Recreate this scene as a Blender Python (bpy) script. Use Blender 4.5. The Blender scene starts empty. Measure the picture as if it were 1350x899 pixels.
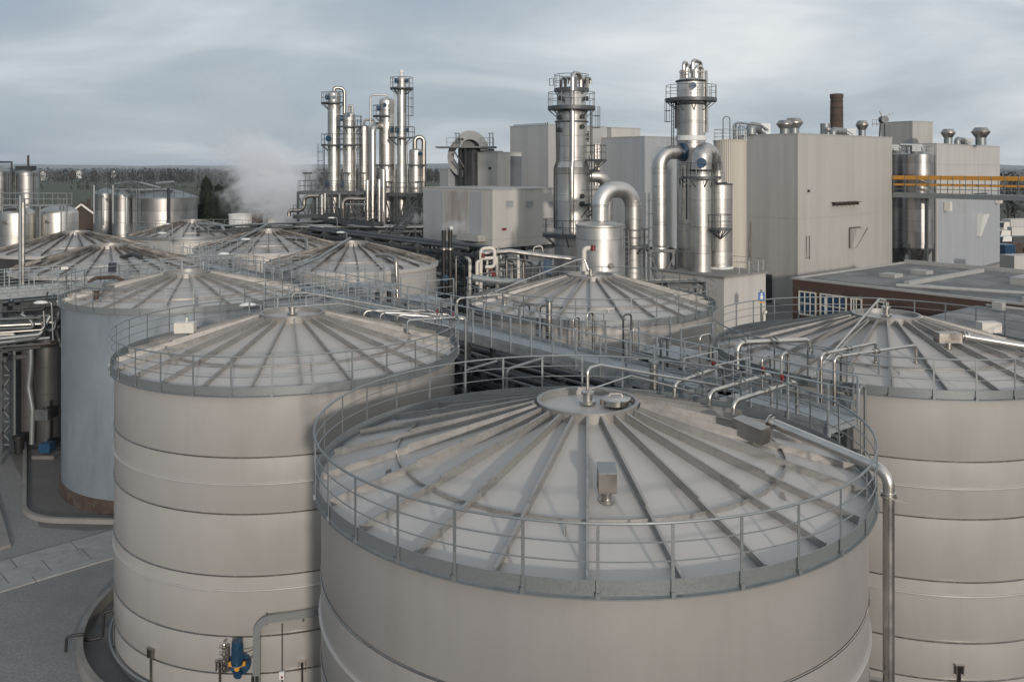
import bpy, math, random
from mathutils import Vector, Matrix, noise as mnoise
R = math.radians
PI = math.pi
CZ = 16.0            # camera height above the yard
F = 1140.0           # focal length in photograph pixels
scene = bpy.context.scene
COL = scene.collection
ROOTM = {}


def W(px, py, Y):
    """a point of the place: bearing and elevation as measured in the photograph, at distance Y"""
    return Vector(((px - 675) / F * Y, Y, CZ - (py - 220) / F * Y))


def WX(px, Y):
    return (px - 675) / F * Y


def WZ(py, Y):
    return CZ - (py - 220) / F * Y


# ------------------------------------------------------------------ mesh builder
class MB:
    def __init__(s):
        s.v = []
        s.f = []

    def _add(s, vs, fs):
        n = len(s.v)
        s.v += [Vector(p) for p in vs]
        s.f += [tuple(i + n for i in f) for f in fs]
        return s

    def obox(s, o, a, b, c):
        o, a, b, c = Vector(o), Vector(a), Vector(b), Vector(c)
        if a.cross(b).dot(c) < 0:
            a, b = b, a
        vs = [o, o + a, o + a + b, o + b, o + c, o + a + c, o + a + b + c, o + b + c]
        return s._add(vs, [(3, 2, 1, 0), (4, 5, 6, 7), (0, 1, 5, 4), (1, 2, 6, 5), (2, 3, 7, 6), (3, 0, 4, 7)])

    def box(s, c, d, rz=0.0):
        ca, sa = math.cos(rz), math.sin(rz)
        a = Vector((ca, sa, 0)) * d[0]
        b = Vector((-sa, ca, 0)) * d[1]
        u = Vector((0, 0, d[2]))
        return s.obox(Vector(c) - a / 2 - b / 2 - u / 2, a, b, u)

    def beam(s, p, q, w, h=None, up=None):
        p, q = Vector(p), Vector(q)
        h = w if h is None else h
        t = q - p
        L = t.length
        if L < 1e-6:
            return s
        t = t / L
        up = Vector(up) if up is not None else Vector((0, 0, 1))
        if abs(t.dot(up)) > 0.95:
            up = Vector((0.775, 0.632, 0))
        sd = t.cross(up).normalized()
        u = sd.cross(t).normalized()
        return s.obox(p - sd * w / 2 - u * h / 2, sd * w, t * L, u * h)

    def tube(s, pts, r, seg=8, closed=False, caps=True):
        pts = [Vector(p) for p in pts]
        q = []
        for p in pts:
            if not q or (p - q[-1]).length > 1e-5:
                q.append(p)
        pts = q
        n = len(pts)
        if n < 2:
            return s
        tang = []
        for i in range(n):
            if closed:
                t = pts[(i + 1) % n] - pts[i - 1]
            elif i == 0:
                t = pts[1] - pts[0]
            elif i == n - 1:
                t = pts[-1] - pts[-2]
            else:
                t = (pts[i + 1] - pts[i]).normalized() + (pts[i] - pts[i - 1]).normalized()
            tang.append(t.normalized())
        ref = Vector((0, 0, 1)) if abs(tang[0].z) < 0.9 else Vector((1, 0, 0))
        nrm = (ref - tang[0] * ref.dot(tang[0])).normalized()
        vs, fs = [], []
        for i in range(n):
            nrm = (nrm - tang[i] * nrm.dot(tang[i]))
            nrm = nrm.normalized() if nrm.length > 1e-6 else tang[i].orthogonal().normalized()
            bn = tang[i].cross(nrm)
            rr = r[i] if isinstance(r, (list, tuple)) else r
            for k in range(seg):
                a = 2 * PI * k / seg
                vs.append(pts[i] + (nrm * math.cos(a) + bn * math.sin(a)) * rr)
        m = n if closed else n - 1
        for i in range(m):
            j = (i + 1) % n
            for k in range(seg):
                l = (k + 1) % seg
                fs.append((i * seg + k, i * seg + l, j * seg + l, j * seg + k))
        if caps and not closed:
            fs.append(tuple(range(seg - 1, -1, -1)))
            fs.append(tuple((n - 1) * seg + k for k in range(seg)))
        return s._add(vs, fs)

    def lathe(s, c, prof, seg=48, a0=0.0, a1=None):
        c = Vector(c)
        full = a1 is None
        a1 = a0 + 2 * PI if full else a1
        na = seg if full else seg + 1
        vs, fs = [], []
        for (r, z) in prof:
            for k in range(na):
                a = a0 + (a1 - a0) * k / seg
                vs.append(c + Vector((math.cos(a) * r, math.sin(a) * r, z)))
        for i in range(len(prof) - 1):
            for k in range(seg):
                l = (k + 1) % na if full else k + 1
                fs.append((i * na + k, i * na + l, (i + 1) * na + l, (i + 1) * na + k))
        return s._add(vs, fs)

    def disc(s, c, r, seg=32):
        c = Vector(c)
        return s._add([c + Vector((math.cos(2 * PI * k / seg) * r, math.sin(2 * PI * k / seg) * r, 0)) for k in range(seg)],
                      [tuple(range(seg))])

    def prism(s, poly, z0, z1):
        n = len(poly)
        vs = [(p[0], p[1], z0) for p in poly] + [(p[0], p[1], z1) for p in poly]
        area = sum(poly[i][0] * poly[(i + 1) % n][1] - poly[(i + 1) % n][0] * poly[i][1] for i in range(n))
        fs = [tuple(range(n - 1, -1, -1)), tuple(range(n, 2 * n))] + [(i, (i + 1) % n, n + (i + 1) % n, n + i) for i in range(n)]
        if area < 0:
            fs = [tuple(reversed(f)) for f in fs]
        return s._add(vs, fs)

    def sheet(s, poly, z):
        n = len(poly)
        area = sum(poly[i][0] * poly[(i + 1) % n][1] - poly[(i + 1) % n][0] * poly[i][1] for i in range(n))
        f = tuple(range(n)) if area > 0 else tuple(range(n - 1, -1, -1))
        return s._add([(p[0], p[1], z) for p in poly], [f])

    def build(s, name, mat, parent=None, local=False, origin=None, smooth=True, angle=35):
        me = bpy.data.meshes.new(name)
        vs = s.v
        if parent is None:
            if origin is None:
                xs = [p.x for p in vs]
                ys = [p.y for p in vs]
                origin = Vector(((min(xs) + max(xs)) / 2, (min(ys) + max(ys)) / 2, min(p.z for p in vs)))
            M = Matrix.Translation(Vector(origin))
            vs = [p - Vector(origin) for p in vs]
        else:
            M = ROOTM[parent.name]
            if not local:
                Mi = M.inverted()
                vs = [Mi @ p for p in vs]
        me.from_pydata([tuple(p) for p in vs], [], s.f)
        if smooth:
            me.polygons.foreach_set('use_smooth', [True] * len(me.polygons))
            me.set_sharp_from_angle(angle=R(angle))
        if mat is not None:
            me.materials.append(mat)
        me.update()
        o = bpy.data.objects.new(name, me)
        COL.objects.link(o)
        if parent is None:
            o.location = origin
        else:
            o.parent = parent
        ROOTM[o.name] = M
        return o


def fillet(pts, rad, n=6):
    pts = [Vector(p) for p in pts]
    out = [pts[0]]
    for i in range(1, len(pts) - 1):
        a, b, c = pts[i - 1], pts[i], pts[i + 1]
        u, w = (a - b), (c - b)
        lu, lw = u.length, w.length
        if lu < 1e-5 or lw < 1e-5:
            continue
        u /= lu
        w /= lw
        ang = u.angle(w, PI)
        if ang > PI - 0.05:
            out.append(b)
            continue
        d = min(rad / math.tan(ang / 2), lu * 0.49, lw * 0.49)
        rr = d * math.tan(ang / 2)
        cen = b + (u + w).normalized() * (rr / math.sin(ang / 2))
        p0, p1 = b + u * d - cen, b + w * d - cen
        for k in range(n + 1):
            t = k / n
            q = p0.normalized().slerp(p1.normalized(), t) * rr
            out.append(cen + q)
    out.append(pts[-1])
    return out


def arc(c, r, z, a0, a1, n=24):
    return [Vector((c[0] + math.cos(a0 + (a1 - a0) * k / n) * r, c[1] + math.sin(a0 + (a1 - a0) * k / n) * r, z)) for k in range(n + 1)]


def tag(o, label=None, cat=None, group=None, kind=None):
    if label:
        o['label'] = label
    if cat:
        o['category'] = cat
    if group:
        o['group'] = group
    if kind:
        o['kind'] = kind
    return o


def empty(name, loc, label, cat, group=None, rz=0.0):
    o = bpy.data.objects.new(name, None)
    COL.objects.link(o)
    o.empty_display_size = 0.3
    o.location = loc
    o.rotation_euler = (0, 0, rz)
    ROOTM[o.name] = Matrix.Translation(Vector(loc)) @ Matrix.Rotation(rz, 4, 'Z')
    return tag(o, label, cat, group)


def inst(src, name, parent, loc=(0, 0, 0), rz=0.0):
    """another part that shares the mesh of src"""
    o = bpy.data.objects.new(name, src.data)
    COL.objects.link(o)
    o.parent = parent
    o.location = loc
    o.rotation_euler = (0, 0, rz)
    ROOTM[o.name] = ROOTM[parent.name] @ Matrix.Translation(Vector(loc)) @ Matrix.Rotation(rz, 4, 'Z')
    return o


def copy_tree(o, loc=None, rz=None, label=None, parent=None):
    c = o.copy()
    COL.objects.link(c)
    if parent is not None:
        c.parent = parent
    if loc is not None:
        c.location = loc
    if rz is not None:
        c.rotation_euler = (0, 0, rz)
    if label:
        c['label'] = label
    for ch in list(o.children):
        copy_tree(ch, parent=c)
    return c


# ------------------------------------------------------------------ materials
def mat(name, base, metallic=0.0, rough=0.6, var=0.12, scale=3.0, sc3=(1, 1, 1), bump=0.0, bscale=20.0,
        rvar=0.1, tint=None, tfac=0.0, tscale=1.0, tsc3=(1, 1, 1), spec=0.5, tlo=0.5, thi=0.7):
    m = bpy.data.materials.new(name)
    m.use_nodes = True
    nt = m.node_tree
    N, L = nt.nodes, nt.links
    b = N['Principled BSDF']
    b.inputs['Metallic'].default_value = metallic
    b.inputs['Specular IOR Level'].default_value = spec
    tc = N.new('ShaderNodeTexCoord')
    mp = N.new('ShaderNodeMapping')
    mp.inputs['Scale'].default_value = sc3
    oi = N.new('ShaderNodeObjectInfo')
    om = N.new('ShaderNodeVectorMath')
    om.operation = 'SCALE'
    om.inputs[0].default_value = (31.0, 17.0, 0.0)
    L.new(oi.outputs['Random'], om.inputs['Scale'])
    oa = N.new('ShaderNodeVectorMath')
    L.new(tc.outputs['Object'], oa.inputs[0])
    L.new(om.outputs['Vector'], oa.inputs[1])
    L.new(oa.outputs['Vector'], mp.inputs['Vector'])
    nz = N.new('ShaderNodeTexNoise')
    nz.inputs['Scale'].default_value = scale
    nz.inputs['Detail'].default_value = 6
    nz.inputs['Roughness'].default_value = 0.62
    L.new(mp.outputs['Vector'], nz.inputs['Vector'])
    rp = N.new('ShaderNodeValToRGB')
    rp.color_ramp.elements[0].position = 0.3
    rp.color_ramp.elements[1].position = 0.7
    rp.color_ramp.elements[0].color = tuple(c * (1 - var) for c in base) + (1,)
    rp.color_ramp.elements[1].color = tuple(min(1, c * (1 + var)) for c in base) + (1,)
    L.new(nz.outputs['Fac'], rp.inputs['Fac'])
    col = rp.outputs['Color']
    if tint is not None:
        mp2 = N.new('ShaderNodeMapping')
        mp2.inputs['Scale'].default_value = tsc3
        L.new(oa.outputs['Vector'], mp2.inputs['Vector'])
        n2 = N.new('ShaderNodeTexNoise')
        n2.inputs['Scale'].default_value = tscale
        n2.inputs['Detail'].default_value = 7
        n2.inputs['Roughness'].default_value = 0.65
        L.new(mp2.outputs['Vector'], n2.inputs['Vector'])
        r2 = N.new('ShaderNodeMapRange')
        r2.inputs['From Min'].default_value = tlo
        r2.inputs['From Max'].default_value = thi
        r2.inputs['To Max'].default_value = tfac
        L.new(n2.outputs['Fac'], r2.inputs['Value'])
        mx = N.new('ShaderNodeMixRGB')
        mx.inputs['Color2'].default_value = tuple(tint) + (1,)
        L.new(r2.outputs['Result'], mx.inputs['Fac'])
        L.new(col, mx.inputs['Color1'])
        col = mx.outputs['Color']
    L.new(col, b.inputs['Base Color'])
    rr = N.new('ShaderNodeMapRange')
    rr.inputs['From Min'].default_value = 0.3
    rr.inputs['From Max'].default_value = 0.7
    rr.inputs['To Min'].default_value = max(0.03, rough - rvar)
    rr.inputs['To Max'].default_value = min(1, rough + rvar)
    L.new(nz.outputs['Fac'], rr.inputs['Value'])
    L.new(rr.outputs['Result'], b.inputs['Roughness'])
    if bump > 0:
        n3 = N.new('ShaderNodeTexNoise')
        n3.inputs['Scale'].default_value = bscale
        n3.inputs['Detail'].default_value = 4
        L.new(tc.outputs['Object'], n3.inputs['Vector'])
        bp = N.new('ShaderNodeBump')
        bp.inputs['Strength'].default_value = bump
        bp.inputs['Distance'].default_value = 0.02
        L.new(n3.outputs['Fac'], bp.inputs['Height'])
        L.new(bp.outputs['Normal'], b.inputs['Normal'])
    return m


def cladding(name, base, pitch=0.3, depth=0.014, var=0.05, metallic=0.0, rough=0.5, stain=None, sfac=0.0, panel=0.95, ssc=(3.0, 3.0, 0.12), slo=.5, shi=.7):
    """profiled sheet cladding: vertical ribs as bump, sheet-to-sheet tone and water streaks"""
    m = mat(name, base, metallic, rough, var, 0.5, (3, 3, 0.25), tint=stain, tfac=sfac, tscale=0.6, tsc3=ssc, tlo=slo, thi=shi)
    nt = m.node_tree
    N, L = nt.nodes, nt.links
    b = N['Principled BSDF']
    tc = N.new('ShaderNodeTexCoord')
    sp = N.new('ShaderNodeSeparateXYZ')
    L.new(tc.outputs['Object'], sp.inputs['Vector'])
    ad = N.new('ShaderNodeMath')
    ad.operation = 'ADD'
    L.new(sp.outputs['X'], ad.inputs[0])
    L.new(sp.outputs['Y'], ad.inputs[1])
    ml = N.new('ShaderNodeMath')
    ml.operation = 'MULTIPLY'
    ml.inputs[1].default_value = 2 * PI / pitch
    L.new(ad.outputs[0], ml.inputs[0])
    sn = N.new('ShaderNodeMath')
    sn.operation = 'SINE'
    L.new(ml.outputs[0], sn.inputs[0])
    cl = N.new('ShaderNodeMapRange')
    cl.inputs['From Min'].default_value = -0.4
    cl.inputs['From Max'].default_value = 0.4
    L.new(sn.outputs[0], cl.inputs['Value'])
    bp = N.new('ShaderNodeBump')
    bp.inputs['Strength'].default_value = 0.5
    bp.inputs['Distance'].default_value = depth
    L.new(cl.outputs['Result'], bp.inputs['Height'])
    L.new(bp.outputs['Normal'], b.inputs['Normal'])
    # sheet-to-sheet tone
    dv = N.new('ShaderNodeMath')
    dv.operation = 'DIVIDE'
    dv.inputs[1].default_value = panel
    L.new(ad.outputs[0], dv.inputs[0])
    fl = N.new('ShaderNodeMath')
    fl.operation = 'FLOOR'
    L.new(dv.outputs[0], fl.inputs[0])
    wn = N.new('ShaderNodeTexWhiteNoise')
    wn.noise_dimensions = '1D'
    L.new(fl.outputs[0], wn.inputs['W'])
    mr = N.new('ShaderNodeMapRange')
    mr.inputs['To Min'].default_value = 0.96
    mr.inputs['To Max'].default_value = 1.04
    L.new(wn.outputs['Value'], mr.inputs['Value'])
    src = b.inputs['Base Color'].links[0].from_socket
    mx = N.new('ShaderNodeMixRGB')
    mx.blend_type = 'MULTIPLY'
    mx.inputs['Fac'].default_value = 1
    L.new(src, mx.inputs['Color1'])
    L.new(mr.outputs['Result'], mx.inputs['Color2'])
    L.new(mx.outputs['Color'], b.inputs['Base Color'])
    return m


def banded(name, base, metallic=1.0, rough=0.3, course=1.2, lo=0.72, hi=1.1, var=0.1):
    """rolled stainless sheets: each course of the shell has its own tone and polish"""
    m = mat(name, base, metallic, rough, var, 1.2, (1, 1, 0.4), rvar=0.08, bump=0.05, bscale=3.0)
    nt = m.node_tree
    N, L = nt.nodes, nt.links
    b = N['Principled BSDF']
    tc = N.new('ShaderNodeTexCoord')
    sp = N.new('ShaderNodeSeparateXYZ')
    L.new(tc.outputs['Object'], sp.inputs['Vector'])
    dv = N.new('ShaderNodeMath')
    dv.operation = 'DIVIDE'
    dv.inputs[1].default_value = course
    L.new(sp.outputs['Z'], dv.inputs[0])
    fl = N.new('ShaderNodeMath')
    fl.operation = 'FLOOR'
    L.new(dv.outputs[0], fl.inputs[0])
    at = N.new('ShaderNodeMath')
    at.operation = 'ARCTAN2'
    L.new(sp.outputs['Y'], at.inputs[0])
    L.new(sp.outputs['X'], at.inputs[1])
    an = N.new('ShaderNodeMath')
    an.operation = 'MULTIPLY_ADD'
    an.inputs[1].default_value = 0.9
    L.new(at.outputs[0], an.inputs[0])
    L.new(fl.outputs[0], an.inputs[2])
    af = N.new('ShaderNodeMath')
    af.operation = 'FLOOR'
    L.new(an.outputs[0], af.inputs[0])
    cmb = N.new('ShaderNodeCombineXYZ')
    L.new(fl.outputs[0], cmb.inputs['X'])
    L.new(af.outputs[0], cmb.inputs['Y'])
    wn = N.new('ShaderNodeTexWhiteNoise')
    wn.noise_dimensions = '2D'
    L.new(cmb.outputs[0], wn.inputs['Vector'])
    mr = N.new('ShaderNodeMapRange')
    mr.inputs['To Min'].default_value = lo
    mr.inputs['To Max'].default_value = hi
    L.new(wn.outputs['Value'], mr.inputs['Value'])
    # seam: narrow dark line at each course joint
    fr = N.new('ShaderNodeMath')
    fr.operation = 'FRACT'
    L.new(dv.outputs[0], fr.inputs[0])
    sm = N.new('ShaderNodeMapRange')
    sm.inputs['From Min'].default_value = 0.0
    sm.inputs['From Max'].default_value = 0.05
    sm.inputs['To Min'].default_value = 0.6
    sm.inputs['To Max'].default_value = 1.0
    L.new(fr.outputs[0], sm.inputs['Value'])
    mm = N.new('ShaderNodeMath')
    mm.operation = 'MULTIPLY'
    L.new(mr.outputs['Result'], mm.inputs[0])
    L.new(sm.outputs['Result'], mm.inputs[1])
    src = b.inputs['Base Color'].links[0].from_socket
    mx = N.new('ShaderNodeMixRGB')
    mx.blend_type = 'MULTIPLY'
    mx.inputs['Fac'].default_value = 1
    L.new(src, mx.inputs['Color1'])
    L.new(mm.outputs[0], mx.inputs['Color2'])
    L.new(mx.outputs['Color'], b.inputs['Base Color'])
    return m


M = {}
M['wall'] = mat('tank_wall_paint', (0.39, 0.378, 0.363), 0.2, 0.40, 0.07, 0.5, (1, 1, 0.5), bump=0.04, bscale=1.2, rvar=0.06,
                tint=(0.33, 0.314, 0.298), tfac=0.4, tscale=1.1, tsc3=(1.6, 1.6, 0.12), tlo=0.5, thi=0.78)
M['wall_grey'] = mat('tank_wall_darker_grey', (0.325, 0.314, 0.304), 0.2, 0.40, 0.07, 0.5, (1, 1, 0.5), bump=0.04, bscale=1.2, rvar=0.06,
                     tint=(0.275, 0.262, 0.252), tfac=0.45, tscale=1.1, tsc3=(1.6, 1.6, 0.12), tlo=0.5, thi=0.78)  # same wall finish in a darker, greyer tone for the nearest tank
M['wall_blue'] = mat('tank_wall_galvanised', (0.24, 0.275, 0.31), 0.35, 0.45, 0.12, 0.35, (1, 1, 1.0), bump=0.05, bscale=1.2,
                     tint=(0.155, 0.175, 0.20), tfac=0.6, tscale=0.7, tsc3=(1, 1, 0.35))
M['wall_shade'] = mat('tank_wall_painted_shade', (0.055, 0.055, 0.055), 0.3, 0.5, 0.2, 0.5, bump=0.04, bscale=1.2, tint=(0.05, 0.045, 0.04), tfac=0.6, tscale=1.0, tsc3=(1.6, 1.6, .12))  # shade at the left rack painted in as a near-black wall colour
M['roof'] = mat('tank_roof_sheet', (0.405, 0.392, 0.378), 0.1, 0.52, 0.04, 0.9, bump=0.10, bscale=1.6, rvar=0.1,
                tint=(0.355, 0.342, 0.328), tfac=0.35, tscale=1.3, tlo=0.48, thi=0.75)
M['roof_old'] = mat('weathered_roof_sheet', (0.34, 0.332, 0.325), 0.15, 0.5, 0.12, 1.1, bump=0.10, bscale=1.6, tint=(0.15, 0.145, 0.14), tfac=0.85, tscale=0.9, tlo=0.5, thi=0.66)
M['rib'] = mat('roof_rib_steel', (0.31, 0.301, 0.29), 0.5, 0.40, 0.06, 2.0, bump=0.05, bscale=8, rvar=0.1,
               tint=(0.19, 0.175, 0.16), tfac=0.35, tscale=9.0, tlo=0.54, thi=0.6)
M['hoop'] = mat('hoop_steel', (0.34, 0.315, 0.29), 1.0, 0.25, 0.2, 4.0, rvar=0.06)
M['galv'] = mat('galvanised_steel', (0.225, 0.243, 0.25), 0.5, 0.45, 0.09, 28.0, rvar=0.1)
M['galv_w'] = mat('walkway_galvanised', (0.33, 0.355, 0.37), 0.5, 0.45, 0.14, 6.0, rvar=0.1)
M['rib_old'] = mat('weathered_rib_steel', (0.17, 0.16, 0.15), 0.4, 0.45, 0.25, 2.0, tint=(0.05, 0.045, 0.04), tfac=0.8, tscale=1.2, tlo=.45, thi=.6)
M['galv_d'] = mat('weathered_galvanised_steel', (0.095, 0.103, 0.11), 0.5, 0.5, 0.2, 4.0, tint=(0.06, 0.048, 0.038), tfac=0.5, tscale=1.5)
M['grate'] = mat('grating_steel', (0.30, 0.325, 0.34), 0.5, 0.5, 0.15, 6.0)
M['steel'] = mat('stainless_pipe', (0.52, 0.50, 0.47), 1.0, 0.33, 0.12, 2.0, rvar=0.08)
M['steel_d'] = mat('dull_stainless', (0.36, 0.34, 0.315), 1.0, 0.36, 0.18, 2.0, rvar=0.1, tint=(0.14, 0.12, 0.1), tfac=0.5, tscale=1.1)
M['shell'] = banded('column_shell_stainless', (0.57, 0.555, 0.53), 1.0, 0.46, 1.15)
M['shell_big'] = banded('tower_shell_stainless', (0.57, 0.56, 0.54), 1.0, 0.46, 2.2, 0.7, 1.08)
M['silo'] = banded('silo_stainless', (0.38, 0.375, 0.37), 1.0, 0.42, 1.5, 0.75, 1.1)
M['clad'] = cladding('cream_cladding', (0.35, 0.342, 0.325), stain=(0.33, 0.315, 0.295), sfac=0.3)
M['clad_l'] = cladding('pale_cladding', (0.41, 0.402, 0.385), stain=(0.40, 0.38, 0.34), sfac=0.3)
M['clad_g'] = cladding('grey_cladding', (0.30, 0.32, 0.34), stain=(0.24, 0.255, 0.27), sfac=0.3)
M['clad_s'] = cladding('silver_cladding', (0.37, 0.37, 0.365), metallic=0.2, rough=0.4, stain=(0.33, 0.32, 0.30), sfac=0.3)
M['clad_d'] = cladding('dark_cladding', (0.10, 0.115, 0.13))
M['flatroof'] = mat('flat_roof_felt', (0.125, 0.127, 0.13), 0, 0.7, 0.25, 0.35, tint=(0.27, 0.27, 0.265), tfac=0.6, tscale=0.3, tlo=.5, thi=.62)
M['coping'] = mat('coping_sheet', (0.36, 0.36, 0.35), 0.2, 0.5, 0.1, 2)
M['concrete'] = mat('concrete', (0.20, 0.193, 0.182), 0, 0.85, 0.14, 1.0, bump=0.15, bscale=25, tint=(0.13, 0.125, 0.12), tfac=0.5, tscale=0.8)
M['concrete_d'] = mat('damp_concrete', (0.115, 0.11, 0.105), 0, 0.75, 0.18, 1.2, bump=0.15, bscale=25, tint=(0.06, 0.058, 0.056), tfac=0.6, tscale=0.6)
M['slab'] = mat('paving_slab', (0.27, 0.27, 0.268), 0, 0.85, 0.12, 1.5, bump=0.1, bscale=30, tint=(0.14, 0.14, 0.14), tfac=0.5, tscale=1.2)
M['asphalt'] = mat('gravel_asphalt', (0.205, 0.203, 0.20), 0, 0.9, 0.32, 10.0, bump=0.6, bscale=40, tint=(0.125, 0.123, 0.12), tfac=0.7, tscale=0.3, tlo=.4, thi=.75)
M['earth'] = mat('far_land', (0.045, 0.043, 0.03), 0, 0.95, 0.3, 0.01, tint=(0.05, 0.058, 0.03), tfac=0.8, tscale=0.004)
M['grass'] = mat('field_grass', (0.040, 0.050, 0.020), 0, 0.95, 0.18, 0.02, tint=(0.05, 0.052, 0.028), tfac=0.6, tscale=0.015)
M['hill'] = mat('hill_land', (0.07, 0.085, 0.06), 0, 0.95, 0.25, 0.002)
M['wood'] = mat('winter_twigs', (0.019, 0.0155, 0.0125), 0, 0.95, 0.4, 0.05, tint=(0.013, 0.015, 0.010), tfac=0.7, tscale=0.015)
M['conifer'] = mat('conifer_needles', (0.022, 0.030, 0.018), 0, 0.9, 0.4, 1.0)
M['bark'] = mat('bark', (0.06, 0.045, 0.035), 0, 0.9, 0.2, 4)
M['black'] = mat('black_rubber', (0.012, 0.012, 0.013), 0, 0.5, 0.2, 3)
M['dark'] = mat('dark_painted_steel', (0.035, 0.037, 0.04), 0.2, 0.5, 0.3, 3)
M['red'] = mat('red_paint', (0.15, 0.014, 0.014), 0, 0.4, 0.15, 5)
M['yellow'] = mat('yellow_paint', (0.52, 0.24, 0.03), 0, 0.4, 0.08, 4)
M['blue'] = mat('blue_paint', (0.016, 0.055, 0.11), 0.1, 0.35, 0.2, 5)
M['blue_b'] = mat('bright_blue_paint', (0.02, 0.11, 0.36), 0, 0.4, 0.15, 5)
M['white'] = mat('white_paint', (0.60, 0.60, 0.59), 0, 0.4, 0.05, 4)
M['cream'] = mat('cream_plastic', (0.58, 0.55, 0.49), 0, 0.45, 0.05, 4)
M['rust'] = mat('rusty_steel', (0.062, 0.042, 0.034), 0.1, 0.8, 0.4, 3, tint=(0.13, 0.115, 0.10), tfac=0.7, tscale=2)
M['lens'] = mat('lamp_lens', (0.6, 0.6, 0.6), 0, 0.15, 0.03, 4)
M['solar'] = mat('solar_cells', (0.012, 0.016, 0.03), 0, 0.12, 0.2, 10)


def glass_mat(name, col=(0.03, 0.06, 0.10)):
    m = bpy.data.materials.new(name)
    m.use_nodes = True
    b = m.node_tree.nodes['Principled BSDF']
    b.inputs['Base Color'].default_value = col + (1,)
    b.inputs['Roughness'].default_value = 0.08
    b.inputs['Specular IOR Level'].default_value = 0.9
    return m


M['glass'] = glass_mat('window_glass', (0.02, 0.05, 0.10))
M['glass_d'] = glass_mat('dark_glass', (0.01, 0.012, 0.015))


def brick_mat():
    m = bpy.data.materials.new('red_brick')
    m.use_nodes = True
    nt = m.node_tree
    N, L = nt.nodes, nt.links
    b = N['Principled BSDF']
    tc = N.new('ShaderNodeTexCoord')
    sp = N.new('ShaderNodeSeparateXYZ')
    L.new(tc.outputs['Object'], sp.inputs['Vector'])
    ad = N.new('ShaderNodeMath')
    L.new(sp.outputs['X'], ad.inputs[0])
    L.new(sp.outputs['Y'], ad.inputs[1])
    cb = N.new('ShaderNodeCombineXYZ')
    L.new(ad.outputs[0], cb.inputs['X'])
    L.new(sp.outputs['Z'], cb.inputs['Y'])
    br = N.new('ShaderNodeTexBrick')
    br.inputs['Scale'].default_value = 1.0
    br.inputs['Brick Width'].default_value = 0.225
    br.inputs['Row Height'].default_value = 0.075
    br.inputs['Mortar Size'].default_value = 0.006
    br.inputs['Color1'].default_value = (0.070, 0.030, 0.022, 1)
    br.inputs['Color2'].default_value = (0.050, 0.022, 0.017, 1)
    br.inputs['Mortar'].default_value = (0.12, 0.10, 0.085, 1)
    L.new(cb.outputs[0], br.inputs['Vector'])
    L.new(br.outputs['Color'], b.inputs['Base Color'])
    b.inputs['Roughness'].default_value = 0.85
    return m


M['brick'] = brick_mat()

# ------------------------------------------------------------------ camera, light, sky
cam = bpy.data.cameras.new('camera')
camo = bpy.data.objects.new('camera', cam)
COL.objects.link(camo)
camo.location = (0, 0, CZ)
camo.rotation_euler = (R(90), 0, 0)
cam.sensor_width = 36
cam.lens = F / 1350 * 36
cam.shift_y = -(449.5 - 220) / 1350
cam.clip_start = 0.5
cam.clip_end = 60000
scene.camera = camo

SUN_EL, SUN_AZ = 10.0, -75.0          # azimuth measured from +X, anticlockwise
sdir = Vector((math.cos(R(SUN_AZ)) * math.cos(R(SUN_EL)), math.sin(R(SUN_AZ)) * math.cos(R(SUN_EL)), math.sin(R(SUN_EL))))
sl = bpy.data.lights.new('sun', 'SUN')
sl.energy = 2.3
sl.angle = R(2.5)
sl.color = (1.0, 0.90, 0.79)
so = bpy.data.objects.new('sun', sl)
COL.objects.link(so)
so.location = (20, -40, 60)
so.rotation_euler = sdir.to_track_quat('Z', 'Y').to_euler()

world = bpy.data.worlds.new('World')
scene.world = world
world.use_nodes = True
nt = world.node_tree
N, L = nt.nodes, nt.links
bg = N['Background']
bg.inputs['Strength'].default_value = 0.1
sky = N.new('ShaderNodeTexSky')
sky.sky_type = 'NISHITA'
sky.sun_disc = False
sky.sun_elevation = R(SUN_EL)
sky.sun_rotation = math.atan2(sdir.x, sdir.y)
tc = N.new('ShaderNodeTexCoord')
sp = N.new('ShaderNodeSeparateXYZ')
L.new(tc.outputs['Generated'], sp.inputs['Vector'])
# stratus: project the direction on a flat cloud deck so that the streaks run level near the horizon
zc = N.new('ShaderNodeMath')
zc.operation = 'ADD'
zc.inputs[1].default_value = 0.22
za = N.new('ShaderNodeMath')
za.operation = 'ABSOLUTE'
L.new(sp.outputs['Z'], za.inputs[0])
L.new(za.outputs[0], zc.inputs[0])
dx = N.new('ShaderNodeMath')
dx.operation = 'DIVIDE'
L.new(sp.outputs['X'], dx.inputs[0])
L.new(zc.outputs[0], dx.inputs[1])
dy = N.new('ShaderNodeMath')
dy.operation = 'DIVIDE'
L.new(sp.outputs['Y'], dy.inputs[0])
L.new(zc.outputs[0], dy.inputs[1])
cb = N.new('ShaderNodeCombineXYZ')
L.new(dx.outputs[0], cb.inputs['X'])
L.new(dy.outputs[0], cb.inputs['Y'])
mp = N.new('ShaderNodeMapping')
mp.inputs['Rotation'].default_value = (0, 0, R(-32))
mp.inputs['Scale'].default_value = (0.8, 1.05, 1)
mp.inputs['Location'].default_value = (3.1, 1.7, 0)
L.new(cb.outputs[0], mp.inputs['Vector'])
nz = N.new('ShaderNodeTexNoise')
nz.inputs['Scale'].default_value = 0.95
nz.inputs['Detail'].default_value = 6
nz.inputs['Roughness'].default_value = 0.5
nz.inputs['Distortion'].default_value = 0.5
L.new(mp.outputs['Vector'], nz.inputs['Vector'])
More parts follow.
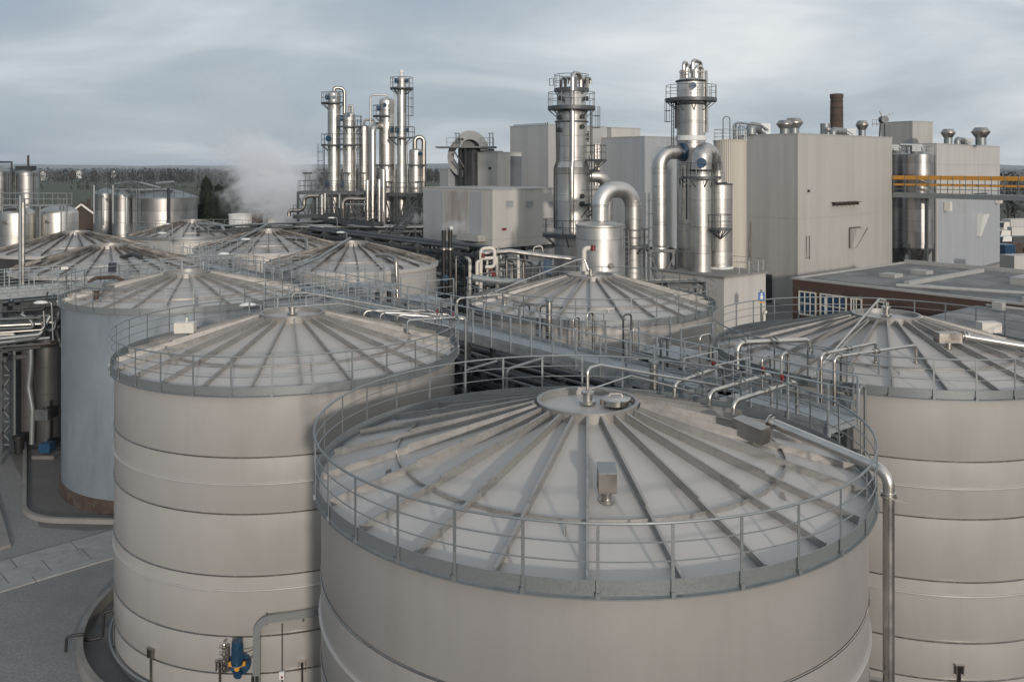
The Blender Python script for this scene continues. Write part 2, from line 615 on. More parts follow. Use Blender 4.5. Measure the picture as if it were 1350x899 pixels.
# brightness: noise + slow brightening to the right and towards the hidden sun
xr = N.new('ShaderNodeMapRange')
xr.inputs['From Min'].default_value = -0.6
xr.inputs['From Max'].default_value = 0.6
xr.inputs['To Min'].default_value = -0.12
xr.inputs['To Max'].default_value = 0.22
L.new(sp.outputs['X'], xr.inputs['Value'])
ys = N.new('ShaderNodeMapRange')
ys.inputs['From Min'].default_value = 0.2
ys.inputs['From Max'].default_value = -1.0
ys.inputs['To Min'].default_value = 0.0
ys.inputs['To Max'].default_value = 0.25
L.new(sp.outputs['Y'], ys.inputs['Value'])
a1 = N.new('ShaderNodeMath')
L.new(nz.outputs['Fac'], a1.inputs[0])
L.new(xr.outputs['Result'], a1.inputs[1])
a2 = N.new('ShaderNodeMath')
L.new(a1.outputs[0], a2.inputs[0])
L.new(ys.outputs['Result'], a2.inputs[1])
rp = N.new('ShaderNodeValToRGB')
e = rp.color_ramp.elements
e[0].position = 0.30
e[0].color = (0.29, 0.365, 0.455, 1)
e[1].position = 0.80
e[1].color = (0.95, 0.955, 0.95, 1)
k = e.new(0.5)
k.color = (0.435, 0.498, 0.563, 1)
k = e.new(0.63)
k.color = (0.62, 0.67, 0.715, 1)
L.new(a2.outputs[0], rp.inputs['Fac'])
sc = N.new('ShaderNodeMixRGB')
sc.blend_type = 'MULTIPLY'
sc.inputs['Fac'].default_value = 1
sc.inputs['Color2'].default_value = (10.2, 10.2, 10.2, 1)
L.new(rp.outputs['Color'], sc.inputs['Color1'])
mx = N.new('ShaderNodeMixRGB')
mx.inputs['Fac'].default_value = 0.92
L.new(sky.outputs['Color'], mx.inputs['Color1'])
L.new(sc.outputs['Color'], mx.inputs['Color2'])
L.new(mx.outputs['Color'], bg.inputs['Color'])

scene.render.engine = 'CYCLES'
scene.view_settings.view_transform = 'Standard'
scene.view_settings.look = 'None'
scene.view_settings.exposure = 0.0
scene.view_settings.gamma = 1.0
scene.view_settings.use_curve_mapping = False
scene.cycles.use_denoising = True
scene.cycles.max_bounces = 6
scene.cycles.volume_bounces = 4
scene.cycles.volume_step_rate = 2.0
# ------------------------------------------------------------------ setting: ground, yard, far land
VV = Vector((-0.632, 0.775, 0))      # direction of the tank rows
UU = Vector((0.775, 0.632, 0))
G = MB()
rings = [0, 60, 150, 300, 600, 1200, 2500, 5000, 9000, 14000]
G.lathe((0, 0, 0), [(r, 0 if r < 600 else 0) for r in rings], 96)
G.f = [tuple(reversed(f)) for f in G.f]
tag(G.build('ground', M['earth'], origin=(0, 0, 0), smooth=False), kind='structure')
yd = MB().sheet([(-75, -25), (95, -25), (190, 190), (60, 260), (-45, 160), (-75, 100)], 0.004)
tag(yd.build('yard', M['concrete_d']), kind='structure')
# gravel asphalt in the lower left
gr = MB().sheet([(-45, 5), (-2, 5), (-6, 30), (-14.2, 37.6), (-16.8, 36.7), (-22.3, 32.0), (-45, 24)], 0.010)
tag(gr.build('gravel_road', M['asphalt']), kind='structure')
gr = MB().sheet([(-36, 52), (-29.0, 49.5), (-25.6, 45.0), (-22.2, 40.3), (-21.0, 38.4), (-18.6, 38.0), (-15.0, 39.0), (-14.2, 38.3), (-17.5, 37.4), (-23.4, 32.6), (-40, 32)], 0.008)
tag(gr.build('gravel_verge', M['asphalt']), kind='structure')
pad = MB().prism([(-40, 52), (-30.2, 49.2), (-21.1, 36.4), (-22.6, 34.6), (-40, 30)], 0.0, 0.13)
tag(pad.build('concrete_pad', M['concrete']), kind='structure')
# paved drain strip: two rows of slabs with joints
g0 = Vector((-19.2, 32.5, 0))
dd = Vector((0.72, 0.694, 0)).normalized()
nn = Vector((-dd.y, dd.x, 0))
rnd = random.Random(4)
sb = MB()
for row, (o0, wd, ln) in enumerate([(0.0, 0.5, 3.4), (0.53, 1.22, 1.5), (1.80, 1.0, 2.3)]):
    t = -9.0 + row * .4
    while t < 6.0:
        l = ln * (1 if row != 2 else rnd.choice([0.5, 1, 1]))
        sb.obox(g0 + dd * t + nn * o0, dd * (l - 0.035), nn * wd, Vector((0, 0, 0.06 + 0.008 * rnd.random())))
        t += l
tag(sb.build('drain_paving', M['slab'], smooth=False), kind='structure')
# green field and hills
fd = MB().sheet([(-420, 330), (-40, 330), (40, 620), (-20, 800), (-520, 800)], 0.25)
tag(fd.build('field', M['grass']), kind='structure')
hl = MB()
rnd = random.Random(11)
n = 120
prev = None
for j in range(3):
    yy = 7600 + j * 700
    hh = [0, 1.0, 0.7][j]
    for i in range(n + 1):
        x = -8000 + 16000 * i / n
        h = 48 + 34 * mnoise.noise(Vector((x * 0.0006, j * 0.4, 3.3))) + 10 * mnoise.noise(Vector((x * 0.003, j, 7.7)))
        hl.v.append(Vector((x, yy, max(0, h) * hh)))
for j in range(2):
    for i in range(n):
        a = j * (n + 1) + i
        hl.f.append((a, a + 1, a + n + 2, a + n + 1))
tag(hl.build('hills', M['hill'], smooth=True), kind='structure')
# ------------------------------------------------------------------ storage tanks
ZE = 9.27            # roof edge
RW, RR = 5.88, 6.03  # wall radius, railing radius
TC = {}              # shared meshes
HOOPS = [(7.42, 0), (6.62, 1), (5.75, 0), (3.92, 0), (3.5, 1), (2.15, 0), (1.05, 0)]


def shared(key, make, name, material, parent, rz=0.0, loc=(0, 0, 0), **kw):
    if key not in TC:
        o = make().build(name, material, parent, local=True, **kw)
        TC[key] = o
        o.rotation_euler = (0, 0, rz)
        o.location = loc
        return o
    return inst(TC[key], name, parent, loc, rz)


def wall_mb(hoops=True):
    m = MB()
    pr = [(RW, 0.0)]
    if hoops:
        for z, k in reversed(HOOPS):
            if k == 0:
                pr += [(RW + 0.012, z - 0.10), (RW + 0.012, z - 0.03), (RW - 0.012, z - 0.012), (RW - 0.012, z + 0.012), (RW, z + 0.03)]
    pr += [(RW, ZE - 0.02), (RW + 0.02, ZE - 0.01)]
    m.lathe((0, 0, 0), pr, 144)
    return m


def torus(m, c, r, z, rr, seg=144, sub=6, a0=0, a1=None):
    if a1 is None:
        m.tube(arc(c, r, z, 0, 2 * PI * (1 - 1 / seg), seg - 1), rr, sub, closed=True)
    else:
        m.tube(arc(c, r, z, a0, a1, seg), rr, sub)
    return m


def roof_mb(rise):
    m = MB()
    n = 24
    rad = [5.93, 5.3, 4.6, 4.3, 3.4, 2.4, 1.1]
    vs = []
    for r in rad:
        for k in range(n * 4):
            a = 2 * PI * k / (n * 4)
            z = ZE + (5.93 - r) / 4.83 * rise
            z += 0.012 * math.cos(4 * PI * k / 8) * (1 if 1.2 < r < 5.8 else 0)   # sheets sag a little between the ribs
            vs.append((math.cos(a) * r, math.sin(a) * r, z))
    fs = []
    q = n * 4
    for i in range(len(rad) - 1):
        for k in range(q):
            fs.append((i * q + k, i * q + (k + 1) % q, (i + 1) * q + (k + 1) % q, (i + 1) * q + k))
    m._add(vs, fs)
    m.lathe((0, 0, 0), [(5.93, ZE - 0.06), (5.93, ZE)], q)
    return m


def rz_at(r, rise):
    return ZE + (5.93 - r) / 4.83 * rise


def rib_mb(rise):
    """inverted channel along +x: deep from crown to mid ring, shallower outside"""
    m = MB()

    def seg(r0, r1, h, w):
        p, q = Vector((r0, 0, rz_at(r0, rise))), Vector((r1, 0, rz_at(r1, rise)))
        up = Vector((rise / 4.83, 0, 1)).normalized()
        m.beam(p + up * h / 2, q + up * h / 2, 0.026, h)                         # web
        m.beam(p + up * (h + .006), q + up * (h + .006), w, 0.012)               # top flange
    seg(1.14, 4.02, 0.19, 0.054)
    seg(4.02, 5.82, 0.15, 0.054)
    return m


def hoopring_mb(rise, r=4.28):
    m = MB()
    n = 96
    z = rz_at(r, rise)
    m.lathe((0, 0, 0), [(r - 0.012, z), (r - 0.012, z + 0.075), (r - 0.012, z + 0.08), (r + 0.012, z + 0.08), (r + 0.012, z - 0.01)], n)
    return m


def crown_mb(rise):
    m = MB()
    z = rz_at(1.12, rise)
    m.lathe((0, 0, 0), [(1.12, z - 0.08), (1.12, z + 0.215), (1.15, z + 0.222), (1.15, z + 0.24), (1.07, z + 0.24), (1.07, z + 0.06)], 64)
    return m


def crownplate_mb(rise):
    m = MB()
    z = rz_at(1.12, rise) + 0.07
    m.lathe((0, 0, 0), [(1.07, z), (0.8, z + 0.02), (0.4, z + 0.04), (0.02, z + 0.05)], 64)
    return m


def rails_mb():
    m = MB()
    torus(m, (0, 0), RR, 10.42, 0.024, 144, 8)
    torus(m, (0, 0), RR, 10.12, 0.013, 144, 6)
    torus(m, (0, 0), RR, 9.82, 0.013, 144, 6)
    m.lathe((0, 0, 0), [(RR - 0.03, ZE + 0.005), (RR - 0.03, ZE + 0.25), (RR - 0.022, ZE + 0.255), (RR - 0.016, ZE + 0.25), (RR - 0.016, ZE + 0.005)], 144)
    m.lathe((0, 0, 0), [(RW - 0.01, ZE - 0.045), (RR + 0.03, ZE - 0.045), (RR + 0.03, ZE - 0.02), (RW - 0.01, ZE - 0.02)], 144)   # edge angle
    return m


def post_mb():
    m = MB()
    m.box((RR + 0.012, 0, (ZE - 0.05 + 10.42) / 2), (0.012, 0.055, 10.42 - ZE + 0.05))
    m.box((RR + 0.03, 0, ZE + 0.03), (0.05, 0.07, 0.10))
    return m


def hoops_one(z, kind):
    m = MB()
    if kind == 0:
        torus(m, (0, 0), RW + 0.010, z, 0.019, 144, 6)
    else:
        pr = [(RW - 0.01, z - 0.04), (RW + 0.05, z - 0.015), (RW + 0.06, z + 0.01), (RW + 0.05, z + 0.03), (RW - 0.01, z + 0.045)]
        m.lathe((0, 0, 0), pr, 144)
    return m


def tank(label, cx, cy, phase=0.0, wall='wall', roofm='roof', hoops=True, railing=True, rise=1.24, nrib=24, postphase=0.0, zr=1.0):
    t = empty('storage_tank', (cx, cy, 0), label, 'tank', 'conical roof storage tanks')
    shared(('wall', wall, hoops), lambda: wall_mb(hoops), 'wall', M[wall], t)
    shared(('roof', rise, roofm), lambda: roof_mb(rise), 'roof', M[roofm], t, rz=phase)
    shared(('crown', rise), lambda: crown_mb(rise), 'crown_ring', M['rib'], t)
    shared(('plate', rise), lambda: crownplate_mb(rise), 'crown_plate', M['roof'], t)
    shared(('hring', rise), lambda: hoopring_mb(rise), 'roof_hoop', M['rib'], t)
    for k in range(nrib):
        shared(('rib', rise, roofm), lambda: rib_mb(rise), 'rib', M['rib_old' if roofm == 'roof_old' else 'rib'], t, rz=phase + 2 * PI * k / nrib)
    if hoops:
        for z, kd in HOOPS:
            shared(('hoop', z), lambda: hoops_one(z, kd), 'wall_hoop', M['hoop'] if kd == 0 else M['wall'], t)
    if railing:
        r = shared(('rails',), rails_mb, 'guard_rail', M['galv'], t)
        for k in range(32):
            shared(('post',), post_mb, 'rail_post', M['galv'], r, rz=postphase + 2 * PI * k / 32)
    else:
        m = MB()
        shared(('edge',), lambda: MB().lathe((0, 0, 0), [(RW - 0.01, ZE - 0.22), (RR - 0.02, ZE - 0.2), (RR - 0.02, ZE + 0.03), (RR - 0.08, ZE + 0.035)], 96), 'edge_trim', M['roof'], t)
    return t


T1 = (1.71, 19.55)
T2 = (-7.98, 31.40)
T3 = (13.42, 31.02)
T4 = (-17.1, 45.5)
T5 = (3.86, 42.45)
T6 = (-11.2, 60.6)
T7 = (-20.4, 72.5)
T8 = (-31.6, 85.5)
T9 = (-27.3, 58.6)
T10 = (-35.6, 70.5)


def toward(c):
    return math.atan2(-c[1], -c[0])


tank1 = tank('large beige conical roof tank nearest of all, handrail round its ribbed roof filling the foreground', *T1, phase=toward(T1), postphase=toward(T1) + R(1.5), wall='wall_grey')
tank2 = tank('beige hooped tank whose whole height shows, with blue agitator and cable duct on its wall', *T2, phase=toward(T2) + R(3), postphase=R(20))
tank3 = tank('pale beige hooped tank behind the tall steel downpipe, cut by the right edge', *T3, phase=toward(T3) + R(2))
tank4 = tank('blue grey galvanised tank with rusty base behind the hooped tank at left', *T4, phase=toward(T4) + R(5), wall='wall_blue', hoops=False, rise=1.0, postphase=R(12))
tank5 = tank('beige tank with handrail in front of the stainless vessel and its arched duct', *T5, phase=toward(T5), hoops=False)
tank6 = tank('tank without handrail directly below the slender column cluster, pale stained roof edge', *T6, phase=toward(T6) + R(4), hoops=False, railing=False, roofm='roof_old')
tank7 = tank('low tank roof right in front of the steam plume, without handrail', *T7, phase=toward(T7), hoops=False, railing=False, roofm='roof_old')
tank8 = tank('farthest conical tank roof, in front of the dark conifers and grouped round tanks', *T8, phase=toward(T8) + R(6), hoops=False, roofm='roof_old')
tank9 = tank('dark striped tank roof just beyond the blue grey galvanised tank', *T9, phase=toward(T9) + R(2), hoops=False, railing=False, roofm='roof_old', wall='wall_shade')
tank10 = tank('dark striped tank roof at the left photo edge behind two thin vent pipes', *T10, phase=toward(T10) + R(7), hoops=False, railing=False, roofm='roof_old', wall='wall_shade')

# rusty base ring under the galvanised tank
m = MB().lathe((T4[0], T4[1], 0), [(RW + 0.09, 0.0), (RW + 0.09, 0.62), (RW + 0.01, 0.66)], 96)
m.build('base_ring', M['rust'], tank4)


# bund walls
def kerb(pts, w, h, name, label, material=None):
    m = MB()
    pts = [Vector((p[0], p[1], 0)) for p in pts]
    n = len(pts)
    vs, fs = [], []
    for i, p in enumerate(pts):
        t = (pts[min(i + 1, n - 1)] - pts[max(i - 1, 0)]).normalized()
        s = Vector((-t.y, t.x, 0)) * w / 2
        vs += [p - s, p + s, p + s * 0.9 + Vector((0, 0, h)), p - s * 0.9 + Vector((0, 0, h))]
    for i in range(n - 1):
        for k in range(4):
            l = (k + 1) % 4
            fs.append((i * 4 + k, i * 4 + l, (i + 1) * 4 + l, (i + 1) * 4 + k))
    fs += [(0, 1, 2, 3), tuple((n - 1) * 4 + k for k in (3, 2, 1, 0))]
    m._add(vs, [tuple(reversed(f)) for f in fs])
    o = m.build(name, material or M['concrete'], angle=50)
    tag(o, label, 'kerb')
    return o


kerb(arc(T2, 6.9, 0, R(150), R(292), 70), 0.21, 0.42, 'bund_kerb', 'curved concrete bund kerb hugging the foot of the hooped tank at lower left')
kp = fillet([Vector((-31.5, 56.0, 0)), Vector((-26.6, 47.2, 0)), Vector((-22.0, 39.0, 0)), Vector((-14.2, 38.6, 0))], 3.0, 10)
kerb(kp, 0.2, 0.22, 'bund_kerb', 'concrete kerb bending round the foot of the blue grey tank')
fl = MB().prism([(p.x, p.y) for p in kp] + [(-8, 45), (-12, 55), (-24, 62)], 0.0, 0.05)
tag(fl.build('bund_floor', M['concrete_d']), kind='structure')
fl = MB().disc((T2[0], T2[1], 0.014), 6.9, 64)
tag(fl.build('bund_floor', M['concrete_d']), kind='structure')
# ------------------------------------------------------------------ plant helpers
def guard(m, pts, h=1.1, step=1.3, r=0.022, mids=1, pw=0.045, closed=False):
    """guard rail along a polyline: top and knee rails and uprights"""
    pts = [Vector(p) for p in pts]
    for k in range(mids + 1):
        zz = h * (1 - k / (mids + 1))
        m.tube([p + Vector((0, 0, zz)) for p in pts], r if k == 0 else r * 0.75, 6, closed=closed)
    acc = 0.0
    q = pts + ([pts[0]] if closed else [])
    m.box(q[0] + Vector((0, 0, h / 2)), (pw, pw, h))
    for a, b in zip(q[:-1], q[1:]):
        L = (b - a).length
        t = step - acc
        while t < L:
            p = a.lerp(b, t / L)
            m.box(p + Vector((0, 0, h / 2)), (pw, pw, h))
            t += step
        acc = (acc + L) % step
    if not closed:
        m.box(q[-1] + Vector((0, 0, h / 2)), (pw, pw, h))
    return m


def ladder_mb(x, y, z0, z1, az, cage=True):
    m = MB()
    d = Vector((math.cos(az), math.sin(az), 0))
    s = Vector((-d.y, d.x, 0)) * 0.24
    p = Vector((x, y, 0))
    for k in (-1, 1):
        m.beam(p + s * k + Vector((0, 0, z0)), p + s * k + Vector((0, 0, z1)), 0.06)
    z = z0 + 0.3
    while z < z1:
        m.beam(p - s + Vector((0, 0, z)), p + s + Vector((0, 0, z)), 0.035)
        z += 0.33
    if cage:
        z = z0 + 2.2
        while z < z1:
            c = p + d * 0.36
            m.tube(arc((c.x, c.y), 0.36, z, az - 2.2, az + 2.2, 10), 0.022, 4)
            z += 0.95
        for a in (-1.4, -0.5, 0.5, 1.4):
            c = p + d * 0.36 + Vector((math.cos(az + a), math.sin(az + a), 0)) * 0.36
            m.beam(c + Vector((0, 0, z0 + 2.2)), c + Vector((0, 0, z1)), 0.025)
    return m


def platform(t, c, ri, ro, z, a0, a1, rail=True, depth=0.16):
    """bracketed ring platform round a column, with its guard rail as a sub-part"""
    m = MB()
    n = max(10, int(36 * (a1 - a0) / (2 * PI)))
    vs = []
    m.lathe((c[0], c[1], 0), [(ri, z - depth), (ro, z - depth), (ro, z), (ri, z)], n, a0, a1)
    for a in (a0, a1):
        d = Vector((math.cos(a), math.sin(a), 0))
        m.beam(Vector((c[0], c[1], z - depth / 2)) + d * ri, Vector((c[0], c[1], z - depth / 2)) + d * ro, 0.05, depth)
    k = max(3, int((a1 - a0) / 0.75))
    for i in range(k + 1):
        a = a0 + (a1 - a0) * (i + 0.02) / (k + 0.04)
        d = Vector((math.cos(a), math.sin(a), 0))
        o = Vector((c[0], c[1], 0))
        m.beam(o + d * ro * 0.97 + Vector((0, 0, z - depth)), o + d * ri + Vector((0, 0, z - depth - (ro - ri) * 0.8)), 0.07)
    p = m.build('platform', M['galv_d'], t)
    if rail:
        g = MB()
        pts = arc(c, ro - 0.04, z, a0, a1, n)
        full = a1 - a0 > 6.2
        if full:
            pts = pts[:-1]
        guard(g, pts, 1.1, 1.0, 0.026, 1, 0.05, closed=full)
        if not full:
            for a in (a0, a1):
                guard(g, [Vector((c[0] + math.cos(a) * ri, c[1] + math.sin(a) * ri, z)), Vector((c[0] + math.cos(a) * ro, c[1] + math.sin(a) * ro, z))], 1.1, 2, 0.026, 1)
        g.build('guard_rail', M['galv_d'], p)
    return p


def manway(t, c, r, z, az, rad=0.33, material='blue'):
    d = Vector((math.cos(az), math.sin(az), 0))
    o = Vector((c[0], c[1], z))
    m = MB()
    m.tube([o + d * (r - 0.1), o + d * (r + 0.22)], rad * 0.8, 14)
    m.tube([o + d * (r + 0.16), o + d * (r + 0.24)], rad, 14)
    return m.build('manway', M[material], t)


def shell_profile(r, z0, z1, dome=0.5, seams=1.15):
    pr = [(r, z0)]
    z = z0 + seams
    while z < z1 - 0.3:
        pr += [(r, z - 0.03), (r + 0.012, z - 0.02), (r + 0.012, z + 0.02), (r, z + 0.03)]
        z += seams
    pr.append((r, z1))
    for k in range(1, 9):
        a = PI / 2 * k / 8
        pr.append((max(0.01, r * math.cos(a)), z1 + dome * r * math.sin(a)))
    return pr


def column(name, label, c, r, z0, z1, dome=0.5, cat='column', group=None, material='shell', seg=40, seams=1.15, base=True):
    t = empty(name, (c[0], c[1], 0), label, cat, group)
    m = MB().lathe((c[0], c[1], 0), shell_profile(r, z0, z1, dome, seams), seg)
    m.build('shell', M[material], t)
    if base:
        b = MB().lathe((c[0], c[1], 0), [(r + 0.12, 0), (r + 0.12, 0.15), (r - 0.03, 0.2), (r - 0.03, max(z0 + 0.05, 0.3))], seg)
        b.build('skirt', M['steel_d'], t)
    return t


def pipe(name, label, pts, r, material='steel', cat='pipe', rad=None, group=None, flanges=(), seg=12, parent=None, n=6):
    p = fillet(pts, rad if rad is not None else r * 3, n)
    if parent is None and flanges:
        t = empty(name, p[0], label, cat, group)
        MB().tube(p, r, seg).build('tube', M[material], t)
        f = MB()
        for (q, d) in flanges:
            q, d = Vector(q), Vector(d).normalized()
            f.tube([q - d * 0.05, q + d * 0.05], r * 1.5, 14)
        f.build('flange', M[material], t)
        return t
    o = MB().tube(p, r, seg).build(name, M[material], parent)
    if parent is None:
        tag(o, label, cat, group)
    return o


AX = R(-39)     # building axes are turned from the picture plane


# ------------------------------------------------------------------ slender column cluster behind the tanks
YC = 95.0
CG = 'stainless distillation columns of the slender cluster'


def cx(px, Y=YC):
    return (WX(px, Y), Y)


S = YC / F
TOCAM = R(-80)
c1 = cx(440.5)
r = 8.4 * S
z1 = WZ(124, YC)
t = column('distillation_column', 'leftmost slender stainless column of the cluster, gooseneck pipe over its domed top', c1, r, 1.5, z1, 0.45, group=CG)
platform(t, c1, r, 17 * S, WZ(135.5, YC), R(120), R(330))
platform(t, c1, r, 17.0 * S, WZ(190.5, YC), R(110), R(345))
manway(t, c1, r, WZ(129, YC), R(-150)), manway(t, c1, r, WZ(129, YC), R(-80), 0.2), manway(t, c1, r, WZ(183, YC), R(-125)), manway(t, c1, r, WZ(243, YC), R(-150))
ladder_mb(c1[0] - r - 0.35, c1[1] - 0.4, WZ(250, YC), WZ(190, YC), R(-150), True).build('ladder', M['galv_d'], t)
pts = fillet([Vector((c1[0], YC, z1 + 0.2)), Vector((c1[0], YC, WZ(116, YC))), Vector((WX(453.5, YC), YC + .3, WZ(116, YC))), Vector((WX(453.5, YC), YC + .3, WZ(170, YC)))], 0.8, 8)
MB().tube(pts, 2.4 * S, 12).build('overhead_pipe', M['steel_d'], t)

c2 = cx(460.5, 94.4)
r = 8.2 * S
z1 = WZ(152, YC)
t = column('distillation_column', 'slender stainless column second from left in the cluster, stub vent on its top', c2, r, 1.5, z1, 0.4, group=CG)
platform(t, c2, r, 17 * S, WZ(167, YC), R(215), R(400))
platform(t, c2, r, 17 * S, WZ(190.5, YC), R(215), R(395))
manway(t, c2, r, WZ(153, YC), R(-85), 0.2), manway(t, c2, r, WZ(157, YC), R(-165)), manway(t, c2, r, WZ(243, YC), R(-160))
ladder_mb(c2[0] + 1.15, c2[1] - 0.5, WZ(250, YC), WZ(158, YC), R(-40), False).build('ladder', M['galv_d'], t)
for dx_, zt in ((5.5, 160), (9.3, 166)):
    MB().tube([Vector((c2[0] + dx_ * S, c2[1] - r * 0.9, WZ(262, YC))), Vector((c2[0] + dx_ * S, c2[1] - r * 0.9, WZ(zt, YC)))], 1.0 * S, 8).build('riser_pipe', M['steel_d'], t)
MB().tube(fillet([Vector((c2[0], c2[1], z1)), Vector((c2[0], c2[1], WZ(140, YC))), Vector((c2[0] + 0.35, c2[1], WZ(140, YC))), Vector((c2[0] + 0.35, c2[1], z1))], 0.2, 6), 1.9 * S, 10).build('overhead_pipe', M['steel'], t)

c3 = cx(480, 96.5)
r = 7.5 * S
t = column('condenser_vessel', 'shorter stainless vessel between the second and the thick middle column of the cluster', c3, r, 1.5, WZ(168, 96.5), 0.45, group=CG)
MB().tube(fillet([Vector((c3[0], c3[1], WZ(164, YC))), Vector((c3[0], c3[1], WZ(157.5, YC))), Vector((c3[0] + 1.1, c3[1], WZ(157.5, YC))), Vector((c3[0] + 1.1, c3[1], WZ(164, YC)))], 0.5, 6), 1.6 * S, 10).build('overhead_pipe', M['steel_d'], t)

c4 = cx(510, 96.0)
r = 10.2 * S
z1 = WZ(134, 96)
t = column('distillation_column', 'thick domed middle column of the cluster under a square pipe loop', c4, r, 1.5, z1, 0.5, group=CG)
platform(t, c4, r, 18.5 * S, WZ(152.5, 96), R(150), R(290))
platform(t, c4, r, 15 * S, WZ(217, 96), R(200), R(330), rail=False)
manway(t, c4, r, WZ(139.5, 96), R(-95), 0.22), manway(t, c4, r, WZ(143, 96), R(-160)), manway(t, c4, r, WZ(172, 96), R(-40))
MB().tube(fillet([Vector((c4[0] + .1, 96, z1 + 0.5)), Vector((c4[0] - 0.1, 96, WZ(125.5, 96))), Vector((WX(489, 96), 95.6, WZ(125.5, 96))), Vector((WX(489, 96), 95.4, WZ(250, 96)))], 0.45, 8), 1.3 * S, 10).build('overhead_pipe', M['steel'], t)

pipe('vapour_duct', 'bent stainless vapour duct dropping in front of the middle of the column cluster', [Vector((WX(503, 95), 95.8, WZ(166, 95))), Vector((WX(491, 94), 94.2, WZ(166, 95))), Vector((WX(491, 94), 94.2, WZ(300, 95)))], 4.4 * S, 'steel', 'duct', 0.75, seg=18)

c5 = cx(529.5, 94.0)
r = 6.1 * S
z1 = WZ(104, 94)
t = column('distillation_column', 'tallest thinnest stainless column of the cluster, caged ladder on its right side', c5, r, 1.5, z1, 0.6, group=CG)
platform(t, c5, r, 15 * S, WZ(116, 94), R(-180), R(180))
platform(t, c5, r, 17 * S, WZ(181, 94), R(170), R(372))
manway(t, c5, r, WZ(107, 94), R(-150), .28), manway(t, c5, r, WZ(107, 94), R(-20), .25), manway(t, c5, r, WZ(172, 94), R(-140)), manway(t, c5, r, WZ(172, 94), R(-20), .25)
ladder_mb(c5[0] + r + 0.15, c5[1] - 0.3, WZ(180, 94), WZ(116, 94), R(-30), True).build('ladder', M['galv_d'], t)
MB().lathe((c5[0], c5[1], 0), [(0.17, z1 + 0.2), (0.17, z1 + 0.55), (0.24, z1 + 0.6), (0.26, z1 + 0.8), (0.16, z1 + 0.98), (0.01, z1 + 1.02)], 16).build('top_vent', M['white'], t)
for dx_, rr_, zt in ((-8.6, 0.9, 120), (8.0, 0.8, 185)):
    MB().tube([Vector((c5[0] + dx_ * S, c5[1] - 0.3, WZ(300, 94))), Vector((c5[0] + dx_ * S, c5[1] - 0.3, WZ(zt, 94)))], rr_ * S, 8).build('riser_pipe', M['steel'], t)

c6 = cx(548.0, 97.0)
r = 8.9 * S
z1 = WZ(199, 97)
t = column('rectifier_vessel', 'short stainless vessel at the right end of the cluster with a swan neck duct', c6, r, 1.5, z1, 0.35, group=CG)
platform(t, c6, r, 12.5 * S, WZ(217, 97), R(190), R(350), rail=False)
manway(t, c6, r, WZ(203, 97), R(-50), .25)
MB().tube(fillet([Vector((c6[0] - .1, 97, z1)), Vector((c6[0] - .1, 97, WZ(181, 97))), Vector((WX(558.5, 97), 97.2, WZ(181, 97))), Vector((WX(558.5, 97), 97.2, WZ(256, 97)))], 0.75, 10), 3.1 * S, 14).build('swan_neck', M['steel_d'], t)

# platform structure carrying the cluster
def steel_floor(label, p0, du, dv, nu, nv, z, rails=True, colz=0.0, braces=True, name='steel_platform', h=0.3, gr=True):
    """p0 corner, du/dv edge vectors; columns, beams, deck and rail"""
    p0, du, dv = Vector(p0), Vector(du), Vector(dv)
    t = empty(name, (p0.x, p0.y, 0), label, 'platform')
    up = Vector((0, 0, 1))
    if gr:
        MB().obox(p0 + up * (z - 0.05), du, dv, up * 0.05).build('deck', M['galv_d'], t)
    b = MB()
    for i in range(nu + 1):
        b.beam(p0 + du * i / nu + up * (z - 0.06 - h / 2), p0 + du * i / nu + dv + up * (z - 0.06 - h / 2), 0.14, h)
    for j in (0, nv):
        b.beam(p0 + dv * j / nv + up * (z - 0.065 - h / 2), p0 + du + dv * j / nv + up * (z - 0.065 - h / 2), 0.15, h)
    b.build('floor_beams', M['galv_d'], t)
    for i in range(nu + 1):
        for j in range(nv + 1):
            q = p0 + du * i / nu + dv * j / nv
            MB().beam(q + up * colz, q + up * (z - 0.06), 0.2, 0.2).build('column', M['galv_d'], t)
    if braces:
        b = MB()
        for i in range(nu):
            q, w = p0 + du * i / nu, p0 + du * (i + 1) / nu
            b.beam(q + up * (z - 0.4), (q + w) / 2 + up * (z - 2.8), 0.1)
            b.beam(w + up * (z - 0.4), (q + w) / 2 + up * (z - 2.8), 0.1)
            b.beam(q + up * (z - 2.8), w + up * (z - 2.8), 0.12)
        b.build('brace', M['galv_d'], t)
    if rails:
        g = MB()
        guard(g, [p0 + up * z, p0 + du + up * z, p0 + du + dv + up * z, p0 + dv + up * z], 1.1, 1.4, 0.025, 1, 0.05, closed=True)
        g.build('guard_rail', M['galv_d'], t)
    return t


zp = WZ(252, 93)
steel_floor('steel platform on posts round the two left columns of the cluster', (WX(393, 92.5), 92.5, 0), (WX(483, 92.5) - WX(393, 92.5), -0.3, 0), (0.5, 7.0, 0), 4, 1, zp)
steel_floor('steel platform on posts under the right columns of the cluster', (WX(508, 92), 92.0, 0), (WX(555, 92) - WX(508, 92), -1.6, 0), (0.5, 6.5, 0), 3, 1, WZ(254.5, 92))
# light masts on the platform
for i, px in enumerate((405.5, 429, 456, 476.5, 513, 553)):
    Y = 92.6 if i < 4 else 91.9
    t = empty('flood_light', (WX(px, Y), Y, zp), 'dark bar shaped flood light on two thin posts along the column cluster platforms', 'light', 'flood lights of the column platforms')
    MB().box((WX(px, Y), Y, WZ(228.5 if i < 4 else 240, Y)), (0.95 if i != 4 else .7, 0.28, 0.16)).build('lamp_head', M['dark'], t)
    mm = MB()
    for s_ in (-0.25, 0.25):
        mm.beam((WX(px, Y) + s_, Y, zp), (WX(px, Y) + s_, Y, WZ(228.5 if i < 4 else 240, Y)), 0.05)
    mm.build('post', M['galv_d'], t)
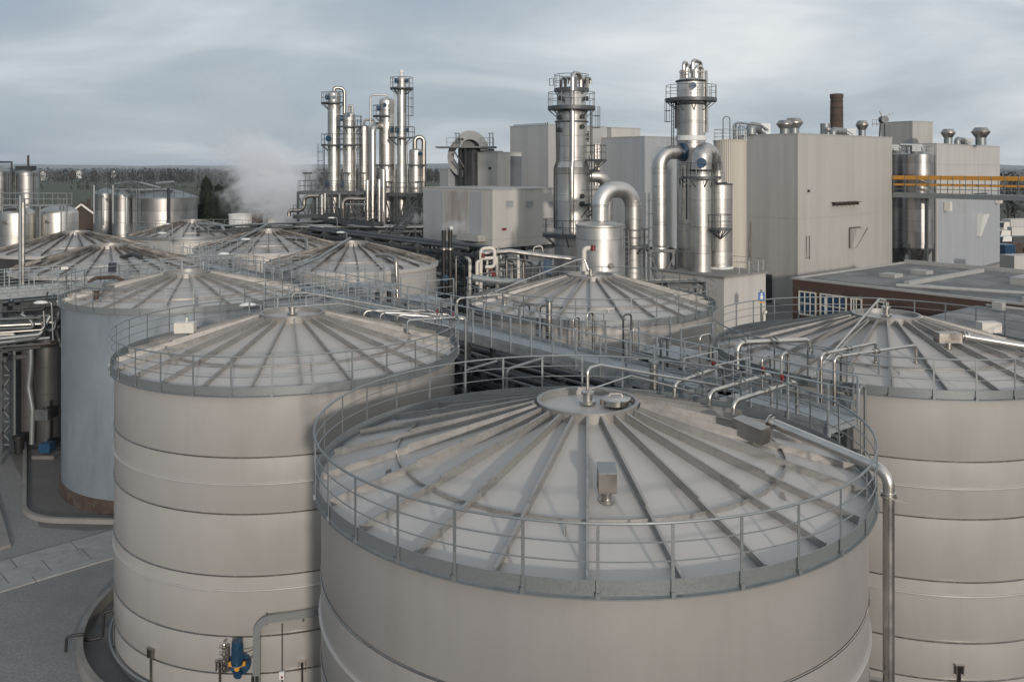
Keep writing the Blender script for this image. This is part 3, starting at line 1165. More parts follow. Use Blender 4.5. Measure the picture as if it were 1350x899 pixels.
# small vessels and risers under and in front of the cluster
rnd = random.Random(7)
for px, w_, yt, yb, Y, lab in ((484.5, 4.6, 238, 290, 90.5, 'thin vertical exchanger tube left of the pair in front of the cluster'),
                               (500.0, 4.4, 237, 292, 90.0, 'thin vertical exchanger tube right of the pair in front of the cluster'),
                               (505.5, 6.2, 224, 262, 91.2, 'small domed receiver in front of the thick middle column')):
    cc = (WX(px, Y), Y)
    t = column('heat_exchanger', lab, cc, w_ / 2 * S, 0.6, WZ(yt, Y), 0.4, 'vessel', seg=20, seams=2.0)
pl = [([(381, 285), (381, 277.5), (401, 277.5), (401, 258.5), (421, 258.5)], 2.6, 91.0, 'steel_d', 'brown stainless pipe stepping up under the left end of the cluster platform'),
      ([(452, 300), (452, 262.5), (482, 262.5)], 2.6, 90.0, 'steel_d', 'bent brown stainless pipe standing before the cluster platform'),
      ([(455, 269.5), (483, 269.5)], 1.0, 89.8, 'galv', 'thin level pipe joining the bent brown pipe to the exchanger tubes'),
      ([(424.5, 257), (424.5, 283)], 1.4, 90.8, 'white', 'pale upright pipe with red valve under the cluster platform'),
      ([(428.5, 255), (428.5, 281)], 1.6, 90.6, 'steel', 'bright upright pipe under the left columns'),
      ([(447.5, 256), (447.5, 275)], 1.8, 91, 'galv', 'grey drop leg beneath the second column'),
      ([(418, 256), (418, 285)], 1.5, 91, 'galv', 'grey upright post pipe below the leftmost column')]
for pp, w_, Y, mt_, lab in pl:
    pipe('process_pipe', lab, [W(a, b, Y) for a, b in pp], w_ * S / 2 * 1.9, mt_, 'pipe', 0.6)

# ------------------------------------------------------------------ big tower A with ring platforms (left of the two)
YA = 70.0
SA = YA / F
cA = (WX(753.5, YA), YA)
rA = 20.3 * SA
t = empty('scrubber_tower', (cA[0], cA[1], 0), 'broad stainless tower with two ring platforms and thin pipe up its front', 'tower')
rB = 23.0 * SA
prof = [(rB - 0.05, 0.0)]
zs = WZ(222, YA)
z = 1.5
while z < WZ(226, YA):
    prof += [(rB, z - 0.05), (rB + 0.025, z - 0.03), (rB + 0.025, z + 0.03), (rB, z + 0.05)]
    z += 2.05
prof += [(rB, WZ(222, YA)), (rB + 0.02, WZ(221, YA)), (rA, WZ(213, YA)), (rA + .03, WZ(212.5, YA)), (rA, WZ(212, YA))]
z = WZ(208, YA)
while z < WZ(150, YA):
    prof += [(rA, z - 0.05), (rA + 0.02, z - 0.03), (rA + 0.02, z + 0.03), (rA, z + 0.05)]
    z += 1.75
prof += [(rA, WZ(150, YA)), (18.5 * SA, WZ(147, YA)), (18.3 * SA, WZ(121, YA)), (17 * SA, WZ(117, YA)), (0.02, WZ(114, YA))]
MB().lathe((cA[0], cA[1], 0), prof, 56).build('shell', M['shell_big'], t)
for py in (161, 117.5):
    torus(MB(), cA, (rA if py > 150 else 18.4 * SA) + 0.06, WZ(py, YA), 0.07, 48, 6).build('stiffener_ring', M['galv_d'], t)
platform(t, cA, rA - 0.1, 31.3 * SA, WZ(140.5, YA), -PI, PI, depth=0.3)
platform(t, cA, 17.5 * SA, 23 * SA, WZ(117, YA), -PI, PI, depth=0.25)
# gooseneck pipe running down the front
pf = Vector((WX(752, YA), YA - rB - 0.22, 0))
pp = fillet([Vector((WX(765, YA), YA - 0.4, WZ(116, YA))), Vector((WX(765, YA), YA - 0.4, WZ(98.5, YA))), Vector((WX(753, YA), YA - rA - .25, WZ(98.5, YA))), Vector((WX(753, YA), YA - rA - 0.25, WZ(212, YA))), Vector((pf.x, pf.y, WZ(222, YA))), Vector((pf.x, pf.y, WZ(306, YA)))], 0.55, 8)
MB().tube(pp, 3.0 * SA, 14).build('riser_pipe', M['steel'], t)
m = MB()
for px, dz in ((740, 0), (746, 1), (759, 0.2), (770, .3), (774, 0)):
    m.tube(fillet([Vector((WX(px, YA), YA + (px % 3) * .3, WZ(117, YA))), Vector((WX(px, YA), YA, WZ(103 - dz, YA))), Vector((WX(px + 5, YA), YA + .5, WZ(103 - dz, YA))), Vector((WX(px + 5, YA), YA + .5, WZ(110, YA)))], 0.15), 0.11, 8)
m.build('top_piping', M['steel_d'], t)
MB().beam((WX(735, YA), YA - .6, WZ(105, YA)), (WX(724, YA), YA - .6, WZ(105, YA)), 0.04).beam((WX(724, YA), YA - .6, WZ(105, YA)), (WX(724, YA), YA - .6, WZ(114, YA)), 0.04).beam((WX(735, YA), YA - .6, WZ(114, YA)), (WX(724, YA), YA - .6, WZ(114, YA)), 0.04).beam((WX(729, YA), YA - .6, WZ(105, YA)), (WX(729, YA), YA - .6, WZ(114, YA)), 0.04).build('davit_rail', M['galv_d'], t)
ladder_mb(WX(778.5, YA), YA - 0.6, WZ(205, YA), WZ(141, YA), R(-20), True).build('ladder', M['galv_d'], t)
ladder_mb(WX(777, YA), YA - 0.9, WZ(300, YA), WZ(205, YA), R(-30), False).build('ladder', M['galv_d'], t)
MB().tube(fillet([Vector((WX(733, YA), YA - 0.6, WZ(160, YA))), Vector((WX(734, YA), YA - .6, WZ(212, YA))), Vector((WX(730.5, YA), YA - 0.6, WZ(222, YA))), Vector((WX(730.5, YA), YA - .6, WZ(300, YA)))], .3), 0.07, 8).build('cable_riser', M['dark'], t)
for az, py in ((R(-55), 155), (R(-55), 168), (R(-135), 131), (R(-30), 131), (R(-140), 156), (R(-140), 172), (R(-60), 258), (R(-60), 268)):
    manway(t, cA, (rA if py < 215 else rB) - 0.05, WZ(py, YA), az, 0.2, 'dark')
for az, py in ((R(-15), 176), (R(-15), 182)):
    manway(t, cA, rA - .05, WZ(py, YA), az, 0.16, 'steel_d')
platform(t, cA, rB - .05, rB + 0.95, WZ(307, YA), R(150), R(310), depth=0.3)
platform(t, cA, rB - .05, rB + 1.1, WZ(268, YA), R(-60), R(30), depth=0.2)
platform(t, cA, rA - .05, rA + 1.6, WZ(210, YA), R(-35), R(25), depth=0.2)
for px in (786, 790):
    MB().tube([Vector((WX(px, YA), YA + 0.5, WZ(245, YA))), Vector((WX(px, YA), YA + 0.5, WZ(190, YA)))], 2.2 * SA, 12).build('side_pipe', M['steel'], t)
m = MB().tube(fillet([Vector((WX(770, YA), YA + .2, WZ(232, YA))), Vector((WX(795, YA), YA + .5, WZ(232, YA))), Vector((WX(801, YA), YA + 1, WZ(250, YA))), Vector((WX(801, YA), YA + 1, WZ(330, YA)))], 1.0, 10), 8.5 * SA, 24)
m.build('side_duct', M['shell_big'], t)

# vessel with arched duct
YV = 60.0
SV = YV / F
cV = (WX(790.5, YV), YV)
rV = 31 * SV
t = empty('stainless_vessel', (cV[0], cV[1], 0), 'squat stainless vessel with a wide duct arching out of its conical top', 'vessel')
zt = WZ(296, YV)
MB().lathe((cV[0], cV[1], 0), [(rV, 0.3), (rV, 3.0), (rV + .015, 3.05), (rV, 3.1), (rV, 6), (rV + .015, 6.05), (rV, 6.1), (rV, zt - 0.15), (rV + 0.06, zt - .1), (rV + .06, zt), (rV - 0.1, zt + .05), (11.5 * SV, WZ(291.5, YV)), (0.02, WZ(291, YV))], 64).build('shell', M['shell_big'], t)
MB().lathe((cV[0], cV[1], 0), [(rV + .1, 0), (rV + .1, .2), (rV - .05, .3)], 48).build('skirt', M['steel_d'], t)
pp = fillet([Vector((cV[0] + 0.05, YV, WZ(294, YV))), Vector((cV[0] + 0.05, YV, WZ(250.5, YV))), Vector((WX(838.5, YV), YV + 1.5, WZ(250.5, YV))), Vector((WX(838.5, YV), YV + 1.5, 0.2))], 1.3, 12)
d_ = MB()
d_.tube(pp, 11 * SV, 28)
d_.build('duct', M['shell_big'], t)
for zz in (WZ(270, YV), WZ(291, YV)):
    torus(MB(), (cV[0] + .05, YV), 11.3 * SV, zz, 0.035, 32, 6).build('duct_flange', M['steel'], t)
for py in (266, 290, 322, 345):
    torus(MB(), (WX(838.5, YV), YV + 1.5), 11.2 * SV, WZ(py, YV), 0.035, 32, 6).build('duct_flange', M['steel'], t)
c_ = (WX(838.5, YV), YV + 1.5)
platform(t, c_, 11 * SV, 21 * SV, WZ(325, YV), R(190), R(395), depth=.2)
ladder_mb(c_[0] + 0.95, c_[1] - 0.3, 1.0, WZ(255, YV), R(-40), True).build('ladder', M['galv'], t)
ladder_mb(cV[0] + rV + .12, cV[1] - .9, 1.0, WZ(310, YV), R(-45), False).build('ladder', M['galv'], t)
manway(t, cV, rV, WZ(347, YV), R(-70), .2, 'steel_d')

# ------------------------------------------------------------------ tower B with its two looping ducts
YB = 76.0
SB = YB / F
cB = (WX(911, YB), YB)
rB2 = 18.6 * SB
t = empty('scrubber_tower', (cB[0], cB[1], 0), 'tall stainless tower with one ring platform and bundle of bent pipes on top', 'tower')
prof = [(rB2 * 0.95, 0.1)]
z = 1.0
while z < WZ(112, YB):
    prof += [(rB2, z - 0.05), (rB2 + 0.02, z - 0.03), (rB2 + 0.02, z + 0.03), (rB2, z + 0.05)]
    z += 1.9
prof += [(rB2, WZ(110, YB)), (rB2 - 0.05, WZ(107, YB)), (rB2 * .8, WZ(104, YB)), (0.02, WZ(103, YB))]
MB().lathe((cB[0], cB[1], 0), prof, 56).build('shell', M['shell_big'], t)
m = MB().lathe((cB[0], cB[1], 0), [(rB2 + .02, WZ(186, YB)), (rB2 + .1, WZ(185.5, YB)), (rB2 + 0.1, WZ(179.5, YB)), (rB2 + .02, WZ(179, YB))], 48)
m.build('collar', M['white'], t)
torus(MB(), cB, rB2 + 0.05, WZ(107.5, YB), 0.08, 48, 6).build('stiffener_ring', M['dark'], t)
torus(MB(), cB, rB2 + 0.05, WZ(138, YB), 0.07, 48, 6).build('stiffener_ring', M['dark'], t)
platform(t, cB, rB2 - .05, 33.5 * SB, WZ(130, YB), -PI, PI, depth=.3)
manway(t, cB, rB2 - .05, WZ(115, YB), R(-95), .3)
m = MB()
top = WZ(104, YB)
for px, hh, ex in ((901, 82, 908), (912, 80, 926), (906, 86, 914), (918, 87, 928)):
    m.tube(fillet([Vector((WX(px, YB), YB + (px % 4) * .25 - .4, top - .1)), Vector((WX(px, YB), YB + (px % 4) * .25 - .4, WZ(hh, YB))), Vector((WX(ex, YB), YB + .6, WZ(hh + 1.5, YB))), Vector((WX(ex, YB), YB + .6, WZ(96 if ex < 925 else 112, YB)))], .35, 6), 0.17, 10)
for k in range(7):
    a = R(-170 + k * 27)
    m.tube([Vector((cB[0] + math.cos(a) * 0.95, cB[1] + math.sin(a) * .95, top - .1)), Vector((cB[0] + math.cos(a) * .95, cB[1] + math.sin(a) * .95, top + 0.75))], 0.09, 8)
    m.tube([Vector((cB[0] + math.cos(a) * 0.95, cB[1] + math.sin(a) * .95, top + .5)), Vector((cB[0] + math.cos(a) * .95, cB[1] + math.sin(a) * .95, top + 0.6))], 0.17, 8)
m.build('top_piping', M['steel'], t)
MB().tube(fillet([Vector((WX(929.5, YB), YB - .5, WZ(94, YB))), Vector((WX(930.5, YB), YB - .5, WZ(175, YB)))], .2), .13, 8).build('side_pipe', M['steel'], t)
MB().tube([Vector((WX(890.5, YB), YB - .2, WZ(132, YB))), Vector((WX(890.5, YB), YB - .2, WZ(170, YB)))], .1, 8).build('cable_riser', M['dark'], t)
ladder_mb(WX(886, YB), YB - .3, WZ(194, YB), WZ(131, YB), R(-170), True).build('ladder', M['galv_d'], t)
# left duct: out of the tower and down
lx, ly = WX(866, YB), YB - 1.6
pp = fillet([Vector((WX(900, YB), YB - .4, WZ(201, YB))), Vector((lx, ly, WZ(201, YB))), Vector((lx, ly, WZ(322, YB)))], 2.0, 12)
MB().tube(pp, 9.2 * SB, 28).build('side_duct', M['shell_big'], t)
m = MB()
p0_ = Vector((WX(906, YB), YB - .7, WZ(201, YB)))
dd_ = (Vector((lx, ly, 0)) - Vector((WX(906, YB), YB - .7, 0))).normalized()
m.tube([p0_ + dd_ * .55, p0_ + dd_ * .75], 12 * SB, 28)
m.build('duct_flange', M['blue'], t)
for py in (222, 245, 268, 291, 321):
    torus(MB(), (lx, ly), 9.3 * SB, WZ(py, YB), .03, 32, 6).build('duct_seam', M['steel'], t)
t2 = empty('duct_support', (lx, ly, 0), 'square steel support frame under the foot of the left descending duct', 'frame')
MB().lathe((lx, ly, 0), [(10.5 * SB, WZ(355, YB)), (10.5 * SB, WZ(326, YB)), (9.6 * SB, WZ(323, YB)), (.02, WZ(323, YB))], 32).build('catch_pot', M['shell_big'], t2)
m = MB()
zf = WZ(325, YB)
for sx in (-1, 1):
    for sy in (-1, 1):
        m.beam((lx + sx * 1.15, ly + sy * 1.15, 0), (lx + sx * 1.15, ly + sy * 1.15, zf), .16)
    m.beam((lx - 1.15, ly + sx * 1.15, zf - .12), (lx + 1.15, ly + sx * 1.15, zf - .12), .16, .24)
    m.beam((lx + sx * 1.15, ly - 1.15, zf - .12), (lx + sx * 1.15, ly + 1.15, zf - .12), .16, .24)
    m.beam((lx + sx * 1.1, ly - 1.18, zf - .2), (lx + sx * .1, ly - 1.18, zf - 2.6), .1)
    m.beam((lx - sx * 1.1, ly - 1.18, zf - 4.8), (lx + sx * .1, ly - 1.18, zf - 2.6), .1)
m.build('frame', M['galv_d'], t2)

# front column with hood duct that dives into the cyclone vessel
YD = 72.0
SD = YD / F
cD = (WX(924, YD), YD)
rD = 13.2 * SD
t = empty('cyclone_unit', (cD[0], cD[1], 0), 'stainless column whose ribbed hood duct loops over into a cyclone vessel', 'cyclone')
zt = WZ(225, YD)
MB().lathe((cD[0], cD[1], 0), [(p_, q_) for p_, q_ in shell_profile(rD, 0.2, zt, 0.1, 1.55)], 48).build('shell', M['shell_big'], t)
cE = (WX(956, YD), YD + 2.2)
SE = (YD + 2.2) / F
pp = fillet([Vector((cD[0], cD[1], zt)), Vector((cD[0] + .15, cD[1] + .1, WZ(203, YD))), Vector((WX(932, YD), YD + .6, WZ(199, YD))), Vector((WX(945, YD), YD + 1.6, WZ(203, YD))), Vector((cE[0] - .2, cE[1], WZ(222, YD))), Vector((cE[0] - .1, cE[1], WZ(246, YD)))], 1.2, 8)
MB().tube(pp, [13.2 * SD] * 3 + [13 * SD + (9.5 - 13) * SD * min(1, k / (len(pp) - 9)) for k in range(len(pp) - 3)], 28).build('hood_duct', M['shell_big'], t)
m = MB()
for i in range(2, len(pp), 3):
    dv_ = (pp[min(i + 1, len(pp) - 1)] - pp[i - 1]).normalized()
    rr_ = 13.2 * SD if i < 3 else (13 + (9.5 - 13) * min(1, (i - 3) / (len(pp) - 9))) * SD
    MB().tube([pp[i] - dv_ * .025, pp[i] + dv_ * .025], rr_ + .02, 28).build('duct_rib', M['steel'], t)
rE = 17.6 * SE
zc_ = WZ(243, cE[1])
MB().lathe((cE[0], cE[1], 0), [(q_, z_) for q_, z_ in shell_profile(rE, 0.3, zc_, 0.04, 1.35)], 56).build('cyclone_vessel', M['shell_big'], t)
torus(MB(), cE, 10.2 * SE, zc_ + .1, .07, 32, 6).build('flange_ring', M['dark'], t)
torus(MB(), cE, rE + .02, zc_, .05, 48, 6).build('flange_ring', M['dark'], t)
torus(MB(), cD, rD + .03, zt, .09, 40, 6).build('flange_ring', M['dark'], t)
MB().lathe((cE[0], cE[1], 0), [(rE + .1, WZ(358, cE[1])), (rE + .1, WZ(352, cE[1])), (rE, WZ(350.5, cE[1]))], 48).build('base_collar', M['white'], t)
platform(t, cD, rD, rD + .85, WZ(232.5, YD), R(175), R(380), depth=.22)
platform(t, (cD[0] + rD + .6, cD[1] - .7), 0.05, .95, WZ(300, YD), R(-180), R(179.9), depth=.18)
manway(t, cD, rD, WZ(215, YD), R(-100), .42)
ladder_mb(cD[0] + rD + .15, cD[1] - .5, WZ(330, YD), WZ(228, YD), R(-35), False).build('ladder', M['galv'], t)
for px in (903, 908, 899):
    MB().tube([Vector((WX(px, YD), YD + .9, WZ(290, YD))), Vector((WX(px, YD), YD + .9, WZ(214, YD)))], .07, 6).build('thin_pipe', M['galv_d'], t)
# plinth room beneath
t = empty('plinth_room', (WX(954, 69), 69, 0), 'low grey plant room the cyclone vessel stands on, small door in its front', 'building')
ro = empty('x', (0, 0, 0), None, None)
bpy.data.objects.remove(ro)
m = MB()
p0 = Vector((WX(954.5, 68.5), 68.5, 0))
du = UU * 5.6
dv = VV * 7.5
zt = WZ(360, 72)
m.obox(p0, du, dv, Vector((0, 0, zt)))
m.build('wall', M['clad_l'], t)
g = MB()
up = Vector((0, 0, 1))
MB().obox(p0 - UU * .15 - VV * .15 + up * zt, du + UU * .3, dv + VV * .3, up * .16).build('roof', M['concrete'], t)
guard(g, [p0 + du * .35 + up * (zt + .16), p0 + du + up * (zt + .16), p0 + du + dv * .6 + up * (zt + .16)], 1.0, 1.3)
g.build('guard_rail', M['galv'], t)
d_ = p0 + UU * 2.2 - VV * .02
f = MB()
f.obox(d_, UU * .07, -VV * .03, up * 2.1).obox(d_ + UU * .93, UU * .07, -VV * .03, up * 2.1).obox(d_ + up * 2.1, UU * 1.0, -VV * .03, up * .07)
dr = MB().obox(d_ + UU * .07, UU * .86, -VV * .012, up * 2.1).build('door', M['clad_g'], t)
f.build('door_frame', M['dark'], dr)
MB().box(d_ + UU * .8 - VV * .05 + up * 1.0, (.06, .06, .16)).build('handle', M['dark'], dr)
MB().tube(fillet([p0 + UU * 5.1 - VV * .2, p0 + UU * 5.1 - VV * .2 + up * 3.8, p0 + UU * 5.4 - VV * .2 + up * 4.0], .2), .1, 8).build('downpipe', M['cream'], t)
# ------------------------------------------------------------------ buildings (turned to the site axes)
def cornerbox(label, px, py_top, Y, wu, wv, clad='clad', name='process_building', z0=0.0, ang=39.2, seam=None, coping=True, cat='building', seam_t=0.05, overhang=0.05):
    """nearest corner at picture column px and distance Y; wu to the right-back, wv to the left-back; local axes = building axes"""
    zt = WZ(py_top, Y)
    t = empty(name, (WX(px, Y), Y, 0), label, cat, rz=R(ang))
    m = MB()
    m.obox((0, 0, z0), (wu, 0, 0), (0, wv, 0), (0, 0, zt - z0))
    m.build('wall', M[clad], t, local=True, smooth=False)
    if coping:
        c = MB()
        c.obox((-overhang, -overhang, zt), (wu + 2 * overhang, 0, 0), (0, wv + 2 * overhang, 0), (0, 0, .12))
        c.build('roof', M['coping'], t, local=True, smooth=False)
    if seam is not None:
        s = MB()
        for z in seam:
            s.obox((-0.03, -0.03, z), (wu + .03, 0, 0), (0, .026, 0), (0, 0, seam_t))
            s.obox((-0.03, -0.003, z), (.026, 0, 0), (0, wv, 0), (0, 0, seam_t))
        s.build('sheet_joint', M['coping'], t, local=True, smooth=False)
    # corner flashing
    c = MB()
    c.obox((-0.025, -0.025, z0), (.28, 0, 0), (0, .02, 0), (0, 0, zt - z0 - .01))
    c.obox((-0.025, -0.004, z0), (.02, 0, 0), (0, .26, 0), (0, 0, zt - z0 - .01))
    c.build('corner_flashing', M[clad], t, local=True, smooth=False)
    t['zt'] = zt
    return t


def louvre(t, u, z, w=1.1, h=.75, side='u', name='louvre', n=6):
    m = MB()
    fr = MB()
    for k in range(n):
        zz = z + h * (k + .5) / n
        if side == 'u':
            m.obox((u, -.05, zz), (w, 0, 0), (0, .045, .05), (0, .0, .03))
        else:
            m.obox((-.05, u, zz), (0, w, 0), (.045, 0, .05), (0, 0, .03))
    if side == 'u':
        fr.obox((u - .06, -.06, z - .06), (w + .12, 0, 0), (0, .05, 0), (0, 0, .06)).obox((u - .06, -.06, z + h), (w + .12, 0, 0), (0, .05, 0), (0, 0, .06))
        m.obox((u, -.012, z), (w, 0, 0), (0, .01, 0), (0, 0, h))
    else:
        fr.obox((-.06, u - .06, z - .06), (0, w + .12, 0), (.05, 0, 0), (0, 0, .06)).obox((-.06, u - .06, z + h), (0, w + .12, 0), (.05, 0, 0), (0, 0, .06))
        m.obox((-.012, u, z), (.01, 0, 0), (0, w, 0), (0, 0, h))
    o = m.build(name, M['clad_g'], t, local=True, smooth=False)
    fr.build('frame', M['coping'], o, local=True, smooth=False)
    return o


# B1: large cream building right of centre
YB1 = 99.0
b1 = cornerbox('large windowless cream clad building with mushroom vents on its roof, right of the cream silo', 1052, 177, YB1, 21.7, 9.0, 'clad', seam=[WZ(288.5, YB1)])
zt = b1['zt']
# intake chute and small canopy on the lit face
m = MB()
uu = 12.0
zz = WZ(310, 106) + 0.3
m._add([(uu - .9, -.02, zz + .5), (uu + 1.5, -.02, zz + .5), (uu - .9, -.02, zz - 1.8), (uu - .9, -1.0, zz + .5), (uu + 1.5, -1.0, zz + .5), (uu - .9, -.4, zz - 1.8), (uu + .1, -.4, zz - 1.8), (uu + .1, -.02, zz - 1.8)],
       [(0, 3, 5, 2), (3, 4, 6, 5), (4, 1, 7, 6), (0, 1, 4, 3), (2, 5, 6, 7)])
m.build('wall_hood', M['clad_l'], b1, local=True, smooth=False)
m = MB()
m.beam((uu - .95, -.06, zz + .58), (uu + 1.6, -.06, zz + .58), .12).beam((uu - .95, -.06, zz + .5), (uu - .95, -.06, zz - 1.9), .12).beam((uu + 1.55, -1.0, zz + .5), (uu + .15, -.3, zz - 1.85), .12)
m.build('hood_shade_edge', M['rust'], b1, local=True)  # added dark edge strips standing in for the hood's shadow
m = MB()
for k in range(6):
    m.obox((7.2 + k * .95, -.75, WZ(270, 104) - .1), (.12, 0, 0), (0, .73, .0), (0, 0, .35))
m.obox((7.0, -.78, WZ(270, 104) + .22), (5.6, 0, 0), (0, .76, .05), (0, 0, .06))
m.build('canopy_bracket', M['rust'], b1, local=True, smooth=False)
# door opening in the darker face
m = MB().obox((-.012, 3.4, 0), (.01, 0, 0), (0, 3.4, 0), (0, 0, 3.3))
dr = m.build('roller_door', M['dark'], b1, local=True, smooth=False)
m = MB().obox((-.05, 3.2, 0), (.04, 0, 0), (0, .18, 0), (0, 0, 3.5)).obox((-.05, 6.82, 0), (.04, 0, 0), (0, .18, 0), (0, 0, 3.5)).obox((-.05, 3.38, 3.31), (.04, 0, 0), (0, 3.44, 0), (0, 0, .2))
m.build('door_frame', M['coping'], dr, local=True, smooth=False)
MB().tube([(1.6, -.12, 8), (1.6, -.12, WZ(345, 100) + .4), (1.6, -.5, WZ(345, 100) + .6)], .04, 6).tube([(2.2, -.12, 8), (2.2, -.12, WZ(345, 100) + .2)], .04, 6).build('wall_pipe', M['galv_d'], b1, local=True)
m = MB().box((2.0, -.15, 13.2), (.18, .2, .28)).build('wall_box', M['dark'], b1, local=True)

# B4, B5 tall buildings behind
b4 = cornerbox('tall pale grey building behind the broad ring platform tower, bare level roofline', 723, 165, 104.0, 10.0, 7.3, 'clad_s')
m = MB()
rnd = random.Random(2)
for k in range(16):   # row of roof edge fixings
    m.box((.15, .3 + k * .42, b4['zt'] + .2), (.06, .14, .16 + .1 * rnd.random()))
m.build('roof_edge_fixings', M['dark'], b4, local=True)
m = MB().obox((5.2, -0.03, WZ(186, 104)), (1.5, 0, 0), (0, .02, 0), (0, 0, 1.2))
m.build('wall_vent', M['galv_d'], b4, local=True)
b5 = cornerbox('long blue grey clad building spanning the gap between the two stainless towers', 850, 180.7, 104.0, 9.6, 14.0, 'clad_g')
b5b = cornerbox('flat topped pale wing behind the scrubber tower, lower than its neighbours', 806, 169, 122.0, 6.0, 8.0, 'clad_l')

# cream round silo next to B1
YS = 90.0
cS = (WX(962.5, YS), YS)
rS = 21.3 * YS / F
t = empty('cream_silo', (cS[0], cS[1], 0), 'round cream clad silo with railed roof beside the large cream building', 'silo')
pr = []
zS = WZ(187, YS)
m = MB().lathe((cS[0], cS[1], 0), [(rS, 0), (rS, zS), (rS + .05, zS + .02), (rS + .05, zS + .14), (.02, zS + .3)], 64)
def silo_clad():
    mm = mat('silo_cladding', (0.46, 0.43, 0.37), 0, .5, .05, .6, (4, 4, .2))
    n_ = mm.node_tree
    a_ = n_.nodes.new('ShaderNodeTexCoord')
    s_ = n_.nodes.new('ShaderNodeSeparateXYZ')
    n_.links.new(a_.outputs['Object'], s_.inputs['Vector'])
    t_ = n_.nodes.new('ShaderNodeMath')
    t_.operation = 'ARCTAN2'
    n_.links.new(s_.outputs['Y'], t_.inputs[0])
    n_.links.new(s_.outputs['X'], t_.inputs[1])
    k_ = n_.nodes.new('ShaderNodeMath')
    k_.operation = 'MULTIPLY'
    k_.inputs[1].default_value = 56
    n_.links.new(t_.outputs[0], k_.inputs[0])
    q_ = n_.nodes.new('ShaderNodeMath')
    q_.operation = 'SINE'
    n_.links.new(k_.outputs[0], q_.inputs[0])
    b_ = n_.nodes.new('ShaderNodeBump')
    b_.inputs['Strength'].default_value = .6
    b_.inputs['Distance'].default_value = .04
    n_.links.new(q_.outputs[0], b_.inputs['Height'])
    n_.links.new(b_.outputs['Normal'], n_.nodes['Principled BSDF'].inputs['Normal'])
    return mm
m.build('wall', silo_clad(), t)
g = MB()
guard(g, arc(cS, rS - .05, zS + .14, 0, 2 * PI * 31 / 32, 31), 1.1, 1.0, .025, 2, .05, closed=True)
g.build('guard_rail', M['galv'], t)
m = MB()
for a, h in ((R(200), 2.6), (R(280), 1.9), (R(330), 1.6)):
    x_, y_ = cS[0] + math.cos(a) * rS * .5, cS[1] + math.sin(a) * rS * .5
    m.tube(fillet([Vector((x_, y_, zS + .2)), Vector((x_, y_, zS + h)), Vector((x_ + .7, y_, zS + h)), Vector((x_ + .7, y_, zS + .2))], .34, 8), .06, 8)
m.tube(fillet([Vector((cS[0] + .5, cS[1], zS + .3)), Vector((cS[0] + .6, cS[1], zS + 2.0)), Vector((cS[0] + 3.8, cS[1] + 2, zS + 1.8)), Vector((cS[0] + 4.6, cS[1] + 3, zS + 1.3))], .4), .11, 8)
m.build('roof_pipes', M['galv'], t)
m = MB().tube([Vector((cS[0] + rS + .25, cS[1] - .7, 3)), Vector((cS[0] + rS + .25, cS[1] - .7, WZ(292, YS)))], .12, 8)
m.tube([Vector((cS[0] + rS + .05, cS[1] - .9, 3)), Vector((cS[0] + rS + .05, cS[1] - .9, WZ(310, YS)))], .07, 8)
m.build('wall_pipe', M['steel_d'], t)

# vents on B1's roof: mushroom cowls
def cowl(px, pyb, Y, hh, rr, name='roof_cowl', label=None, drop=0.0):
    x_, z_ = WX(px, Y), zt - drop
    t = empty(name, (x_, Y, z_), label, 'roof vent', 'roof cowls of the cream buildings')
    MB().lathe((x_, Y, z_), [(rr * .72, 0), (rr * .72, hh * .5), (rr * .8, hh * .52)], 20).build('stack', M['galv'], t)
    MB().lathe((x_, Y, z_), [(rr * .72, hh * .42), (rr * 1.25, hh * .72), (rr * 1.25, hh * .78), (rr * .85, hh), (rr * .8, hh), (.02, hh * .93)], 20).build('cowl', M['steel_d'], t)
    return t


zt = b1['zt'] + 0.1
b1u, b1v = Vector((math.cos(R(39.2)), math.sin(R(39.2)), 0)), Vector((-math.sin(R(39.2)), math.cos(R(39.2)), 0))
cowl(1034.5, 176, 104.5, WZ(159, 104.5) - zt, .78, label='wider mushroom cowl left of the pair on the large cream building')
cowl(1046.5, 176, 107.0, WZ(156, 107) - zt, .9, label='taller mushroom cowl right of the pair on the large cream building')
cowl(1136.5, 178, 112.0, WZ(159.5, 112) - zt, .62, label='tapered steel cowl near the right end of the large cream building roof')
cowl(1091, 178, 109.0, WZ(168, 109) - zt, .38, label='smallest cowl standing just left of the brick chimney')
t = empty('roof_stack', (WX(1088, 112), 112, zt), 'plain open stub stack left of the brick chimney', 'roof vent')
MB().lathe((WX(1088, 112), 112, zt), [(.62, 0), (.62, WZ(163, 112) - zt), (.55, WZ(163, 112) - zt), (.55, .2)], 24).build('stack', M['galv'], t)
MB().lathe((WX(1088, 112), 112, zt), [(.7, 0), (.7, .15), (.62, .2)], 24).build('flashing', M['coping'], t)
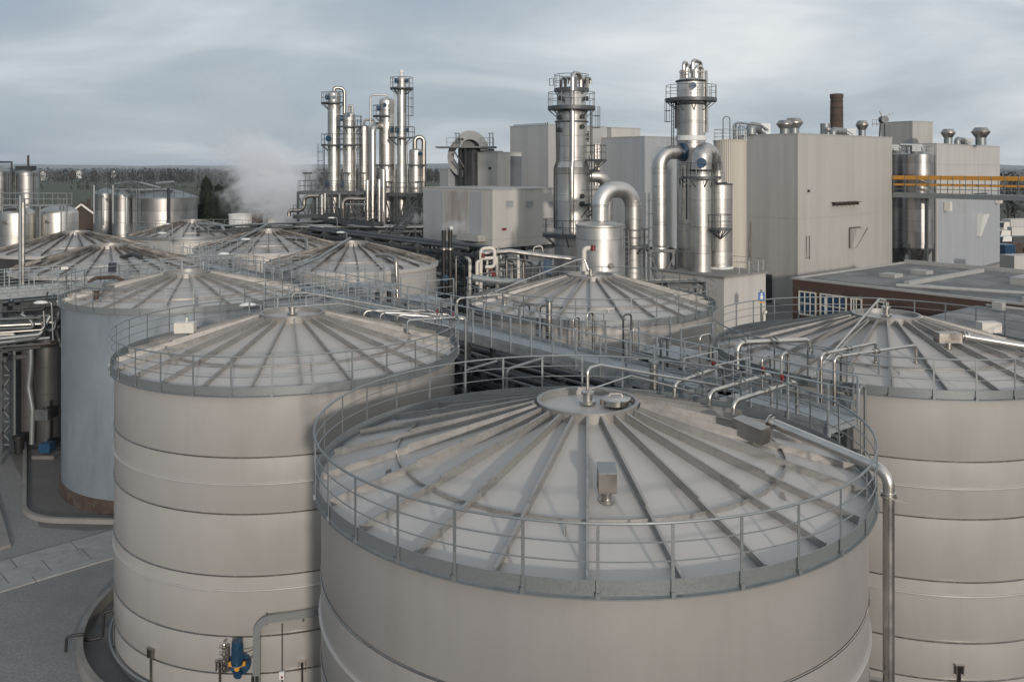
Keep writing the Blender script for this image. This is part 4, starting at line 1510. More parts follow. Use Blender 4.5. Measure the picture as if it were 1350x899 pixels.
# ductwork on the left of the roof
def roof_duct(px0, px1, py, Y, r_, label, z_):
    t = empty('air_handling_duct', (WX(px0, Y), Y, z_), label, 'duct')
    a_, b_ = Vector((WX(px0, Y), Y, z_ + r_ + .25)), Vector((WX(px1, Y), Y + 1.2, z_ + r_ + .25))
    MB().tube(fillet([a_ - Vector((0, 0, r_ + .2)), a_ + Vector((0, 0, .1)), b_ - Vector((.6, 0, 0)), b_ - Vector((-.3, 0, .6))], .6, 6), r_, 20).build('duct', M['galv'], t)
    MB().box(b_ + Vector((.2, .3, -.1)), (1.2, 1.3, r_ * 2.1)).build('fan_box', M['galv'], t)
    m_ = MB()
    for k_ in range(3):
        q = a_.lerp(b_, .25 + .25 * k_)
        m_.beam(q - Vector((0, .5, r_ + .25)), q + Vector((0, -.5, 0)), .06)
        m_.beam(q + Vector((0, .5, -r_ - .25)), q + Vector((0, .5, 0)), .06)
    m_.build('leg_frame', M['galv_d'], t)
    return t
roof_duct(990, 1010, 170, 104.0, .62, 'silver air duct at the left end of the large cream roof', zt)
roof_duct(1098, 1124, 175, 110.5, .45, 'grey covered duct between brick chimney and tapered cowl', zt)
g = MB()
q0 = Vector((WX(966, 104.6), 104.6, zt))
guard(g, [q0, q0 - b1v * -.0 + b1u * 3.0], 1.1, 1.0)
tag(g.build('roof_guard_rail', M['galv_d']), 'short guard rail at the left roof edge of the large cream building', 'railing')

# brick chimney behind
YCH = 160.0
cC = (WX(1103, YCH), YCH)
t = empty('brick_chimney', (cC[0], cC[1], 0), 'round red brick chimney stack rising behind the large cream building', 'chimney')
r0 = 8.0 * YCH / F
def chim_brick():
    mm = mat('chimney_brick', (0.08, 0.05, 0.042), 0, .9, .3, 3.0, (1, 1, 6), tint=(.05, .035, .03), tfac=.7, tscale=.5)
    return mm
MB().lathe((cC[0], cC[1], 0), [(r0 * 1.25, 0), (r0 * 1.02, WZ(150, YCH)), (r0 * 1.0, WZ(138, YCH)), (r0 * .96, WZ(131, YCH))], 32).build('shaft', chim_brick(), t)
MB().lathe((cC[0], cC[1], 0), [(r0 * .96, WZ(131, YCH)), (r0 * 1.05, WZ(129.5, YCH)), (r0 * 1.08, WZ(124.5, YCH)), (r0 * .8, WZ(124, YCH)), (r0 * .8, WZ(128, YCH))], 32).build('cap', chim_brick(), t)
for py in (134, 143, 152, 160):
    torus(MB(), cC, r0 * 1.02, WZ(py, YCH), .06, 32, 5).build('iron_band', M['dark'], t)

# B2 and its penthouse B6
b2 = cornerbox('large pale building at far right crossed by the yellow bridge', 1235, 190, 122.0, 28.0, 3.2, 'clad_l', seam=[WZ(217, 122), WZ(256, 122)], ang=44.5)
MB().obox((0.29, -.022, .5), (27.6, 0, 0), (0, .02, 0), (0, 0, WZ(258, 122) - .5)).build('lower_cladding', M['clad_g'], b2, local=True, smooth=False)
m = MB()
uu, zz = 16.8, WZ(287, 135)
m._add([(uu, -.03, zz + .6), (uu + 2.8, -.03, zz + .6), (uu, -.03, zz - 2.8), (uu, -1.0, zz + .6), (uu + 2.8, -1.0, zz + .6), (uu, -.4, zz - 2.8), (uu + .8, -.4, zz - 2.8), (uu + .8, -.03, zz - 2.8)],
       [(0, 3, 5, 2), (3, 4, 6, 5), (4, 1, 7, 6), (0, 1, 4, 3), (2, 5, 6, 7)])
m.build('wall_hood', M['white'], b2, local=True, smooth=False)
MB().box((3.0, -.5, WZ(272, 124)), (.9, .8, 1.3)).build('wall_lamp_box', M['cream'], b2, local=True)
MB().box((25.8, -.5, WZ(263, 138)), (.9, .8, 1.4)).build('wall_lamp_box', M['cream'], b2, local=True)
m = MB()
for k in range(4):
    m.obox((15.5 + k * 1.25, -.6, WZ(258.5, 133)), (.5, 0, 0), (0, .57, 0), (0, 0, .4))
m.build('canopy_bracket', M['galv_d'], b2, local=True)
m = MB()
for k in range(5):
    m.obox((8.2 + k * .9, -.05, WZ(283, 128)), (.05, 0, 0), (0, .03, 0), (0, 0, 2.6))
m.build('wall_grille', M['coping'], b2, local=True)
m = MB().obox((.3, -1.2, 0), (27.4, 0, 0), (0, 1.17, 0), (0, 0, .5)).build('plinth', M['concrete'], b2, local=True)
b6 = cornerbox('pale penthouse block standing behind the tall steel silos', 1203, 160.5, 133.0, 5.0, 5.6, 'clad', z0=10, ang=30)
zb2 = b2['zt'] + .1
zt = zb2
cowl(1250, 186, 126.5, WZ(170.5, 126.5) - zt, .8, label='mushroom cowl left on the far right building roof')
cowl(1293, 190, 132.0, WZ(168.5, 132) - zt, 1.05, label='largest mushroom cowl near the right roof end of the far right building')
roof_duct(1262, 1280, 183, 131.0, .45, 'low silver duct between the two cowls of the far right building', zb2)
# fan on a stand with bent vanes between B1 and B6
t = empty('roof_fan', (WX(1163, 118), 118, 18), 'roof fan on slim legs with raised blades, beside the penthouse block', 'fan')
m = MB()
for s_ in (-.55, .35):
    m.beam((WX(1163, 118) + s_, 118, 17), (WX(1164, 118) + s_ * .6, 118, WZ(160, 118)), .16)
m.beam((WX(1150, 118), 118, WZ(164, 118)), (WX(1176, 118), 118, WZ(164, 118)), .12)
guard(m, [Vector((WX(1150, 118), 118, WZ(167, 118))), Vector((WX(1160, 118), 118, WZ(167, 118)))], .9, .6)
m.build('stand', M['galv_d'], t)
MB().tube([(WX(1165, 118), 117.5, WZ(158, 118)), (WX(1165, 118), 118.6, WZ(158, 118))], .5, 18).build('fan_drum', M['galv_d'], t)
m = MB()
m.tube(fillet([W(1165, 157, 118), W(1171, 152, 118), W(1178, 149.5, 118)], .4), .08, 6)
m.tube(fillet([W(1164, 157, 118), W(1162, 150, 118), W(1160, 147, 118)], .4), .12, 6)
m.build('blade', M['galv'], t)

# tall steel silos between the two buildings
SG = 'tall stainless silos between the cream buildings'
for i, (px, w_, Y, lab) in enumerate(((1210.5, 37, 113.0, 'full width stainless silo on legs beneath the yellow bridge'),
                                      (1181, 36, 118.0, 'stainless silo half hidden by the large cream building'))):
    c_ = (WX(px, Y), Y)
    r_ = w_ / 2 * Y / F
    zb, zt_ = WZ(327, Y), WZ(204, Y)
    t = empty('stainless_silo', (c_[0], c_[1], 0), lab, 'silo', SG)
    MB().lathe((c_[0], c_[1], 0), [(r_, zb)] + [(r_ + (0.02 if k % 2 else 0), zb + (zt_ - zb) * k / 14) for k in range(1, 14)] + [(r_, zt_), (r_ * .5, zt_ + .35), (.02, zt_ + .45)], 48).build('shell', M['silo'], t)
    MB().lathe((c_[0], c_[1], 0), [(.35, zb - 2.4), (r_ * .98, zb)], 40).build('hopper', M['silo'], t)
    for k in range(6):
        a = R(30 + 60 * k)
        MB().beam((c_[0] + math.cos(a) * r_ * .97, c_[1] + math.sin(a) * r_ * .97, 0), (c_[0] + math.cos(a) * r_ * .97, c_[1] + math.sin(a) * r_ * .97, zb + .6), .22).build('leg', M['galv_d'], t)
    m = MB()
    torus(m, c_, r_ + .03, zb, .1, 40, 6)
    m.build('ring_beam', M['galv_d'], t)
    m = MB()
    guard(m, arc(c_, r_ - .1, zt_ + .05, 0, 2 * PI * 23 / 24, 23), 1.0, .9, .03, 1, .05, closed=True)
    m.box((c_[0] - .4, c_[1], zt_ + .8), (1.2, .9, .8))
    m.tube(fillet([Vector((c_[0] + .5, c_[1], zt_ + .3)), Vector((c_[0] + .5, c_[1], zt_ + 1.2)), Vector((c_[0] - 2.2, c_[1] + .5, zt_ + 1.3))], .3), .22, 10)
    m.build('top_gear', M['galv'], t)
    ladder_mb(c_[0] + r_ + .1, c_[1] - .5, 1, zt_, R(-20), False).build('ladder', M['galv_d'], t)
pipe('drain_pipe', 'grey bent pipe at the foot of the far right building beside the silos', [Vector((WX(1230, 112), 112, 1.4)), Vector((WX(1240, 112), 112, 1.4)), Vector((WX(1240, 112), 112, 0))][::-1], .22, 'galv_d', 'pipe', .5)

# yellow pipe bridge
t = empty('pipe_bridge', (50.0, 112.0, 12.0), 'raised grey walkway bridge with bright yellow rails at far right', 'bridge')
a_, b_ = Vector((49.6, 112.6, 0)), Vector((62.0, 97.0, 0))
dd_ = (b_ - a_).normalized()
ss_ = Vector((-dd_.y, dd_.x, 0))
zd = CZ - 3.45
up = Vector((0, 0, 1))
MB().obox(a_ + up * zd, dd_ * 20, ss_ * 1.6, up * .1).build('deck', M['grate'], t)
m = MB()
for s_ in (0, 1.6):
    m.beam(a_ + ss_ * s_ + up * (zd - .25), a_ + ss_ * s_ + dd_ * 20 + up * (zd - .25), .16, .55)
m.build('girder', M['galv'], t)
for s_ in (0.02, 1.58):
    m = MB()
    m.beam(a_ + ss_ * s_ + up * (zd + 2.05), a_ + ss_ * s_ + dd_ * 20 + up * (zd + 2.05), .3, .5)
    m.build('yellow_beam', M['yellow'], t)
    m = MB()
    m.beam(a_ + ss_ * s_ + up * (zd + 1.15), a_ + ss_ * s_ + dd_ * 20 + up * (zd + 1.15), .16, .26)
    m.build('yellow_rail', M['yellow'], t)
    g = MB()
    for k in range(14):
        q = a_ + ss_ * (s_ - .14 if s_ < 1 else s_ + .14) + dd_ * (k * 1.5 + .2)
        g.beam(q + up * zd, q + up * (zd + 2.3), .07)
    g.beam(a_ + ss_ * (s_ - .14) + up * (zd + .6), a_ + ss_ * (s_ - .14) + dd_ * 20 + up * (zd + .6), .05)
    g.build('guard_rail', M['galv'], t)
for k in (4, 18):
    MB().beam(a_ + dd_ * k + ss_ * .8, a_ + dd_ * k + ss_ * .8 + up * (zd - .5), .35).build('pier', M['galv_d'], t)
pipe('stair_stringer', 'sloping grey stair beam under the right end of the yellow bridge', [W(1318, 258, 104), W(1352, 279, 100)], .18, 'galv_d', 'beam')

# ------------------------------------------------------------------ brick office with flat roof
YO = 84.0
HO = WZ(366.5, YO)
o = empty('brick_office', (WX(1045, YO), YO, 0), 'low red brick office with blue glazed white windows behind the right hand tank', 'building', rz=R(-50.8))
LW = 34.0
MB().obox((0, 0, 0), (LW, 0, 0), (0, 22, 0), (0, 0, HO - .12)).build('wall', M['brick'], o, local=True, smooth=False)
MB().obox((.3, .3, HO - .119), (LW - .6, 0, 0), (0, 21.4, 0), (0, 0, .03)).build('roof', M['flatroof'], o, local=True, smooth=False)
m = MB()
m.obox((-.08, -.08, HO - .12), (LW + .16, 0, 0), (0, .38, 0), (0, 0, .18))
m.obox((-.08, .30, HO - .12), (.38, 0, 0), (0, 21.7, 0), (0, 0, .18))
m.obox((.3, 21.62, HO - .12), (LW, 0, 0), (0, .38, 0), (0, 0, .45))
m.build('coping', M['coping'], o, local=True, smooth=False)
m = MB()
m.obox((9, 4, HO - .085), (.5, 0, 0), (0, 16, 0), (0, 0, .35))
m.obox((20, 7, HO - .085), (13, 0, 0), (0, .4, 0), (0, 0, .4))
m.obox((15, 12, HO - .085), (4.5, 0, 0), (0, 6, 0), (0, 0, .7))
m.obox((11, 3, HO - .08), (2.5, 0, 0), (0, 1.2, 0), (0, 0, .25))
m.obox((4.5, 8, HO - .085), (1.6, 0, 0), (0, 1.6, 0), (0, 0, .35))
m.obox((5.2, 13, HO - .085), (1.6, 0, 0), (0, 1.6, 0), (0, 0, .35))
m.obox((20, 1.2, HO - .085), (.45, 0, 0), (0, 5.7, 0), (0, 0, .45))
m.obox((26, 8, HO - .085), (.45, 0, 0), (0, 8, 0), (0, 0, .45))
m.obox((14, 18.5, HO - .085), (9, 0, 0), (0, .4, 0), (0, 0, .5))
m.build('roof_upstand', M['coping'], o, local=True, smooth=False)


for (u0, v0, du_, dv_) in ((1.2, 2.2, 6.5, 4.5), (21.5, 1.5, 9, 4.8), (10.2, 9, 4, 7.5)):
    MB().obox((u0, v0, HO - .083), (du_, 0, 0), (0, dv_, 0), (0, 0, .004)).build('roof_patch', M['asphalt'], o, local=True, smooth=False)
MB().tube([(9.8, 1.0, HO + .25), (33, 9.8, HO + .25)], .16, 10).build('roof_pipe', M['coping'], o, local=True)


def window(u, w, z, h, cols, rows, dark=False):
    p = MB().obox((u, -.03, z), (w, 0, 0), (0, .02, 0), (0, 0, h)).build('window', M['glass_d'] if dark else M['glass'], o, local=True, smooth=False)
    f = MB()
    for k in range(cols + 1):
        wd = .13 if k in (0, cols) else .08
        f.obox((u + w * k / cols - wd / 2, -.10, z - .06), (wd, 0, 0), (0, .068, 0), (0, 0, h + .12))
    for k in range(rows + 1):
        wd = .13 if k in (0, rows) else .08
        f.obox((u + .05, -.093, z + h * k / rows - wd / 2), (w - .1, 0, 0), (0, .062, 0), (0, 0, wd))
    f.build('frame', M['cream'], p, local=True, smooth=False)
    MB().obox((u - .1, -.16, z - .16), (w + .2, 0, 0), (0, .15, 0), (0, 0, .08)).build('sill', M['concrete'], p, local=True, smooth=False)


zw = WZ(413, 83.5)
window(.75, 1.75, zw, 2.15, 3, 2)
window(3.0, 2.6, zw, 2.15, 4, 2)
window(6.1, 1.0, zw, 2.1, 2, 1, True)
window(8.6, 1.0, zw, 2.1, 1, 1, True)
MB().obox((0, -.02, zw + 2.3), (LW, 0, 0), (0, .018, 0), (0, 0, .22)).build('lintel_band', M['rust'], o, local=True, smooth=False)
# lower flat roof in front
o2 = empty('flat_roof_annex', (WX(1195, 60), 60, 0), 'low annex with dark felt roof below the brick wall at right', 'building', rz=R(-50.8))
zA = WZ(414, 64)
MB().obox((0, 0, 0), (24, 0, 0), (0, 11.5, 0), (0, 0, zA)).build('wall', M['brick'], o2, local=True, smooth=False)
MB().obox((-.15, -.15, zA), (24.3, 0, 0), (0, 11.6, 0), (0, 0, .1)).build('roof', M['flatroof'], o2, local=True, smooth=False)
m = MB()
m.tube([(1.0, 10.5, zA + .35), (15, 10.5, zA + .35)], .12, 8)
m.box((7.2, 10.4, zA + .55), (.9, .8, .7))
m.box((2.0, 10.2, zA + .45), (.7, .7, .6))
m.build('roof_pipe', M['coping'], o2, local=True)
# mandatory sign on a post
YG = 66
t = empty('safety_sign', (WX(1003.5, YG), YG, 0), 'blue mandatory sign with white figure on a pole by the roller door', 'sign')
MB().beam((WX(1003.5, YG), YG, 0), (WX(1003.5, YG), YG, WZ(382, YG)), .09).build('post', M['galv'], t)
sgn = MB().box((WX(1003.5, YG), YG - .08, WZ(391, YG)), (.5, .04, .68)).build('sign_board', M['blue_b'], t)
f = MB()
x_, z_ = WX(1003.5, YG), WZ(391, YG)
f.tube([(x_, YG - .105, z_ + .2), (x_, YG - .115, z_ + .2)], .075, 16)
f.box((x_, YG - .11, z_ - .02), (.2, .01, .24)).box((x_ - .055, YG - .11, z_ - .21), (.07, .01, .15)).box((x_ + .055, YG - .11, z_ - .21), (.07, .01, .15))
f.build('pictogram', M['white'], sgn)
MB().box((x_, YG - .08, z_ - .42), (.5, .04, .1)).build('yellow_plate', M['yellow'], t)

# ------------------------------------------------------------------ boiler house on stilts (B3), with its stained cladding
Y3 = 78.0
z3 = WZ(328, Y3)
def stained():
    return cladding('stained_cladding', (0.38, 0.375, 0.36), stain=(0.16, 0.10, 0.085), sfac=.75, ssc=(1.1, 1.1, .22), slo=.42, shi=.68)
b3 = cornerbox('cream elevated plant house with rust stained side and three small louvres, left of the tower', 649.5, 251, Y3, 8.6, 10.8, 'clad_l', z0=z3, seam=[WZ(316.5, Y3)], ang=41, seam_t=.06)
MB().obox((-.014, 3.6, z3 + .9), (.012, 0, 0), (0, 3.8, 0), (0, 0, 4.2)).build('stained_sheets', stained(), b3, local=True, smooth=False)
MB().obox((-.012, 1.6, z3 + .9), (.01, 0, 0), (0, 1.9, 0), (0, 0, 4.2)).build('side_sheets', M['clad_g'], b3, local=True, smooth=False)
MB().obox((-.012, 7.5, z3 + .3), (.01, 0, 0), (0, 3.2, 0), (0, 0, 4.8)).build('side_sheets', M['clad_g'], b3, local=True, smooth=False)
for u in (1.6, 4.1, 7.0):
    louvre(b3, u, WZ(273, Y3) - .1 * u / 4, .85, .5)
m = MB().obox((-.9, 1.0, z3 + .6), (.87, 0, 0), (0, 3.2, 0), (0, 0, .6)).build('wall_hood', M['coping'], b3, local=True, smooth=False)
m = MB().box((1.3, -.1, WZ(303, Y3)), (.4, .14, .2)).build('alarm_beacon', M['red'], b3, local=True)
for (u, v) in ((.2, .2), (4.2, .2), (8.3, .2), (.2, 5.4), (.2, 10.5), (8.3, 5.4), (8.3, 10.5)):
    MB().box((u, v, z3 / 2), (.32, .32, z3)).build('stilt', M['galv_d'], b3, local=True)
m = MB()
m.obox((.1, .4, z3 - .45), (8.4, 0, 0), (0, .25, 0), (0, 0, .4)).obox((.4, .7, z3 - .45), (.25, 0, 0), (0, 9.8, 0), (0, 0, .4))
m.build('floor_beam', M['galv_d'], b3, local=True)

# blocks by the conveyor
b7 = cornerbox('small white flat roofed block between conveyor arch and tall grey building', 656.0, 202, 92.0, 3.4, 3.4, 'clad_l', ang=41)
MB().obox((1.8, -.03, 9), (1.6, 0, 0), (0, .02, 0), (0, 0, b7['zt'] - 9.3)).build('dark_panel', M['clad_d'], b7, local=True, smooth=False)
MB().box((-.1, 1.2, WZ(222, 92)), (.14, .3, .25)).build('wall_box', M['dark'], b7, local=True)
b8 = cornerbox('low pale blue shed just left of the conveyor arch', 591, 224, 96.0, 2.5, 1.6, 'clad_g', ang=41)
# conveyor arch: curved box casing round a square tower
YW = 95.0
SW = YW / F
t = empty('conveyor_tower', (WX(625, YW), YW, 0), 'grey conveyor tower wrapped in a curved steel casing like a half wheel', 'conveyor')
tw = MB()
tw.box((WX(627, YW), YW + 1.6, WZ(245, YW) / 2 + 4), (3.1, 2.6, 2 * (WZ(196, YW) - WZ(245, YW) / 2 - 4)), R(40))
tw.build('tower_casing', M['galv_d'], t)
MB().box((WX(640, YW), YW + 1.5, (WZ(199, YW)) / 2), (2.6, 2.8, WZ(199, YW)), R(40)).build('head_house', M['galv'], t)
def casing(cxp, czp, ro, ri, a0, a1, dep, name):
    m_ = MB()
    n_ = 22
    vs, fs = [], []
    for k in range(n_ + 1):
        a = R(a0 + (a1 - a0) * k / n_)
        for rr in (ro, ri):
            for dy_ in (0, 1):
                vs.append(Vector((WX(cxp, YW) + math.cos(a) * rr * SW * .92, YW + dy_ * dep - math.cos(a) * rr * SW * .35, WZ(czp, YW) + math.sin(a) * rr * SW)))
    for k in range(n_):
        b_ = k * 4
        for (p, q) in ((0, 1), (1, 3), (3, 2), (2, 0)):
            fs.append((b_ + p, b_ + q, b_ + 4 + q, b_ + 4 + p))
    fs += [(0, 2, 3, 1), (n_ * 4, n_ * 4 + 1, n_ * 4 + 3, n_ * 4 + 2)]
    m_._add(vs, fs)
    return m_.build(name, M['coping'], t)
casing(614, 207, 27, 18, 112, 262, 1.0, 'curved_casing')
casing(619.5, 199, 26.5, 15, 0, 140, 1.4, 'top_casing')
MB().tube([(WX(621, YW), YW + .9, WZ(199, YW)), (WX(621, YW), YW + 1.3, WZ(199, YW))], 15.5 * SW, 32).build('casing_back', M['galv_d'], t)
m = MB()
z_ = WZ(194.5, YW)
m.box((WX(615, YW), YW + .3, z_), (6.6, 3.4, .16), 0)
m.build('platform', M['galv_d'], t)
g = MB()
guard(g, [Vector((WX(590, YW), YW - 1.2, z_)), Vector((WX(602, YW), YW - 1.2, z_))], 1.0, .9)
g.build('guard_rail', M['galv_d'], t)
g = MB()
guard(g, [Vector((WX(634, YW), YW - 1.2, z_)), Vector((WX(651, YW), YW - 1.2, z_))], 1.0, .8)
g.build('guard_rail', M['galv_d'], t)
for pxs in ((602, 606), (646, 650)):
    g = MB()
    for px in pxs:
        g.beam((WX(px, YW), YW - 1.0, z_), (WX(px, YW), YW - 1.0, WZ(176.5, YW)), .07)
    g.beam((WX(pxs[0] - 2, YW), YW - 1, WZ(176.5, YW)), (WX(pxs[1] + 1, YW), YW - 1, WZ(176.5, YW)), .1)
    g.build('light_mast', M['galv_d'], t)
m = MB()
m.beam(W(599, 200, YW - .6), W(612, 221, YW - .6), .16)
m.beam(W(598, 210, YW - .6), W(606, 222, YW - .6), .16)
m.beam(W(607, 196, YW - .5), W(607, 246, YW - .5), .25)
m.beam(W(613, 196, YW - .5), W(613, 246, YW - .5), .25)
m.build('frame', M['dark'], t)
MB().lathe((WX(608, YW), YW - 1.4, WZ(186, YW)), [(.01, 0), (.34, 0), (.34, .25), (.01, .25)], 16).build('inspection_port', M['dark'], t)
# ------------------------------------------------------------------ grouped round tanks far left
YL = 110.0
SL = YL / F


def plain_tank(name, label, c, r, zt, rise, material='silo', rail=True, pipes=(), z0=0.0, group=None):
    t = empty(name, (c[0], c[1], 0), label, 'tank', group)
    pr = [(r, z0)]
    z = z0 + 1.5
    while z < zt - .4:
        pr += [(r, z - .03), (r + .02, z - .02), (r + .02, z + .02), (r, z + .03)]
        z += 1.5
    MB().lathe((c[0], c[1], 0), pr + [(r, zt)], 56).build('wall', M[material], t)
    MB().lathe((c[0], c[1], 0), [(r + .06, zt - .1), (r + .06, zt + .02), (r, zt + .06), (r * .5, zt + .06 + rise * .6), (.3, zt + .06 + rise), (.02, zt + .08 + rise)], 56).build('roof', M['galv'], t)
    if rail:
        g = MB()
        guard(g, arc(c, r - .05, zt + .05, 0, 2 * PI * 47 / 48, 47), 1.15, 1.2, .03, 1, .05, closed=True)
        g.build('guard_rail', M['galv_d'], t)
    return t


t = plain_tank('round_tank', 'largest stainless tank of the distant group left of the dark conifers', (WX(218, YL), YL), 40 * SL, WZ(260, YL), 1.1)
m = MB()
m.beam(W(222, 248, 106), W(222, 295, 106), .3)
m.build('dark_downpipe', M['dark'], t)
ladder_mb(WX(184, 106), 105.6, 0, WZ(250, 106), R(-100), True).build('ladder', M['galv'], t)
t = plain_tank('round_tank', 'stainless tank at the left end of the distant group', (WX(139, 111), 111), 14.5 * SL, WZ(255, YL), .6)
t = plain_tank('round_tank', 'stainless tank in the middle of the distant group, two bent pipes before it', (WX(163, 109), 109), 14 * SL, WZ(256, YL), .6)
m = MB()
for px in (136, 167):
    m.tube(fillet([W(px, 297, 105.5), W(px, 259, 105.5), W(px - 3, 258, 106.4)], .3), .14, 8)
for px in (124, 149):
    m.tube([W(px, 295, 105.2), W(px, 244, 105.2)], .1, 8)
m.build('bent_pipe', M['galv'], t)
t = empty('tank_top_walkway', (WX(190, 107), 107, WZ(252, 107)), 'walkway with pipes and rails over the distant group of round tanks', 'walkway')
m = MB()
m.obox((WX(150, 108.5), 108.5, WZ(251, 107)), (7.2, 0, 0), (0, .9, 0), (0, 0, .12))
m.build('deck', M['grate'], t)
g = MB()
zz = WZ(250.5, 107)
guard(g, [Vector((WX(150, 108.5), 108.5, zz)), Vector((WX(150, 108.5) + 7.2, 108.5, zz))], 1.1, 1.0)
guard(g, [Vector((WX(150, 108.5), 109.4, zz)), Vector((WX(150, 108.5) + 7.2, 109.4, zz))], 1.1, 1.0)
g.build('guard_rail', M['galv_d'], t)
m = MB()
m.tube([W(185, 241, 108), W(212, 248, 108)], .14, 8)
m.tube([W(206, 242, 108), W(230, 240, 108)], .16, 8)
m.tube([W(150, 243, 109), W(175, 239, 109), W(190, 242, 109)], .07, 6)
m.build('top_pipes', M['galv'], t)

# silos and vessels at the left edge
for px, w_, yt, Y, mt, lab in ((36, 28, 227, 95, 'silo', 'dull stainless silo with conical cap at far left, rusty mast above it'),
                               (-1, 27, 226, 96, 'silo', 'stainless silo cut off by the left photo edge')):
    c_ = (WX(px, Y), Y)
    t = plain_tank('stainless_silo', lab, c_, w_ / 2 * Y / F, WZ(yt, Y), .5, mt, rail=False)
    if px > 0:
        m = MB()
        m.beam((c_[0] + .1, Y, WZ(226, Y)), (c_[0] + .1, Y, WZ(205, Y)), .2)
        m.build('mast', M['rust'], t)
        m = MB()
        m.box((c_[0], Y - .3, WZ(222, Y)), (1.8, 1.0, .5))
        m.tube([(c_[0] - 1.2, Y - .9, 5), (c_[0] - 1.2, Y - .9, WZ(214, Y)), (c_[0] - 3.4, Y - .9, WZ(214, Y))], .12, 8)
        m.build('top_gear', M['dark'], t)
        m = MB()
        for q in (-1.35, 1.35):
            m.beam((c_[0] + q, Y - 1.2, 0), (c_[0] + q, Y - 1.2, WZ(228, Y)), .1)
        m.build('side_pipe', M['dark'], t)
for px, w_, yt, Y, lab in ((77.5, 47, 281, 88, 'domed stainless vessel beneath the far left railing, nearer the photo centre'),
                           (22, 44, 282, 86, 'domed stainless vessel close to the left photo edge, partly behind the vent pipes')):
    c_ = (WX(px, Y), Y)
    t = column('domed_vessel', lab, c_, w_ / 2 * Y / F, .2, WZ(yt, Y), .42, 'vessel', 'domed vessels at far left', material='shell', seams=2.2)
    m = MB()
    manway(t, c_, w_ / 2 * Y / F, WZ(yt + 10, Y), R(-95), .18, 'steel_d')
    for k in (0.8, 1.1, 1.4):
        m.tube([Vector((c_[0] + k, Y - 1.6 + k * .4, 2)), Vector((c_[0] + k, Y - 1.6 + k * .4, WZ(261, Y)))], .06, 6)
    m.build('side_pipe', M['galv'], t)
zz = WZ(270, 84.5)
t = empty('vessel_walkway', (WX(50, 84.5), 84.5, zz), 'pale grey railed walkway over the two domed vessels at far left', 'walkway')
MB().obox((WX(-25, 84.5), 84.5, zz - .15), (WX(88, 84.5) - WX(-25, 84.5), 0, 0), (0, 1.0, 0), (0, 0, .15)).build('deck', M['galv'], t)
g = MB()
for y_ in (84.5, 85.5):
    guard(g, [Vector((WX(-25, 84.5), y_, zz)), Vector((WX(88, 84.5), y_, zz))], 1.1, 1.4, .035, 1, .06)
for px in (2, 25, 52, 80, 87):
    g.beam((WX(px, 84.5), 84.6, 0), (WX(px, 84.5), 84.6, zz), .12)
g.build('guard_rail', M['galv'], t)

# two thin vent pipes in front
for px, yt, lab in ((26.8, 258, 'taller thin galvanised vent pipe of the pair at left'), (30.6, 267, 'shorter brighter vent pipe of the pair at left')):
    pipe('vent_pipe', lab, [Vector((WX(px, 52), 52, 0)), Vector((WX(px, 52), 52, WZ(yt, 52)))], .1, 'galv' if px < 28 else 'steel', 'pipe')

# small gabled house beyond
def house(px, Y, w_, d_, h_, label, wallm, roofm, rz=.4, group=None):
    t = empty('house', (WX(px, Y), Y, 0), label, 'house', group, rz=rz)
    m = MB()
    m.obox((-w_ / 2, -d_ / 2, 0), (w_, 0, 0), (0, d_, 0), (0, 0, h_))
    m._add([(-w_ / 2, -d_ / 2, h_), (w_ / 2, -d_ / 2, h_), (0, -d_ / 2, h_ + w_ * .42), (-w_ / 2, d_ / 2, h_), (w_ / 2, d_ / 2, h_), (0, d_ / 2, h_ + w_ * .42)], [(0, 1, 2), (5, 4, 3)])
    m.build('wall', wallm, t, local=True, smooth=False)
    r_ = MB()
    for s_ in (-1, 1):
        a = Vector((s_ * (w_ / 2 + .35), -d_ / 2 - .3, h_ - .25))
        r_.obox(a, (0, d_ + .6, 0), Vector((-s_ * (w_ / 2 + .35), 0, w_ * .42 + .4)), (s_ * .08, 0, .18))
    rf = r_.build('roof', roofm, t, local=True, smooth=False)
    MB().box((w_ * .2, d_ * .25, h_ + w_ * .42), (.6, .9, 1.6)).build('chimney', wallm, rf, local=True)
    w2 = MB()
    for k in (-1, 1):
        w2.box((k * w_ * .22, -d_ / 2 - .02, h_ * .62), (w_ * .16, .06, h_ * .22))
    w2.build('window', M['glass_d'], t, local=True)
    return t


redroof = mat('red_roof_tiles', (0.07, 0.035, 0.028), 0, .85, .2, 2)
brickw = mat('house_brick', (0.05, 0.036, 0.03), 0, .85, .2, 2)
hw = house(108, 150, 5.0, 8, WZ(285, 150), 'gabled house with white verge boards just beyond the domed vessels', brickw, redroof, rz=R(25))
m = MB()
for s_ in (-1, 1):
    m.beam((s_ * 2.9, -4.35, WZ(285, 150) - .25), (0, -4.35, WZ(285, 150) + 2.2), .12, .26)
m.build('verge_board', M['white'], hw, local=True)
rnd = random.Random(5)
hl_ = [(58, 1020, 'white'), (96, 1110, 'b'), (104, 1200, 'w2'), (124, 1140, 'b'), (150, 1280, 'w2')]
hlab = ['pale house among the bare trees at far left', 'brick house in the middle of the distant village', 'pale house in the middle of the distant village',
        'red roofed brick house at the right of the distant village', 'pale house at the far right end of the distant village']
for (px, Y, k), lb in zip(hl_, hlab):
    house(px, Y, 6.5, 8, 8.5, lb, M['coping'] if k == 'white' else (M['coping'] if k == 'w2' else brickw), redroof, rz=rnd.uniform(-.7, .7), group='distant village houses')

